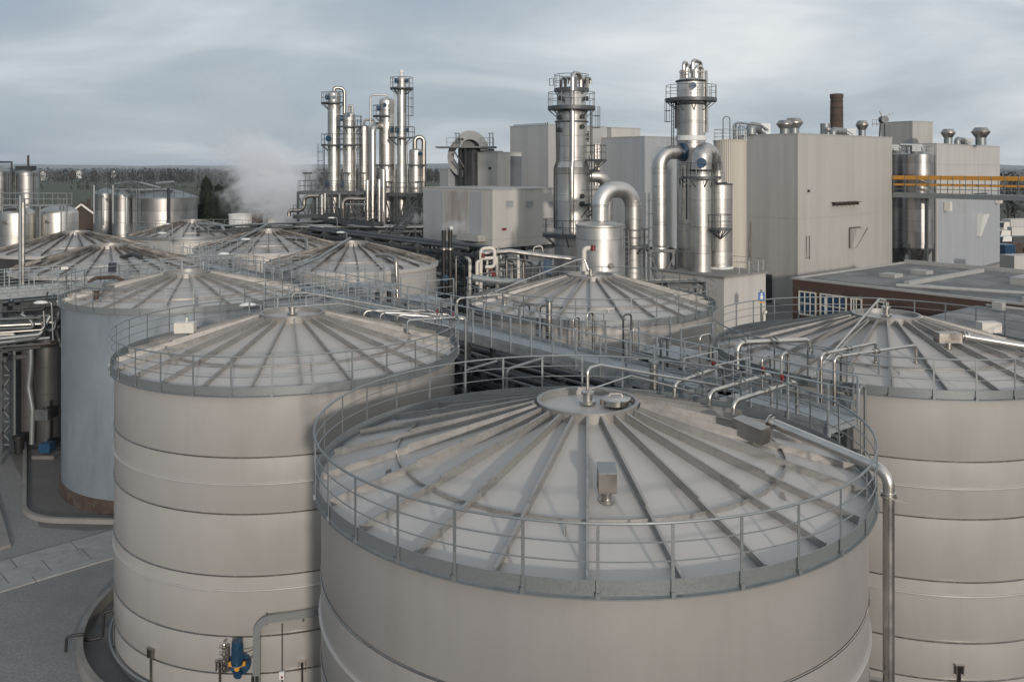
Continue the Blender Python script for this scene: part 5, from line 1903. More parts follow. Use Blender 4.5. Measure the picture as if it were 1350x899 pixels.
# ------------------------------------------------------------------ trees
def wood_mass(name, label, boxes, seed):
    """a far wood of bare and evergreen trees: many small twig clumps spread through the crowns' volume"""
    r = random.Random(seed)
    m = MB()
    for (x0, x1, y0, y1, n, hmin, hmax) in boxes:
        for _ in range(n):
            x, y = r.uniform(x0, x1), r.uniform(y0, y1)
            h = r.uniform(hmin, hmax)
            w_ = h * r.uniform(.28, .45)
            k = 46 if y < 900 else 22
            m.beam((x, y, 0), (x, y, h * .5), .35)
            for _k in range(k):
                a, u_, zf = r.uniform(0, 2 * PI), r.random() ** .5, r.random()
                rad = w_ * math.sin(PI * (.12 + .86 * zf)) ** .7 * u_
                c_ = Vector((x + math.cos(a) * rad, y + math.sin(a) * rad, h * (.12 + .88 * zf)))
                s_ = h * r.uniform(.03, .075)
                d1 = Vector((r.uniform(-1, 1), r.uniform(-1, 1), r.uniform(-1, 1))).normalized() * s_
                d2 = Vector((r.uniform(-1, 1), r.uniform(-1, 1), r.uniform(-1, 1))).normalized() * s_
                n0 = len(m.v)
                m.v += [c_ - d1, c_ + d2, c_ + d1 * .9, c_ - d2 * .8]
                m.f.append((n0, n0 + 1, n0 + 2, n0 + 3))
    o = m.build(name, M['wood'], smooth=False)
    tag(o, label, 'woodland', kind='stuff')
    return o


wood_mass('woodland', 'brown bare woodland band along the horizon', [(-560, 200, 800, 1000, 620, 9, 15), (-800, 500, 1050, 1500, 700, 10, 15), (-1300, 1200, 1600, 2600, 800, 10, 14),
                                                                  (-420, -100, 590, 620, 70, 5, 8), (-150, -40, 330, 420, 40, 7, 11), (-330, -150, 330, 400, 30, 4, 7),
                                                                  (260, 480, 420, 620, 140, 8, 14.5), (150, 260, 260, 330, 40, 5, 9)], 3)
wood_mass('hedge', 'dark scrub beyond the domed vessels at left', [(-105, -45, 170, 240, 90, 4, 7.5)], 8)


def conifer(px, Y, h, w_, label, seed):
    r = random.Random(seed)
    x = WX(px, Y)
    t = empty('conifer_tree', (x, Y, 0), label, 'tree', 'dark conifers beside the steam')
    m = MB()
    m.tube([(x, Y, 0), (x, Y, h * .5), (x, Y, h * .97)], [.28, .18, .03], 8)
    for k in range(26):
        zf = .08 + .85 * k / 26
        a = k * 2.4
        L_ = w_ * (1 - zf) ** .8 * .85
        m.tube([(x, Y, h * zf), (x + math.cos(a) * L_, Y + math.sin(a) * L_, h * zf - .1 * L_)], [.05, .015], 4)
    m.build('trunk', M['bark'], t)
    m = MB()
    for _ in range(12000):
        zf = r.random() ** 1.25
        env = w_ * .8 * (1 - zf) ** .62 * (.75 + .35 * mnoise.noise(Vector((zf * 7, seed, 0)))) + .08
        a = r.uniform(0, 2 * PI)
        lump = .78 + .42 * mnoise.noise(Vector((math.cos(a) * 1.6, math.sin(a) * 1.6, zf * 9 + seed)))
        rad = env * lump * (r.random() ** .45)
        c_ = Vector((x + math.cos(a) * rad, Y + math.sin(a) * rad, h * (.04 + .96 * zf) - .15 * rad))
        d1 = Vector((math.cos(a), math.sin(a), -.35 + r.uniform(-.4, .3))).normalized() * r.uniform(.28, .6)
        d2 = Vector((-math.sin(a), math.cos(a), r.uniform(-.5, .5))).normalized() * r.uniform(.1, .2)
        n0 = len(m.v)
        m.v += [c_ - d1 * .4 - d2, c_ - d1 * .4 + d2, c_ + d1]
        m.f.append((n0, n0 + 1, n0 + 2))
    m.build('crown', M['conifer'], t, smooth=False)
    return t


conifer(272, 122, WZ(234, 122), 4.6, 'taller dark conifer left, behind the grouped round tanks', 1)
conifer(288, 119, WZ(244, 119), 4.2, 'shorter dark conifer right, next to the steam plume', 2)
conifer(298, 121, WZ(266, 121), 2.4, 'low dark conifer bush at the foot of the steam plume', 3)

# ------------------------------------------------------------------ cooling basins and the steam
YT = 103.0
for px, w_, yt, Y, lab in ((320, 35, 282, YT, 'white round cooling basin under the steam plume'), (361, 27, 284, YT + 1, 'smaller white basin right of the steaming one')):
    t = empty('cooling_basin', (WX(px, Y), Y, 0), lab, 'basin')
    r_ = w_ / 2 * Y / F
    zt_ = WZ(yt, Y)
    MB().lathe((WX(px, Y), Y, 0), [(r_, 0), (r_, zt_ - .15), (r_ + .06, zt_ - .13), (r_ + .06, zt_), (r_ - .1, zt_), (r_ - .1, zt_ - .6)], 40).build('wall', M['white'], t)
    MB().disc((WX(px, Y), Y, zt_ - .4), r_ - .09, 32).build('water', M['glass_d'], t)
t = empty('basin_duct', (WX(343, YT), YT - .5, 0), 'rusty square duct standing between the two white basins', 'duct')
MB().box((WX(342.5, YT), YT - .8, WZ(285, YT) / 2 + .4), (1.1, 1.1, WZ(285, YT) + .8)).build('duct_casing', M['rust'], t)
MB().box((WX(342.5, YT), YT - .8, WZ(277, YT)), (1.3, 1.3, .2)).build('cap', M['dark'], t)
MB().box((WX(352, YT), YT - .8, WZ(288, YT) / 2 + .6), (.4, .6, WZ(288, YT) + 1.2)).build('side_pipe', M['galv'], t)


def steam(name, label, c, rad, dens, scale, tilt, seed, lo=.45, w=.33):
    m = MB()
    n_, k_ = 20, 28
    vs, fs = [], []
    for i in range(n_ + 1):
        th = PI * i / n_
        for j in range(k_):
            ph = 2 * PI * j / k_
            d = Vector((math.sin(th) * math.cos(ph), math.sin(th) * math.sin(ph), math.cos(th)))
            q = Vector((d.x * rad[0], d.y * rad[1], d.z * rad[2]))
            q.x += tilt * d.z * rad[2]
            vs.append(q + Vector(c))
    for i in range(n_):
        for j in range(k_):
            fs.append((i * k_ + j, (i + 1) * k_ + j, (i + 1) * k_ + (j + 1) % k_, i * k_ + (j + 1) % k_))
    m._add(vs, fs)
    ma = bpy.data.materials.new(name + '_vapour')
    ma.use_nodes = True
    nt_ = ma.node_tree
    for nd in list(nt_.nodes):
        nt_.nodes.remove(nd)
    out = nt_.nodes.new('ShaderNodeOutputMaterial')
    pv = nt_.nodes.new('ShaderNodeVolumePrincipled')
    pv.inputs['Color'].default_value = (.95, .97, 1.0, 1)
    pv.inputs['Anisotropy'].default_value = 0.1
    tc_ = nt_.nodes.new('ShaderNodeTexCoord')
    # distance from the axis of the (sheared) ellipsoid
    sp_ = nt_.nodes.new('ShaderNodeSeparateXYZ')
    nt_.links.new(tc_.outputs['Object'], sp_.inputs[0])
    sh = nt_.nodes.new('ShaderNodeMath')
    sh.operation = 'MULTIPLY_ADD'
    sh.inputs[1].default_value = -tilt
    nt_.links.new(sp_.outputs['Z'], sh.inputs[0])
    nt_.links.new(sp_.outputs['X'], sh.inputs[2])
    cb_ = nt_.nodes.new('ShaderNodeCombineXYZ')
    nt_.links.new(sh.outputs[0], cb_.inputs['X'])
    nt_.links.new(sp_.outputs['Y'], cb_.inputs['Y'])
    nt_.links.new(sp_.outputs['Z'], cb_.inputs['Z'])
    dvd = nt_.nodes.new('ShaderNodeVectorMath')
    dvd.operation = 'DIVIDE'
    dvd.inputs[1].default_value = rad
    nt_.links.new(cb_.outputs[0], dvd.inputs[0])
    ln = nt_.nodes.new('ShaderNodeVectorMath')
    ln.operation = 'LENGTH'
    nt_.links.new(dvd.outputs[0], ln.inputs[0])
    fo = nt_.nodes.new('ShaderNodeMapRange')
    fo.interpolation_type = 'SMOOTHSTEP'
    fo.inputs['From Min'].default_value = 1.0
    fo.inputs['From Max'].default_value = .1
    nt_.links.new(ln.outputs['Value'], fo.inputs['Value'])
    nz_ = nt_.nodes.new('ShaderNodeTexNoise')
    nz_.inputs['Scale'].default_value = scale
    nz_.inputs['Detail'].default_value = 5
    nz_.inputs['Roughness'].default_value = .66
    nz_.inputs['Distortion'].default_value = 1.1
    of = nt_.nodes.new('ShaderNodeVectorMath')
    of.inputs[1].default_value = (seed * 3.1, seed * 1.7, seed)
    nt_.links.new(tc_.outputs['Object'], of.inputs[0])
    nt_.links.new(of.outputs[0], nz_.inputs['Vector'])
    # puff: noise + falloff, thresholded
    nm_ = nt_.nodes.new('ShaderNodeMath')
    nm_.operation = 'MULTIPLY_ADD'
    nm_.inputs[1].default_value = 2.0
    nm_.inputs[2].default_value = -1.0
    nt_.links.new(nz_.outputs['Fac'], nm_.inputs[0])
    ad_ = nt_.nodes.new('ShaderNodeMath')
    ad_.operation = 'MULTIPLY_ADD'
    ad_.inputs[1].default_value = .55
    nt_.links.new(fo.outputs['Result'], ad_.inputs[0])
    nt_.links.new(nm_.outputs[0], ad_.inputs[2])
    th_ = nt_.nodes.new('ShaderNodeMapRange')
    th_.inputs['From Min'].default_value = lo
    th_.inputs['From Max'].default_value = lo + w
    th_.inputs['To Max'].default_value = dens
    nt_.links.new(ad_.outputs[0], th_.inputs['Value'])
    ml_ = nt_.nodes.new('ShaderNodeMath')
    ml_.operation = 'MULTIPLY'
    nt_.links.new(th_.outputs['Result'], ml_.inputs[0])
    nt_.links.new(fo.outputs['Result'], ml_.inputs[1])
    nt_.links.new(ml_.outputs[0], pv.inputs['Density'])
    nt_.links.new(pv.outputs[0], out.inputs['Volume'])
    o = m.build(name, ma, origin=c)
    tag(o, label, 'steam', kind='stuff')
    return o


cst = W(358, 256, 101)
steam('steam_cloud', 'dense white steam billowing up from the basins', (cst.x, 101.5, cst.z), (8.0, 4.4, 5.6), 1.15, .32, -.3, 1, lo=.12, w=.28)
cst = W(352, 216, 103)
steam('steam_cloud', 'loose steam wisps drifting left over the plume', (cst.x, 103.5, cst.z), (9.5, 4.0, 6.0), 1.0, .36, -.5, 5, lo=.16, w=.35)
cst = W(325, 160, 104)
steam('steam_cloud', 'thin steam drifting up into the sky over the plume', (cst.x, 104.5, cst.z), (11.0, 4.5, 14.0), .14, .2, -.3, 2, lo=.02, w=.5)
cst = W(598, 300, 74)
steam('steam_cloud', 'small wisp of steam before the rust stained cladding', (cst.x, 75, cst.z), (2.2, .8, 1.0), .8, 1.1, .2, 4, lo=.1)
cst = W(548, 288, 84)
steam('steam_cloud', 'faint wisp of steam at the stair behind the pipe rack', (cst.x, 84, cst.z), (1.5, .8, 1.2), .6, 1.3, .2, 6, lo=.1)
# ------------------------------------------------------------------ walkways and pipe racks between the rows
O0 = Vector((6.67, 26.7, 0))
ZD = 9.22


def Q(u, v, z=0.0):
    p = O0 + UU * u + VV * v
    return Vector((p.x, p.y, z))


POSTM = {}


def walkway(label, a, b, width=1.3, z=ZD, step=1.2, both=True, name='steel_walkway', legs=(), mt='galv_w'):
    """deck on two channels, toe plates, two handrails with their posts"""
    a, b = Vector(a), Vector(b)
    d = (b - a).normalized()
    s = Vector((-d.y, d.x, 0))
    L_ = (b - a).length
    t = empty(name, (a.x, a.y, z), label, 'walkway')
    up = Vector((0, 0, 1))
    dk = MB()
    n_ = int(L_ / 1.0)
    for k in range(n_):
        dk.obox(a + d * (k * L_ / n_) + up * (z - .04), d * (L_ / n_ - .012), s * width, up * .04)
    dk.build('deck', M['grate' if mt == 'galv_w' else mt], t)
    m = MB()
    for q in (0.0, width):
        m.obox(a + s * (q - .05) + up * (z - .30), d * L_, s * .10, up * .255)
    k = 0.0
    while k < L_:
        m.obox(a + d * k + s * .05 + up * (z - .22), d * .08, s * (width - .1), up * .16)
        k += 1.8
    m.build('channel', M[mt], t)
    for q in (0.0, width):
        sgn = -1 if q == 0 else 1
        o = a + s * (q + sgn * .075)
        h = MB()
        for zz, r_ in ((1.1, .022), (.72, .014), (.38, .014)):
            h.tube([o + up * (z + zz), o + d * L_ + up * (z + zz)], r_, 7)
        h.obox(o + up * (z - .02) - s * .004, d * L_, s * .008, up * .16)
        hr = h.build('handrail', M[mt], t)
        n_ = max(1, int(round(L_ / step)))
        first = None
        for k in range(n_ + 1):
            c_ = o + d * (L_ * k / n_) + s * (sgn * .012)
            if first is None:
                first = MB().beam(c_ + up * (z - .25), c_ + up * (z + 1.1), .05, .05).build('rail_post', M[mt], hr)
                c0 = c_
                Rm = ROOTM[t.name]
            else:
                inst(first, 'rail_post', hr, tuple(c_ - c0))
    for k in legs:
        for q in (0.0, width):
            MB().beam(a + d * k + s * q, a + d * k + s * q + up * (z - .3), .2).build('leg', M['galv_d'], t)
    return t


walkway('long galvanised walkway running between the two tank rows from the near landing to the back', Q(0, -4.2), Q(0, 46), legs=(0.6, 8, 16, 24, 32, 40))
walkway('galvanised cross walkway between the blue grey tank and the dark striped roof behind it', Q(-34, 37.0), Q(-.35, 37.0), legs=(2, 12, 20, 27))
walkway('short railed bridge towards the tank with arched duct behind, right of the long walkway', Q(1.75, 19.5), Q(3.4, 19.5), width=2.2, legs=(0.3,))
walkway('stub cross walkway in front of the tank below the column cluster', Q(1.7, 26.2), Q(4.2, 26.2), legs=(2,))
walkway('narrow walkway leading from the long one behind the hooped tank at left', Q(-5.4, 21.3), Q(-.35, 21.3), width=1.0, legs=(1,))
walkway('far cross walkway in front of the low tank roof beside the steam', Q(-6.0, 48.6), Q(8.5, 48.6), legs=(2, 9))
walkway('high catwalk along the far left edge leading over the pipes', Q(-36, 41.5, 0), Q(-19.6, 39.2, 0), z=10.2, width=1.0, legs=(6, 15))
walkway('landing with open grating between the nearest tank and the right hand tank', Q(2.1, -2.9), Q(2.1, -.6), width=-1.7, z=9.0, step=1.1, legs=(0.2, 2.0), name='landing')


def rack(label, a, d, s, length, offs, levels, bay=5.5, seed=1, pipes=14, name='pipe_rack', zbase=0.0, prad=(.05, .16), mats=('galv_d', 'steel_d', 'galv', 'dark'), brace=True, colw=.18):
    """trestle bays with cross beams, carrying rows of pipes"""
    r = random.Random(seed)
    t = empty(name, (a.x, a.y, zbase), label, 'pipe rack')
    up = Vector((0, 0, 1))
    n_ = max(1, int(round(length / bay)))
    o0, o1 = min(offs), max(offs)
    for k in range(n_ + 1):
        p = a + d * (length * k / n_)
        for o in (o0, o1):
            MB().beam(p + s * o + up * zbase, p + s * o + up * (max(levels) + .1), colw).build('column', M['galv_d'], t)
        m = MB()
        for z in levels:
            m.beam(p + s * (o0 - .25) + up * (z - .1), p + s * (o1 + .25) + up * (z - .1), .12, .2)
        if brace:
            m.beam(p + s * o0 + up * (levels[0] - .3), p + s * o1 + up * (levels[-1] - .3), .08)
        m.build('cross_beam', M['galv_d'], t)
    m = MB()
    for z in levels:
        for o in (o0, o1):
            m.beam(a + s * o + up * (z - .28), a + s * o + d * length + up * (z - .28), .1, .22)
    m.build('side_beam', M['galv_d'], t)
    if brace:
        m = MB()
        for k in range(n_):
            p, q = a + d * (length * k / n_), a + d * (length * (k + 1) / n_)
            for o in (o0, o1):
                m.beam(p + s * o + up * levels[0], q + s * o + up * levels[-1], .07)
                m.beam(q + s * o + up * levels[0], p + s * o + up * levels[-1], .07)
        m.build('brace', M['galv_d'], t)
    for z in levels:
        x = o0 + .12
        while x < o1 - .05:
            rr = r.uniform(*prad)
            if r.random() < .82 and x + rr * 2 < o1:
                e0, e1 = r.uniform(0, .08), r.uniform(.85, 1)
                MB().tube([a + s * (x + rr) + d * length * e0 + up * (z + rr + .003), a + s * (x + rr) + d * length * e1 + up * (z + rr + .003)], rr, 10).build('pipe', M[r.choice(mats)], t)
            x += rr * 2 + r.uniform(.05, .16)
    return t


rack('dark pipe rack carrying many pipes beside the long walkway between the nearest tanks', Q(0, -3), VV, UU, 26, (-1.9, -.25), (4.0, 5.4, 6.8, 8.0), seed=3)
rack('pipe rack directly beneath the near half of the long walkway', Q(0, -3.5), VV, UU, 27, (.1, 1.25), (4.6, 6.2, 7.8), seed=41, bay=3.0)
rack('shadowed pipe rack directly beneath the far half of the long walkway', Q(0, 24), VV, UU, 22, (.15, 1.2), (5.5, 7.2), seed=6)
rack('cross pipe rack with lattice column at the far left, under the cross walkway', Q(-33, 38.9), UU, VV, 31, (-.2, 1.1), (5.6, 7.1, 8.4), seed=9, bay=6.2, mats=('galv', 'steel_d', 'galv_d', 'steel'))
rb0 = Vector((-22.5, 91, 0))
rack('long high pipe bridge with level dark pipes, left of the rust stained plant house', rb0, -VV, UU, 33, (-1.2, 1.6), (7.6, 8.6, 9.6), seed=12, bay=4.0, prad=(.08, .2), mats=('galv_d', 'dark', 'steel_d', 'galv_d'))
rack('pipe rack crossing before the slender column cluster', Vector((-30, 82, 0)), UU, VV, 30, (-.8, .8), (8.2, 9.3, 10.2), seed=15, bay=3.4, mats=('galv_d', 'galv', 'dark', 'steel_d'))
rack('low pipe rack under the column cluster platforms', Vector((-27, 87.5, 0)), Vector((1, -.03, 0)), Vector((0, 1, 0)), 23, (0, 2.0), (7.0, 8.6, 9.8), seed=18, bay=3.0, mats=('galv_d', 'galv', 'dark', 'steel'))
rack('pipe rack beneath the elevated plant house and in front of the tower base', Vector((-5.5, 67.5, 0)), Vector((.98, -.17, 0)), Vector((.17, .98, 0)), 14, (-.5, 2.2), (3.5, 5.2, 6.8), seed=21, bay=3.5, mats=('galv_d', 'steel_d', 'dark', 'cream'))
rack('pipe rack low down between tower and stainless vessel', Vector((9, 66, 0)), Vector((.98, .17, 0)), Vector((-.17, .98, 0)), 6, (0, 1.8), (3.0, 5.0, 7.0), seed=24, bay=3, mats=('galv_d', 'steel_d', 'dark'))
walkway('catwalk with pale rails along the top of the long high pipe bridge', Vector((-21.2, 91.8, 0)), Vector((-21.2, 91.8, 0)) - VV * 13, mt='galv_d', z=10.6, step=1.6, width=.9)
walkway('catwalk crossing before the slender column cluster at rack height', Vector((-29.5, 83.2, 0)) + UU * 9.5, Vector((-29.5, 83.2, 0)) + UU * 26, mt='galv_d', z=10.9, step=1.6, width=.9)

walkway('short railed bridge from the long walkway to the right hand tank', Q(1.75, 3.4), Q(3.5, 3.4), width=1.8, legs=(0.2,))
walkway('stub platform reaching from the long walkway towards the nearest tank', Q(-1.9, -.9), Q(-.3, -.9), width=1.0, step=.8, legs=(0.2,))
walkway('short railed bridge from the long walkway towards the tank below the cluster', Q(1.75, 35.0), Q(3.2, 35.0), width=1.6, legs=(0.2,))


def tray(label, a, b, w_, z, mt='galv_w', seed=1):
    r = random.Random(seed)
    a, b = Vector(a), Vector(b)
    d = (b - a).normalized()
    s = Vector((-d.y, d.x, 0))
    L_ = (b - a).length
    up = Vector((0, 0, 1))
    t = empty('cable_tray', (a.x, a.y, z), label, 'cable tray')
    m = MB()
    m.obox(a + up * z, d * L_, s * w_, up * .012).obox(a + up * z, d * L_, s * .012, up * .09).obox(a + s * (w_ - .012) + up * z, d * L_, s * .012, up * .09)
    k = .5
    while k < L_:
        m.beam(a + d * k - s * .05 + up * (z - .06), a + d * k + s * (w_ + .05) + up * (z - .06), .06)
        k += 2.0
    m.build('tray', M[mt], t)
    for k in range(4):
        o = .06 + (w_ - .12) * k / 3
        pts = [a + d * (L_ * i / 14) + s * (o + r.uniform(-.015, .015)) + up * (z + .035) for i in range(15)]
        MB().tube(pts, .022, 6).build('cable', M['black'], t)
    return t


tray('cable tray hung along the left side of the long walkway', Q(-.28, -4), Q(-.28, 44), .3, 8.72)
tray('cable tray along the front of the cross walkway at left', Q(-34, 36.7), Q(-.6, 36.7), .3, 8.9, seed=3)
rr = random.Random(77)
for k in range(14):
    v_ = -3.5 + k * 1.25 + rr.uniform(-.3, .3)
    u_ = rr.choice([1.85, 2.1, 2.4]) if v_ < 3 or v_ > 6 else 1.9
    q = Q(u_, v_)
    h_ = rr.uniform(9.4, 10.3)
    du_ = rr.choice([-.35, .45, .6])
    top = Vector((q.x, q.y, h_))
    pipe('conduit_riser', 'thin upright riser pipe among those lining the long walkway', [Vector((q.x, q.y, 5.0)), top, top + UU * du_, top + UU * du_ - Vector((0, 0, .9))], rr.uniform(.025, .05), rr.choice(['galv', 'steel', 'galv_d']), 'pipe', .15, group='thin riser pipes lining the long walkway')

# stairs by the cluster
def stair(label, a, b, w_=.9):
    a, b = Vector(a), Vector(b)
    h = Vector((b.x - a.x, b.y - a.y, 0))
    s = Vector((-h.y, h.x, 0)).normalized()
    t = empty('steel_stair', a, label, 'stair')
    m = MB()
    for q in (0, w_):
        m.beam(a + s * q, b + s * q, .06, .25)
    m.build('stringer', M['galv_d'], t)
    n_ = max(3, int(abs(b.z - a.z) / .2))
    m = MB()
    for k in range(1, n_):
        p = a.lerp(b, k / n_)
        m.obox(p - h.normalized() * .12 + s * .02, h.normalized() * .24, s * (w_ - .04), Vector((0, 0, .03)))
    m.build('tread', M['grate'], t)
    g = MB()
    for q in (0, w_):
        for zz in (1.0, .5):
            g.tube([a + s * q + Vector((0, 0, zz)), b + s * q + Vector((0, 0, zz))], .025, 6)
        for k in range(6):
            p = a.lerp(b, k / 5) + s * q
            g.beam(p, p + Vector((0, 0, 1.0)), .045)
    g.build('handrail', M['galv_d'], t)
    return t


stair('steep steel stair climbing to the cluster platform at its right end', W(527, 302, 86), W(556, 272, 88))
stair('lower steel stair rising left to right before the cluster', W(520, 318, 80), W(545, 285, 83))

# ------------------------------------------------------------------ pipework at the tanks
def feed(label, pts, r_, end_mat='steel', valve=None, rad=.22, group='feed pipes to the tank roofs'):
    t = empty('feed_pipe', pts[0], label, 'pipe', None)
    MB().tube(fillet(pts, rad, 7), r_, 12).build('tube', M[end_mat], t)
    d = (Vector(pts[1]) - Vector(pts[0])).normalized()
    MB().tube([Vector(pts[0]) + d * .0, Vector(pts[0]) + d * .03], r_ * 1.8, 14).build('flange', M['steel'], t)
    mid = (Vector(pts[1]) + Vector(pts[2])) / 2
    d2 = (Vector(pts[2]) - Vector(pts[1])).normalized()
    for q in (mid - d2 * .1, mid + d2 * .12, Vector(pts[2]) - d2 * .3):
        MB().tube([q, q + d2 * .03], r_ * 1.7, 14).build('flange', M['steel'], t)
    if valve is not None:
        v = Vector(valve)
        b = MB()
        b.tube([v, v + Vector((0, 0, .16))], r_ * .55, 10)
        b.tube([v + Vector((0, 0, .16)), v + Vector((0, 0, .30))], r_ * .95, 12)
        b.tube([v + Vector((0, 0, .2)), v + Vector((.0, -.14, .2))], r_ * .5, 8)
        b.build('valve', M['red'], t)
    return t


def roof_pt(c, dx_, dy_, rise=1.24, h=0.0):
    r_ = math.hypot(dx_, dy_)
    return Vector((c[0] + dx_, c[1] + dy_, rz_at(r_, rise) + h))


zf = 10.0
p = roof_pt(T1, 2.8, 4.45)
feed('left feed pipe of the three landing on the nearest tank, tallest bend', [p, Vector((p.x, p.y, zf)), Vector((6.25, 25.6, zf + .1)), Vector((6.35, 25.7, 8.4))], .055, 'steel', Vector((5.9, 25.35, zf)))
p = roof_pt(T1, 3.55, 3.5)
feed('middle feed pipe of the three landing on the nearest tank', [p, Vector((p.x, p.y, zf + .0)), Vector((7.35, 24.6, zf + .12)), Vector((7.5, 24.8, 8.4))], .06, 'steel', Vector((7.1, 24.45, zf + .05)))
p = roof_pt(T1, 4.0, 2.75)
feed('right feed pipe of the three landing on the nearest tank, red valve near its bend', [p, Vector((p.x, p.y, zf - .05)), Vector((7.85, 23.85, zf + .1)), Vector((7.9, 23.9, 8.2))], .06, 'steel', Vector((7.35, 23.55, zf + .05)))

for (px, Y, py, ex, ey, r_, lab) in ((612, 31.0, 489, 655, 476, .05, 'left bent riser pipe rising from the dark rack behind the nearest tank'), (668, 30.0, 487, 716, 472, .055, 'right bent riser pipe rising from the dark rack behind the nearest tank'), (622, 29.3, 522, 664, 521, .05, 'lowest bent riser pipe in the dark rack behind the nearest tank')):
    pipe('rack_riser', lab, [Vector((WX(px, Y), Y, 4.0)), W(px, py, Y), W(ex, ey, Y + .8)], r_, 'galv', 'pipe', .2)

# goosenecks on the crown rings, running away to the rack
for (c, rise, end, lab, pz) in ((T1, 1.24, Vector((6.0, 24.6, 9.75)), 'thin gooseneck line from the crown of the nearest tank to the landing', 11.45),
                                (T2, 1.24, Vector((-2.2, 34.6, 9.9)), 'thin gooseneck line from the crown of the hooped tank to the walkway', 11.4)):
    ct = Vector((c[0], c[1], rz_at(1.12, rise) + .16))
    t = empty('gooseneck_pipe', ct, lab, 'pipe')
    dv_ = (Vector((end.x, end.y, 0)) - Vector((ct.x, ct.y, 0))).normalized()
    MB().tube(fillet([ct, Vector((ct.x, ct.y, pz)), ct + dv_ * .5 + Vector((0, 0, pz - ct.z - .02)), end], .14, 7), .036, 10).build('tube', M['steel'], t)
    f = MB()
    f.lathe(ct, [(.02, 0), (.19, 0), (.19, .05), (.11, .07), (.11, .2), (.15, .22), (.15, .26), (.05, .30)], 18)
    f.build('flange', M['steel'], t)
    p2 = ct + dv_ * .2 + Vector((0, 0, pz - ct.z - .45))
    MB().tube([Vector((ct.x, ct.y, pz - .5)), p2 + dv_ * 1.6 - Vector((0, 0, .05)), end - Vector((0.1, 0, .35))], .022, 8).build('branch_tube', M['steel'], t)


# hatch on the crown of the nearest tank
hc = Vector((T1[0] + .62, T1[1] - .12, rz_at(1.12, 1.24) + .165))
t = empty('roof_hatch', hc, 'round hinged hatch cover on the crown of the nearest tank', 'hatch')
MB().lathe(hc, [(.29, 0), (.29, .09), (.33, .10), (.33, .13), (.27, .16), (.02, .18)], 32).build('cover', M['steel'], t)
m = MB()
m.tube([hc + Vector((-.15, 0, .18)), hc + Vector((-.12, 0, .24)), hc + Vector((.12, 0, .24)), hc + Vector((.15, 0, .18))], .016, 6)
for k in range(4):
    a = R(20 + 90 * k)
    m.box(hc + Vector((math.cos(a) * .34, math.sin(a) * .34, .08)), (.07, .07, .12), a)
m.build('clamp', M['steel_d'], t)
MB().box(hc + Vector((.37, .02, .06)), (.05, .06, .08)).build('latch', M['rust'], t)

# lifting lugs on the roofs
LUG = MB()
LUG._add([(-.08, -.012, 0), (.08, -.012, 0), (.035, -.012, .14), (-.035, -.012, .14), (-.08, .012, 0), (.08, .012, 0), (.035, .012, .14), (-.035, .012, .14)],
         [(0, 1, 2, 3), (7, 6, 5, 4), (0, 4, 5, 1), (1, 5, 6, 2), (2, 6, 7, 3), (3, 7, 4, 0)])
lug0 = None
for (tk, az0) in ((tank1, 0.35), (tank2, 0.9), (tank3, 0.2), (tank5, 0.6)):
    for k in range(6):
        a = az0 + k * PI / 3
        r_ = 4.55
        loc = (math.cos(a) * r_, math.sin(a) * r_, rz_at(r_, 1.24) - .01)
        if lug0 is None:
            lug0 = LUG.build('lifting_lug', M['rib'], tk, local=True)
            lug0.location = loc
            lug0.rotation_euler = (0, 0, a)
        else:
            inst(lug0, 'lifting_lug', tk, loc, a)

# relief vent box on the front of the nearest roof
bp = roof_pt(T1, .03, -3.65)
t = empty('relief_vent', bp, 'square galvanised relief vent box standing alone on the front of the nearest roof', 'vent')
MB().lathe(bp, [(.15, 0), (.15, .04), (.1, .05), (.1, .15), (.14, .17), (.14, .21)], 20).build('neck', M['steel'], t)
MB().obox(bp + Vector((-.165, -.2, .21)), (.33, 0, 0), (0, .40, .0), (0, -.04, .37)).build('box', M['steel_d'], t)
MB().obox(bp + Vector((-.17, -.25, .58)), (.34, 0, 0), (0, .42, .06), (0, 0, .03)).build('lid', M['galv'], t)

# exhaust line: box on the roof, pipe over the rail, down the outside
bx = roof_pt(T1, 3.6, .0)
t = empty('exhaust_pipe', bx, 'thick steel exhaust pipe from a roof box down the outside of the nearest tank', 'pipe')
e1 = Vector((bx.x + .45, bx.y - .12, bx.z + .42))
zb_ = 9.83
el = Vector((7.60, 17.45, zb_ + .02))
pts = fillet([e1, el, Vector((el.x, el.y, 0.1))], .34, 10)
MB().tube(pts, .112, 20).build('tube', M['steel'], t)
d_ = (el - e1).normalized()
m = MB()
m.obox(bx + Vector((-.38, -.22, .18)), d_ * .72, Vector((-d_.y, d_.x, 0)) * .40, Vector((0, 0, .34)))
m.build('box', M['steel_d'], t)
m = MB()
m.tube([bx + Vector((-.05, -.05, 0)), bx + Vector((-.05, -.05, .2))], .11, 14)
m.tube([e1 + d_ * .02, e1 + d_ * .06], .17, 18)
m.tube([e1 + d_ * .1, e1 + d_ * .14], .15, 18)
m.tube([Vector((el.x, el.y, zb_ - .48)), Vector((el.x, el.y, zb_ - .44))], .16, 18)
m.tube([Vector((el.x, el.y, zb_ - .42)), Vector((el.x, el.y, zb_ - .39))], .15, 18)
m.beam(Vector((el.x - .1, el.y - .12, zb_ - .46)), Vector((el.x + .32, el.y - .18, zb_ - .56)), .02)
m.build('clamp', M['steel'], t)
w_ = Vector((T1[0], T1[1], 0)) + (Vector((el.x, el.y, 0)) - Vector((T1[0], T1[1], 0))).normalized() * RW
m = MB()
for zz in (5.55, 2.2):
    m.beam(w_ + Vector((0, 0, zz)), Vector((el.x, el.y, zz)), .12, .16)
    m.tube([Vector((el.x, el.y, zz - .03)), Vector((el.x, el.y, zz + .03))], .135, 18)
m.build('bracket', M['steel_d'], t)

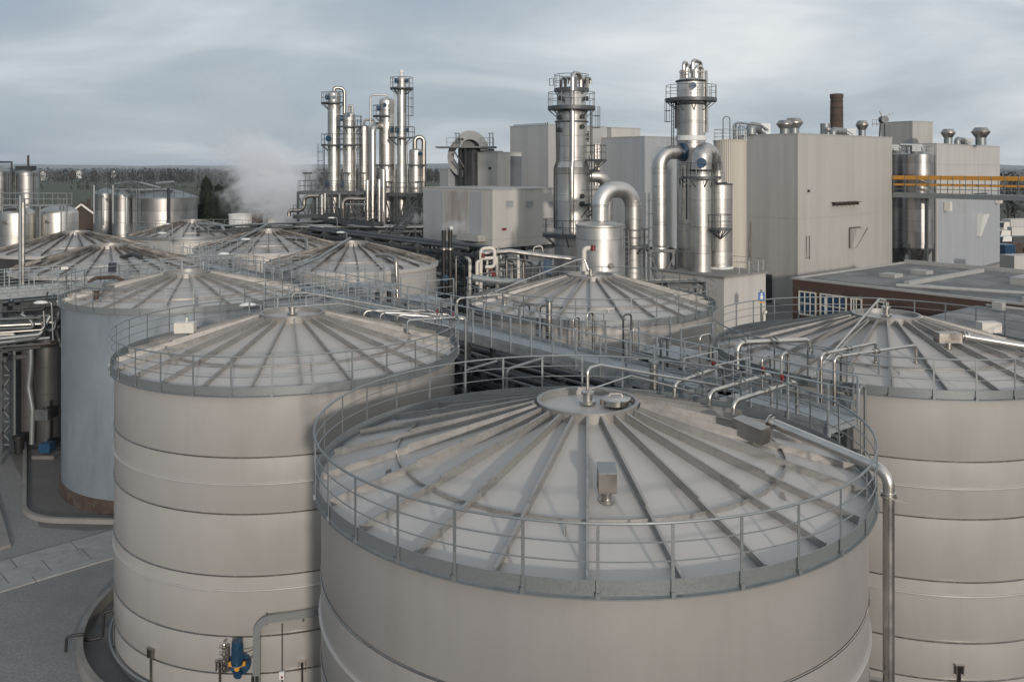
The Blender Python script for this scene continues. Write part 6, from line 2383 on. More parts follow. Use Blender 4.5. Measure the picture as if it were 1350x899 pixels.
# the same on the right hand tank
bx = roof_pt(T3, .85, -2.75)
t = empty('exhaust_pipe', bx, 'steel exhaust pipe leaving a roof box to the right on the right hand tank', 'pipe')
e1 = bx + Vector((.45, .0, .42))
MB().tube(fillet([e1, Vector((19.2, 27.2, 9.85)), Vector((19.2, 27.2, .1))], .34, 10), .112, 18).build('tube', M['steel'], t)
MB().box(bx + Vector((-.02, 0, .38)), (.74, .40, .32)).build('box', M['steel_d'], t)
MB().tube([bx, bx + Vector((0, 0, .24))], .1, 12).build('neck', M['steel'], t)
MB().tube([e1 + Vector((.02, 0, 0)), e1 + Vector((.06, 0, 0))], .17, 18).build('flange', M['steel'], t)
MB().tube([e1 + Vector((.14, 0, 0)), e1 + Vector((.18, 0, 0))], .15, 18).build('flange', M['steel'], t)

# T3: pipes rising from the landing
for (a, b, c_, lab) in ((Vector((9.15, 25.6, 8.6)), Vector((9.15, 25.6, 10.45)), roof_pt(T3, -1.85, -3.5), 'shorter pipe bridging from the landing onto the right hand tank'),
                        (Vector((9.45, 25.35, 8.6)), Vector((9.45, 25.35, 10.42)), roof_pt(T3, -.66, -3.72), 'longer pipe bridging from the landing onto the right hand tank')):
    feed(lab, [c_, Vector((c_.x, c_.y, b.z - .05)), b, a], .05, 'steel', None, .16)
feed('arched pipe at the left rim of the right hand tank', [W(1068, 462, 28.6), W(1066, 448, 28.6), W(972, 452, 27.2), W(972, 486, 27.2)], .085, 'steel', None, .25)
ct = Vector((T3[0], T3[1], rz_at(1.12, 1.24) + .16))
t = empty('gooseneck_pipe', ct, 'long slanting line from the crown of the right hand tank down to the landing', 'pipe')
MB().tube(fillet([ct, ct + Vector((0, 0, .55)), ct + Vector((-.3, -.15, .62)), Vector((9.5, 26.7, 9.8))], .12), .04, 10).build('tube', M['steel'], t)
MB().lathe(ct, [(.02, 0), (.2, 0), (.2, .05), (.11, .07), (.11, .25), (.16, .27), (.16, .32), (.05, .36)], 18).build('flange', M['steel'], t)
MB().tube([Vector((ct.x - 1.0, ct.y - .9, rz_at(1.6, 1.24) + .25)), Vector((9.2, 26.6, 9.5))], .03, 8).build('branch_tube', M['steel'], t)
pt_ = roof_pt(T3, 5.0, 2.4)
t = empty('sensor_box', pt_, 'cream instrument box near the back right rim of the right hand tank', 'instrument')
MB().box(pt_ + Vector((0, 0, .45)), (.75, .5, .38)).build('case', M['cream'], t)
MB().box(pt_ + Vector((0, 0, .13)), (.2, .2, .3)).build('stand', M['galv'], t)

# T2: cream box on the roof, feed pipes behind
pt_ = roof_pt(T2, -3.75, -.35)
t = empty('sensor_box', pt_, 'cream instrument box on the left slope of the hooped tank roof', 'instrument')
MB().box(pt_ + Vector((0, 0, .42)), (.68, .42, .36), .1).build('case', M['cream'], t)
MB().box(pt_ + Vector((0, 0, .13)), (.18, .18, .3)).build('stand', M['galv'], t)
MB().tube([pt_ + Vector((.05, 0, .6)), pt_ + Vector((.05, 0, .76))], .04, 8).build('aerial', M['cream'], t)
for k, (e, r_) in enumerate(((Vector((-1.9, 35.6, 9.75)), .06), (Vector((-2.6, 36.3, 9.8)), .05), (Vector((-3.3, 37.0, 9.85)), .05))):
    p = roof_pt(T2, 3.3 - k * .75, 3.75 + k * .45)
    feed(('nearest', 'middle', 'farthest')[k] + ' of three thin feed pipes at the back rim of the hooped tank', [p, Vector((p.x, p.y, 10.0)), e, Vector((e.x + .1, e.y + .1, 8.2))], r_, 'steel', Vector((e.x - .5, e.y - .4, e.z)) if k < 2 else None)
feed('square bent pipe over the right rim of the hooped tank', [roof_pt(T2, 4.1, .6), roof_pt(T2, 4.1, .6, h=.6), Vector((-1.75, 32.6, 10.35)), Vector((-1.75, 32.6, 8.0))], .05, 'galv', None, .14)
# T4
pt_ = roof_pt(T4, -2.9, -3.9, 1.0)
t = empty('sensor_box', pt_, 'grey instrument box behind the front rail of the blue grey tank', 'instrument')
MB().box(pt_ + Vector((0, 0, .75)), (.75, .4, .35)).build('case', M['galv'], t)
MB().lathe(pt_, [(.2, 0), (.12, .05), (.12, .5), (.2, .58)], 14).build('stand', M['rust'], t)
pipe('roof_pipe', 'rust brown pipe lying behind the rim of the blue grey tank', [W(112, 384, 47), W(122, 367, 47), W(152, 365, 48), W(166, 372, 48)], .1, 'rust', 'pipe')
pipe('roof_pipe', 'thick grey pipe at the right rim of the blue grey tank', [W(338, 404, 42.5), W(380, 402, 42.0), W(420, 396, 43.0), W(432, 388, 44)], .16, 'galv', 'pipe')
# T5
ct = Vector((T5[0], T5[1], rz_at(1.12, 1.24) + .16))
t = empty('gooseneck_pipe', ct, 'straight slanting pipe down the left slope of the tank below the arched duct', 'pipe')
MB().tube(fillet([ct, ct + Vector((-.3, .1, .8)), ct + Vector((-.7, 0, .75)), Vector((-1.9, 39.5, 9.85))], .1), .045, 10).build('tube', M['steel'], t)
MB().lathe(ct, [(.02, 0), (.2, 0), (.2, .05), (.1, .07), (.1, .3)], 16).build('flange', M['steel'], t)
feed('low curved feed pipe left on the tank below the arched duct', [roof_pt(T5, -4.2, -2.2), roof_pt(T5, -4.2, -2.2, h=.5), Vector((-2.5, 39.3, 10.0)), Vector((-2.5, 39.3, 8.5))], .06, 'steel')
pipe('roof_pipe', 'thick horizontal grey pipe behind the left rim of the tank below the arched duct', [W(622, 366, 43), W(660, 371, 43.5), W(692, 372, 44)], .17, 'galv', 'pipe')
# vent stubs beside the walkway
for px, Y, yt, yb, lab in ((724, 35.8, 396, 436, 'capped vent stub at the walkway in front of the tank below the arched duct'), (862, 26.2, 477, 522, 'plain vent stub at the walkway behind the crown of the nearest tank')):
    t = empty('vent_stub', (WX(px, Y), Y, WZ(yb, Y)), lab, 'vent')
    r_ = .13
    MB().tube([(WX(px, Y), Y, WZ(yb, Y) - 1.5), (WX(px, Y), Y, WZ(yt, Y))], r_, 16).build('tube', M['steel'], t)
    MB().lathe((WX(px, Y), Y, WZ(yt, Y)), [(r_ * 1.15, -.06), (r_ * 1.3, -.02), (r_ * 1.3, .04), (r_ * .6, .12 if px < 800 else .05), (.01, .13 if px < 800 else .055)], 16).build('cap', M['galv'], t)
# T6, T7 and the dark roofs
pipe('overflow_pipe', 'dark bent overflow pipe over the front rim of the tank below the cluster', [W(497, 337, 56.5), W(512, 337, 55), W(522, 341, 54.2), W(524, 392, 53.9)], .13, 'steel_d', 'pipe', .4)
pipe('overflow_pipe', 'dark bent pipe on the low roof right of the steam', [W(374, 314, 71), W(404, 316, 69.5), W(404.5, 331, 68.5)], .15, 'steel_d', 'pipe', .3)
pipe('overflow_pipe', 'dark bent pipe on the striped roof just beyond the blue grey tank', [W(160, 340, 56.5), W(176, 335, 55.5), W(186, 338, 54)], .14, 'dark', 'pipe', .3)
pipe('overflow_pipe', 'pale bent pipe on the farthest conical roof', [W(262, 295, 82), W(292, 297, 80.5), W(296, 305, 80)], .14, 'galv', 'pipe', .3)
pipe('long_pipe', 'straight long pipe laid up the left slope of the tank below the cluster', [W(462, 314, 60), W(420, 340, 56), W(375, 358, 53.5)], .09, 'galv', 'pipe', .2)
pipe('long_pipe', 'straight long pipe laid up the left slope of the low roof by the steam', [W(352, 296, 72), W(318, 314, 68.5), W(285, 326, 66)], .09, 'galv', 'pipe', .2)

# ------------------------------------------------------------------ lamps on the walkways
LG = 'white dish lamps along the walkways'
LAMPS = [(54, 398, 45, 'at far left before the blue grey tank'), (327, 401, 37.5, 'between hooped tank and blue grey tank'), (295, 334, 57, 'on the walkway left of the low roof'),
         (324, 315, 66, 'in front of the low roof by the steam'), (219, 295, 79, 'before the farthest conical roof'), (437, 287, 86, 'below the left end of the column cluster'), (449, 306, 77, 'beside the pipe bridge behind the tank row'),
         (214, 307, 72, 'at the striped roof left of the farthest conical roof')]
for px, py, Y, w_ in LAMPS:
    x_, z_ = WX(px, Y), WZ(py, Y)
    t = empty('dish_lamp', (x_, Y, z_ - 1.6), 'white dish lamp ' + w_, 'lamp', LG)
    m = MB()
    n_ = 16
    vs, fs = [], []
    for i in range(7):
        th = PI / 2 * i / 6
        for k in range(n_):
            a = 2 * PI * k / n_
            vs.append((x_ + math.cos(a) * math.cos(th) * .38 + .0, Y + math.sin(a) * math.cos(th) * .24, z_ - .06 + math.sin(th) * .13))
    for i in range(6):
        for k in range(n_):
            fs.append((i * n_ + k, i * n_ + (k + 1) % n_, (i + 1) * n_ + (k + 1) % n_, (i + 1) * n_ + k))
    m._add(vs, fs)
    fs2 = [tuple(range(n_ - 1, -1, -1))]
    m._add(vs[:n_], fs2)
    m.build('lamp_shade', M['white'], t)
    MB().tube(fillet([(x_ + .34, Y, z_ - .02), (x_ + .55, Y, z_ - .04), (x_ + .6, Y + .05, z_ - 2.0)], .12), .035, 8).build('post', M['galv'], t)

# CCTV and solar panel behind the blue grey tank
c_ = W(84, 354, 48)
t = empty('camera_post', c_ - Vector((0, 0, 1.2)), 'white security camera on a post at the rim of the blue grey tank', 'camera')
MB().obox(c_ + Vector((-.16, 0, -.07)), (.36, .08, .02), (-.03, .13, 0), (0, 0, .14)).build('housing', M['white'], t)
MB().tube([c_ + Vector((-.24, .09, 0)), c_ + Vector((-.2, .09, 0))], .07, 12).build('camera_lens', M['black'], t)
MB().tube([c_ + Vector((.1, .1, -.1)), c_ + Vector((.1, .1, -1.2))], .04, 8).build('post', M['galv_d'], t)
c_ = W(148, 353, 49)
t = empty('solar_panel', c_ - Vector((0, 0, 1.0)), 'small dark solar panel tilted on a post behind the blue grey tank', 'solar panel')
MB().obox(c_ + Vector((-.24, 0, -.28)), (.42, .08, 0), (.0, .05, .56), (0, .03, 0)).build('panel', M['solar'], t)
MB().tube([c_ + Vector((0, .1, -.2)), c_ + Vector((0, .1, -1.0))], .04, 8).build('post', M['galv'], t)

# ------------------------------------------------------------------ things on the wall of the hooped tank
def on_wall(c, px, py, off=0.0):
    """the point of a tank wall seen at that bearing, and the outward normal"""
    k = (px - 675) / F
    # ray (k*Y, Y): |ray - c| = RW
    a = k * k + 1
    b = -2 * (k * c[0] + c[1])
    cc = c[0] ** 2 + c[1] ** 2 - (RW + off) ** 2
    Y = (-b - math.sqrt(b * b - 4 * a * cc)) / (2 * a)
    p = Vector((k * Y, Y, CZ - (py - 220) / F * Y))
    n_ = Vector((p.x - c[0], p.y - c[1], 0)).normalized()
    return p, n_


p, nr = on_wall(T2, 317, 872)
tg = Vector((-nr.y, nr.x, 0))
t = empty('tank_agitator', p, 'dark blue agitator motor with yellow bracket bolted low on the hooped tank wall', 'agitator')
m = MB()
m.tube([p - nr * .02, p + nr * .10], .33, 28)
m.tube([p + nr * .10, p + nr * .13], .27, 28)
for k in range(14):
    a = 2 * PI * k / 14
    q = p + (tg * math.cos(a) + Vector((0, 0, math.sin(a)))) * .29
    m.tube([q + nr * .09, q + nr * .14], .025, 6)
m.build('flange_plate', M['blue'], t)
mc = p + nr * .30 + Vector((0, 0, .42))
m = MB()
m.tube([mc - Vector((0, 0, .26)), mc + Vector((0, 0, .26))], .145, 20)
for k in range(18):
    a = 2 * PI * k / 18
    q = Vector((math.cos(a), math.sin(a), 0)) * .15
    m.beam(mc + q - Vector((0, 0, .2)), mc + q + Vector((0, 0, .2)), .014, .03)
m.tube([mc + Vector((0, 0, .26)), mc + Vector((0, 0, .36))], .155, 20)
m.tube([mc - Vector((0, 0, .32)), mc - Vector((0, 0, .26))], .17, 20)
m.build('motor', M['blue'], t)
m = MB()
m.tube([p + nr * .1 - Vector((0, 0, .02)), p + nr * .34 - Vector((0, 0, .02))], .075, 14)
m.beam(p + nr * .3 + Vector((0, 0, .02)), p + nr * .3 + tg * .2 + Vector((0, 0, .10)), .06)
m.beam(p + nr * .3 + Vector((0, 0, .02)), p + nr * .3 - tg * .2 + Vector((0, 0, .08)), .06)
m.box(p + nr * .3 + tg * .21 + Vector((0, 0, .13)), (.07, .07, .12)).box(p + nr * .3 - tg * .21 + Vector((0, 0, .11)), (.07, .07, .12))
m.build('yellow_bracket', M['yellow'], t)
MB().tube([p + nr * .12 - Vector((0, 0, .2)), p + nr * .28 - Vector((0, 0, .26))], .12, 16).build('gearbox', M['blue'], t)
m = MB()
q, _ = on_wall(T2, 336, 852)
m.tube(fillet([mc + tg * .1, mc + tg * .35 + Vector((0, 0, .05)), q + nr * .1], .15), .012, 6)
m.tube(fillet([mc + tg * .1 - Vector((0, 0, .15)), mc + tg * .25 - Vector((0, 0, .3)), q + nr * .1 - Vector((0, 0, .2))], .15), .012, 6)
m.build('cable', M['black'], t)

# sampling valves left of it
p, nr = on_wall(T2, 299, 862)
tg = Vector((-nr.y, nr.x, 0))
t = empty('sample_valves', p, 'small stainless valve stack left of the blue agitator on the hooped tank', 'valve')
m = MB()
m.tube(fillet([p + nr * .02 + Vector((0, 0, .45)), p + nr * .2 + Vector((0, 0, .45)), p + nr * .2 - Vector((0, 0, .45)), p + nr * .02 - Vector((0, 0, .45))], .1), .035, 8)
m.tube([p + nr * .16 + tg * .1 + Vector((0, 0, .35)), p + nr * .16 + tg * .1 - Vector((0, 0, .4))], .05, 10)
for dz in (.3, .1, -.1, -.3):
    m.tube([p + nr * .2 + Vector((0, 0, dz)) - Vector((0, 0, .02)), p + nr * .2 + Vector((0, 0, dz + .02))], .07, 10)
    m.tube([p + nr * .2 + Vector((0, 0, dz)), p + nr * .2 + tg * (-.16) + Vector((0, 0, dz))], .014, 6)
m.build('valve_body', M['steel_d'], t)
m = MB().tube(fillet([p + nr * .2 - tg * .12 + Vector((0, 0, -.05)), p + nr * .22 - tg * .25 + Vector((0, 0, -.2)), p + nr * .2 - tg * .1 + Vector((0, 0, -.3))], .08), .01, 6)
m.build('sample_hose', M['black'], t)

# cable duct
pts = []
for px, py in ((338.5, 925), (338.5, 832)):
    pts.append(on_wall(T2, px, py, .12)[0])
z_h = on_wall(T2, 380, 812.5, .12)[0].z
t = empty('cable_duct', on_wall(T2, 338.5, 899)[0], 'galvanised cable duct bending along the hooped tank wall towards the nearest tank', 'cable duct')
m = MB()
a_start = math.atan2(pts[0].y - T2[1], pts[0].x - T2[0])
path = [Vector((pts[0].x, pts[0].y, .5)), Vector((pts[0].x, pts[0].y, z_h - .42))]
rr_ = RW + .12
for k in range(1, 8):
    ph = PI / 2 * k / 7
    a = a_start + (1 - math.cos(ph)) * .42 / rr_
    path.append(Vector((T2[0] + math.cos(a) * rr_, T2[1] + math.sin(a) * rr_, z_h - .42 + .42 * math.sin(ph))))
for k in range(1, 16):
    a = a_start + .42 / rr_ + k * .035
    path.append(Vector((T2[0] + math.cos(a) * rr_, T2[1] + math.sin(a) * rr_, z_h + .004 * k)))
vs, fs = [], []
for i, p in enumerate(path):
    tt = (path[min(i + 1, len(path) - 1)] - path[max(0, i - 1)]).normalized()
    n_ = Vector((p.x - T2[0], p.y - T2[1], 0)).normalized()
    s_ = tt.cross(n_).normalized() * .105
    vs += [p - n_ * .06 - s_, p + n_ * .06 - s_, p + n_ * .06 + s_, p - n_ * .06 + s_]
for i in range(len(path) - 1):
    for k in range(4):
        fs.append((i * 4 + k, i * 4 + (k + 1) % 4, i * 4 + 4 + (k + 1) % 4, i * 4 + 4 + k))
m._add(vs, fs)
m.build('duct_body', M['galv'], t)
m = MB()
for px, py in ((352, 815), (338.5, 850), (400, 811)):
    q, n_ = on_wall(T2, px, py, .02)
    m.box(q, (.05, .05, .34))
m.build('duct_bracket', M['galv_d'], t)
q, n_ = on_wall(T2, 337, 893, .12)
m = MB()
tg = Vector((-n_.y, n_.x, 0))
for k in (-1, 1):
    m.box(q + n_ * .09 + tg * .06 * k, (.07, .1, .16))
m.build('cable_gland', M['black'], t)

# conduit with isolator
q0, n_ = on_wall(T2, 372, 822, .05)
q1, _ = on_wall(T2, 372, 886, .05)
t = empty('isolator_switch', q1, 'thin conduit ending in a white isolator switch right of the cable duct', 'switch')
MB().tube([q0, q1, q1 - Vector((0, 0, .6))], .018, 8).build('conduit', M['dark'], t)
MB().box(q1 + n_ * .04 - Vector((0, 0, .05)), (.15, .1, .22)).build('switch_box', M['white'], t)
MB().tube([q1 + n_ * .06 - Vector((0, 0, .08)), q1 + n_ * .13 - Vector((0, 0, .08))], .03, 10).build('knob', M['red'], t)

# hold-down brackets
BG = 'hold down brackets round the tank feet'
for (cc, px, py, lab) in ((T2, 291, 876, 'hold down bracket left of the blue agitator'), (T2, 398, 876, 'hold down bracket right of the isolator switch'), (T2, 201, 860, 'hold down bracket on the left side of the hooped tank foot'),
                          (T3, 1264, 881, 'hold down bracket low on the right hand tank')):
    q, n_ = on_wall(cc, px, py, .0)
    tg = Vector((-n_.y, n_.x, 0))
    t = empty('tank_bracket', q, lab, 'bracket', BG)
    m = MB()
    for k in (-1, 1):
        m.obox(q + tg * (.1 * k) - tg * .008 - Vector((0, 0, .14)), tg * .016, n_ * .12, Vector((0, 0, .28)))
    m.obox(q - tg * .13 + Vector((0, 0, .14)) + n_ * .001, tg * .26, n_ * .13, Vector((0, 0, .02)))
    m.build('bracket_plate', M['steel_d'], t)
    m = MB()
    m.beam(q + n_ * .06 + Vector((0, 0, .1)), q + n_ * .06 - Vector((0, 0, q.z)) , .07, .05)
    m.build('tie_strap', M['steel_d'], t)

# hose over the kerb and downpipe
c_ = Vector((T2[0], T2[1], 0))
d_ = Vector((math.cos(R(203)), math.sin(R(203)), 0))
pts = [c_ + d_ * (RW + .05) + Vector((0, 0, 1.1)), c_ + d_ * (RW + .3) + Vector((0, 0, 1.1)), c_ + d_ * (RW + .35) + Vector((0, 0, .25)), c_ + d_ * 6.75 + Vector((0, 0, .25)), c_ + d_ * 6.8 + Vector((0, 0, .5)), c_ + d_ * 7.3 + Vector((0, 0, .5)), c_ + d_ * 7.33 + Vector((0, 0, .03))]
pipe('kerb_hose', 'black pipe stepping over the curved bund kerb', pts, .045, 'black', 'pipe', .1)
q, n_ = on_wall(T2, 150, 835, .05)
pipe('wall_pipe', 'thin grey pipe down the left edge of the hooped tank foot', [q + Vector((0, 0, .3)), q - Vector((0, 0, q.z - .1))], .025, 'galv_d', 'pipe')
pipe('foot_pipe', 'slim pipe ring round the foot of the hooped tank', arc(T2, RW + .13, .35, R(170), R(280), 40), .04, 'galv', 'pipe')
for k in range(0):
    pass

# bollard-like bin and lattice post at far left
p = Vector((WX(25, 48.3), 48.3, 0.05))
t = empty('waste_bin', p, 'black bin on the bund floor at far left', 'bin')
MB().lathe(p, [(.24, 0), (.29, .85), (.31, .86), (.31, .95), (.02, 1.0)], 20).build('body', M['black'], t)
MB().box(p + Vector((0, -.3, .8)), (.25, .06, .05)).build('handle', M['dark'], t)
p = Vector((WX(9, 48.6), 48.6, 0))
t = empty('lattice_column', p, 'grey lattice steel column carrying the pipe rack at the left photo edge', 'column')
for sx in (-.75, .35):
    MB().beam(p + Vector((sx, 0, 0)), p + Vector((sx, 0, 7.0)), .2).build('leg', M['galv'], t)
m = MB()
for k in range(5):
    z0_, z1_ = .4 + k * 1.3, .4 + (k + 1) * 1.3
    m.beam(p + Vector((-.75, 0, z0_)), p + Vector((.35, 0, z1_)), .08)
    m.beam(p + Vector((.35, 0, z0_)), p + Vector((-.75, 0, z1_)), .08)
    m.beam(p + Vector((-.75, 0, z0_)), p + Vector((.35, 0, z0_)), .08)
m.build('lattice', M['galv'], t)

# vessels under the left cross rack with shade painted into their colour, and gear
for px, Y, w_, h_, lab, mt in ((42, 50.6, .95, 6.6, 'steel vessel coloured dark for the shade under the left pipe rack', 'wall_shade'), (63, 49.6, .7, 6.3, 'narrow vessel coloured dark for the shade close to the blue grey tank', 'wall_shade')):
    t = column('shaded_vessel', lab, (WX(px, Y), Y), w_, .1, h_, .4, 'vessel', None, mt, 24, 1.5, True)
pipe('hanging_hose', 'pale blue hanging hose in the shade under the left pipe rack', [W(41, 452, 48.6), W(41, 480, 48.6), W(38, 510, 48.6), W(43, 540, 48.6), W(42, 585, 48.6)], .14, 'galv', 'hose', .8)
c_ = W(62, 530, 47.6)
t = empty('pump_unit', (c_.x, 47.6, 0), 'blue cased pump unit with control box in the shade beside the blue grey tank', 'pump')
MB().box((c_.x, 47.6, .6), (.6, .6, .5)).build('pump_casing', M['blue'], t)
MB().box((c_.x, 47.6, .12), (1.2, .9, .24)).build('plinth', M['concrete_d'], t)
MB().box((c_.x - .2, 47.5, 2.4), (.7, .25, .6)).build('control_box', M['galv_d'], t)  # darker steel colour in place of the shade here
MB().beam((c_.x - .2, 47.8, 0), (c_.x - .2, 47.8, 3.0), .12).build('stand', M['galv_d'], t)

# pipes at left: pale level pipes crossing at x 0-70
for k, (pts, r_, mt, lab) in enumerate((([(-20, 442), (17, 440), (19, 447)], .09, 'cream', 'pale level pipe with a hooked end at the left photo edge'),
                                       ([(-20, 455), (45, 446), (52, 442)], .1, 'galv', 'long pale pipe slanting across the left photo edge'),
                                       ([(-20, 434), (46, 432), (40, 422), (28, 414)], .07, 'galv', 'thin bent pipe under the left cross walkway'),
                                       ([(15, 461), (75, 452)], .06, 'rust', 'brown thin pipe reaching to the blue grey tank'))):
    pipe('level_pipe', lab, [W(a, b, 44.5 + k * .6) for a, b in pts], r_, mt, 'pipe', .25)

rl = random.Random(9)
for k in range(12):
    Y = rl.uniform(43.5, 47.5)
    y0 = 412 + k * 4.6
    x1 = rl.uniform(48, 74)
    pts = [W(-25, y0 + rl.uniform(0, 6), Y), W(x1, y0 - rl.uniform(0, 5), Y + 1.0)]
    if rl.random() < .6:
        pts.append(pts[-1] + Vector((rl.uniform(-.3, .4), .3, rl.choice([-1.4, -.8, .9]))))
    pipe('level_pipe', 'dull level pipe among the bundle under the left cross walkway', pts, rl.uniform(.04, .11), rl.choice(['galv', 'steel_d', 'galv_d', 'galv_d', 'dark']), 'pipe', .2, group='level pipes under the left cross walkway')

# ------------------------------------------------------------------ gear before the plant house and tower
def manifold(label, Y, segs, r_, mt, reds=(), cat='pipe'):
    t = empty('pipe_manifold', W(segs[0][0][0], segs[0][0][1], Y), label, cat)
    m = MB()
    for s_ in segs:
        m.tube(fillet([W(a, b, Y + (c_[0] if c_ else 0)) for a, b, *c_ in s_], r_ * 2.2, 5), r_, 10)
    m.build('tube', M[mt], t)
    if reds:
        m = MB()
        for px, py in reds:
            q = W(px, py, Y - .15)
            m.lathe(q - Vector((0, 0, .15)), [(.02, 0), (.12, 0), (.12, .3), (.02, .3)], 10)
            m.tube([q, q - Vector((0, .3, 0))], .07, 8)
        m.build('valve', M['red'], t)
    return t


manifold('cream pipe loop with red valves left of the tank below the arched duct', 60, [[(634, 390), (634, 328), (652, 327), (652, 352), (640, 352)], [(629, 375), (629, 345), (634, 345)], [(634, 341), (652, 340)]], .12, 'cream', ((637, 337), (651, 362), (648, 358)))
manifold('long silver level pipe running from the cream loop to the tower foot', 61, [[(637, 334), (672, 331), (716, 337), (770, 343)], [(655, 338, .5), (656, 395, .5)]], .16, 'steel')
manifold('thin bent pipes beneath the elevated plant house', 66, [[(655, 400), (655, 330), (660, 326)], [(703, 334), (704, 326), (714, 324), (716, 332)], [(668, 400), (668, 340), (700, 345)], [(690, 400), (690, 342)]], .09, 'steel_d')
manifold('cream bent outlet pipe with dark end on the tank below the arched duct', 44.5, [[(770, 362), (770, 328), (779, 327)]], .12, 'cream', ((782, 327),))
for px, lab in ((585, 'left black upright pipe of the pair before the stained plant house'), (593.5, 'right black upright pipe of the pair, with white bend on top')):
    t = empty('black_pipe', (WX(px, 64), 64, 0), lab, 'pipe', 'black pipe pair')
    MB().tube([(WX(px, 64), 64, 0), (WX(px, 64), 64, WZ(304, 64))], .16, 14).build('tube', M['black'], t)
    m = MB()
    for py in (328, 329.5):
        m.tube([(WX(px, 64), 64, WZ(py, 64)), (WX(px, 64), 64, WZ(py - 1, 64))], .25, 14)
    m.build('flange', M['steel'], t)
    if px > 590:
        MB().tube(fillet([(WX(px, 64), 64, WZ(305, 64)), (WX(px, 64), 64, WZ(301, 64)), (WX(px + 2, 64), 63.6, WZ(300, 64))], .2), .14, 12).build('top_bend', M['galv'], t)
        MB().tube([(WX(588, 64), 63.8, WZ(366, 64)), (WX(588, 64), 63.6, WZ(366, 64))], .24, 16).build('valve_wheel', M['blue'], t)
rnd = random.Random(31)
for k in range(16):
    px = 603 + k * 8.2 + rnd.uniform(-2, 2)
    Y = rnd.uniform(63, 72)
    yt = rnd.uniform(330, 352)
    t = MB().tube(fillet([(WX(px, Y), Y, 0), (WX(px, Y), Y, WZ(yt, Y)), (WX(px + rnd.uniform(-8, 8), Y), Y + 1.2, WZ(yt, Y) + rnd.uniform(-.2, .2))], .3), rnd.uniform(.06, .13), 8).build('riser_pipe', M[rnd.choice(['galv_d', 'steel_d', 'cream', 'dark'])])
    tag(t, 'dull upright riser pipe among the crowd beneath the elevated plant house', 'pipe', 'riser pipes beneath the plant house')
t = MB().box((WX(708, 70), 71, 3.0), (9, 2.4, 6)).build('service_room', M['clad'])
bpy.data.objects.remove(t)
sr = empty('service_room', (WX(690, 74), 74, 0), 'dim ochre service room under the elevated plant house', 'building')
MB().box((WX(690, 74), 75.5, 3.8), (6.5, 3, 7.6)).build('wall', M['clad'], sr)
MB().box((WX(706, 74), 73.97, 1.6), (1.2, .05, 2.6)).build('door', M['blue_b'], sr)
# blue drums / controls
for i, (px, py, Y, lab) in enumerate(((722, 352, 62, 'small blue control cabinet near the tower foot'),)):
    q = W(px, py, Y)
    t = empty('control_cabinet', (q.x, Y, 0), lab, 'cabinet')
    MB().box((q.x, Y, q.z), (.6, .35, 1.0)).build('case', M['blue'], t)
    MB().beam((q.x, Y + .2, 0), (q.x, Y + .2, q.z + .3), .1).build('post', M['galv_d'], t)

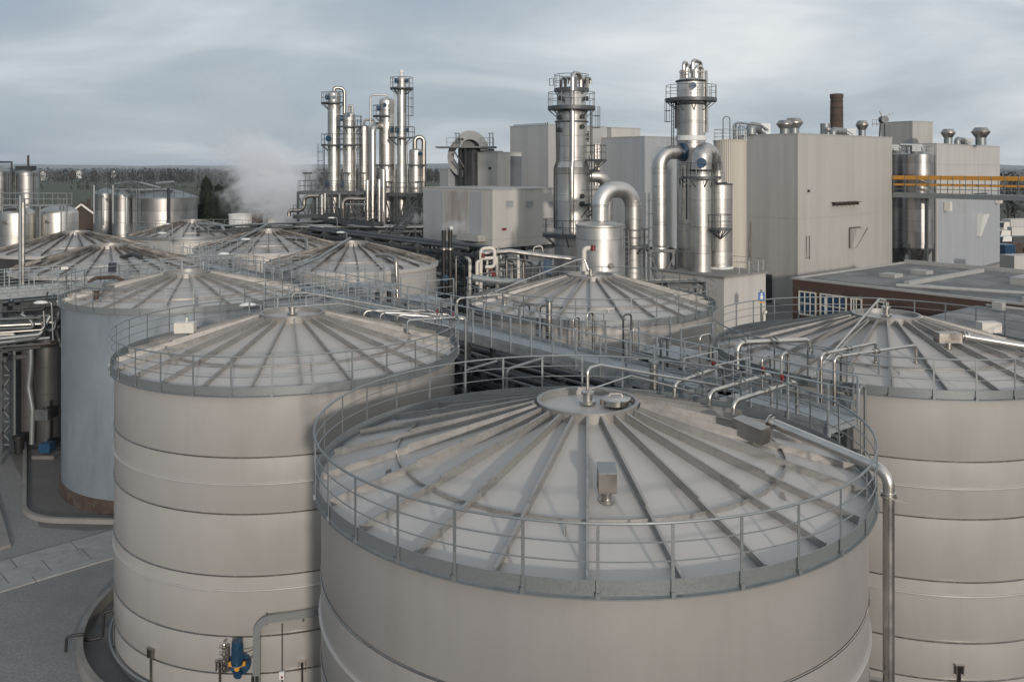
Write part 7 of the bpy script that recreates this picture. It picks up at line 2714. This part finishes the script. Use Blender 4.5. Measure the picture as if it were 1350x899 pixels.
# ------------------------------------------------------------------ vehicles and boxes at far right
def lorry(label, px, Y, body, cab, rz, L_=7.0, H=2.6, group='lorries parked at far right', loadm=None):
    t = empty('parked_lorry', (WX(px, Y), Y, 0), label, 'lorry', group, rz=rz)
    MB().box((0, 0, 1.1 + H / 2), (L_, 2.4, H)).build('body', body, t, local=True)
    m = MB()
    m._add([(L_ / 2 + .2, -1.15, .7), (L_ / 2 + 2.1, -1.15, .7), (L_ / 2 + 2.1, -1.15, 1.8), (L_ / 2 + 1.8, -1.15, 3.0), (L_ / 2 + .2, -1.15, 3.1),
            (L_ / 2 + .2, 1.15, .7), (L_ / 2 + 2.1, 1.15, .7), (L_ / 2 + 2.1, 1.15, 1.8), (L_ / 2 + 1.8, 1.15, 3.0), (L_ / 2 + .2, 1.15, 3.1)],
           [(4, 3, 2, 1, 0), (5, 6, 7, 8, 9), (0, 1, 6, 5), (1, 2, 7, 6), (2, 3, 8, 7), (3, 4, 9, 8), (4, 0, 5, 9)])
    cb_ = m.build('cab', cab, t, local=True)
    m = MB()
    m.obox((L_ / 2 + 2.13, -1.0, 1.85), (-.28, 0, 1.05), (0, 2.0, 0), (.01, 0, .003))
    m.obox((L_ / 2 + .7, -1.17, 1.8), (.9, 0, 0), (0, .01, 0), (0, 0, .8))
    m.build('window', M['glass_d'], cb_, local=True)
    for s_ in (-1, 1):
        MB().box((L_ / 2 + 2.11, s_ * .85, .95), (.06, .3, .2)).build('headlight', M['lens'], cb_, local=True)
    MB().box((0, 0, .9), (L_ + 1.5, 1.0, .3)).build('chassis', M['black'], t, local=True)
    for x_ in (-L_ / 2 + 1.0, -L_ / 2 + 2.2, L_ / 2 + 1.1):
        for s_ in (-1, 1):
            wh = MB().tube([(x_, s_ * 1.15, .5), (x_, s_ * .85, .5)], .5, 20).build('wheel', M['black'], t, local=True)
            MB().tube([(x_, s_ * 1.16, .5), (x_, s_ * 1.13, .5)], .25, 14).build('rim', M['galv'], wh, local=True)
    return t


lorry('white box lorry farthest back at far right', 1345, 205, M['clad_l'], M['cream'], R(200), 9)
lorry('white lorry with dark windows in front of the box lorry at far right', 1352, 176, M['coping'], M['cream'], R(170), 6)
lorry('dark bodied lorry nearest the containers at far right', 1350, 162, M['dark'], M['white'], R(185), 6, 1.9)
for px, Y, mt, lab in ((1324, 150, 'blue', 'blue steel container in front of the lorries'), (1334, 154, 'rust', 'rust red container beside the blue one')):
    t = empty('steel_container', (WX(px, Y), Y, 0), lab, 'container', rz=R(20))
    MB().box((0, 0, 1.3), (2.4, 2.4, 2.6)).build('body', M[mt], t, local=True)
    m = MB()
    for k in range(7):
        m.box((-.95 + k * .32, -1.22, 1.3), (.1, .05, 2.2))
    m.build('rib', M[mt], t, local=True)
t = empty('grey_trailer', (WX(1345, 118), 118, 0), 'pale grey box trailer raised on a dark leg at the right photo edge', 'trailer', rz=R(12))
MB().box((0, 0, 3.0), (4.2, 2.6, 2.0)).build('body', M['clad_l'], t, local=True)
MB().box((.4, 0, 1.85), (4.6, 2.2, .22)).build('chassis', M['black'], t, local=True)
for x_ in (-.2, 1.6):
    MB().box((x_, 0, .87), (.4, .5, 1.74)).build('support_leg', M['black'], t, local=True)
# ------------------------------------------------------------------ the air
hz = MB().obox((-8500, -300, -1.0), (17000, 0, 0), (0, 9800, 0), (0, 0, 100))
ma = bpy.data.materials.new('haze')
ma.use_nodes = True
nt_ = ma.node_tree
for nd in list(nt_.nodes):
    nt_.nodes.remove(nd)
out = nt_.nodes.new('ShaderNodeOutputMaterial')
pv = nt_.nodes.new('ShaderNodeVolumePrincipled')
pv.inputs['Color'].default_value = (.72, .82, .95, 1)
pv.inputs['Density'].default_value = 0.00007
nt_.links.new(pv.outputs[0], out.inputs['Volume'])
o = hz.build('haze', ma, smooth=False)
tag(o, kind='stuff')
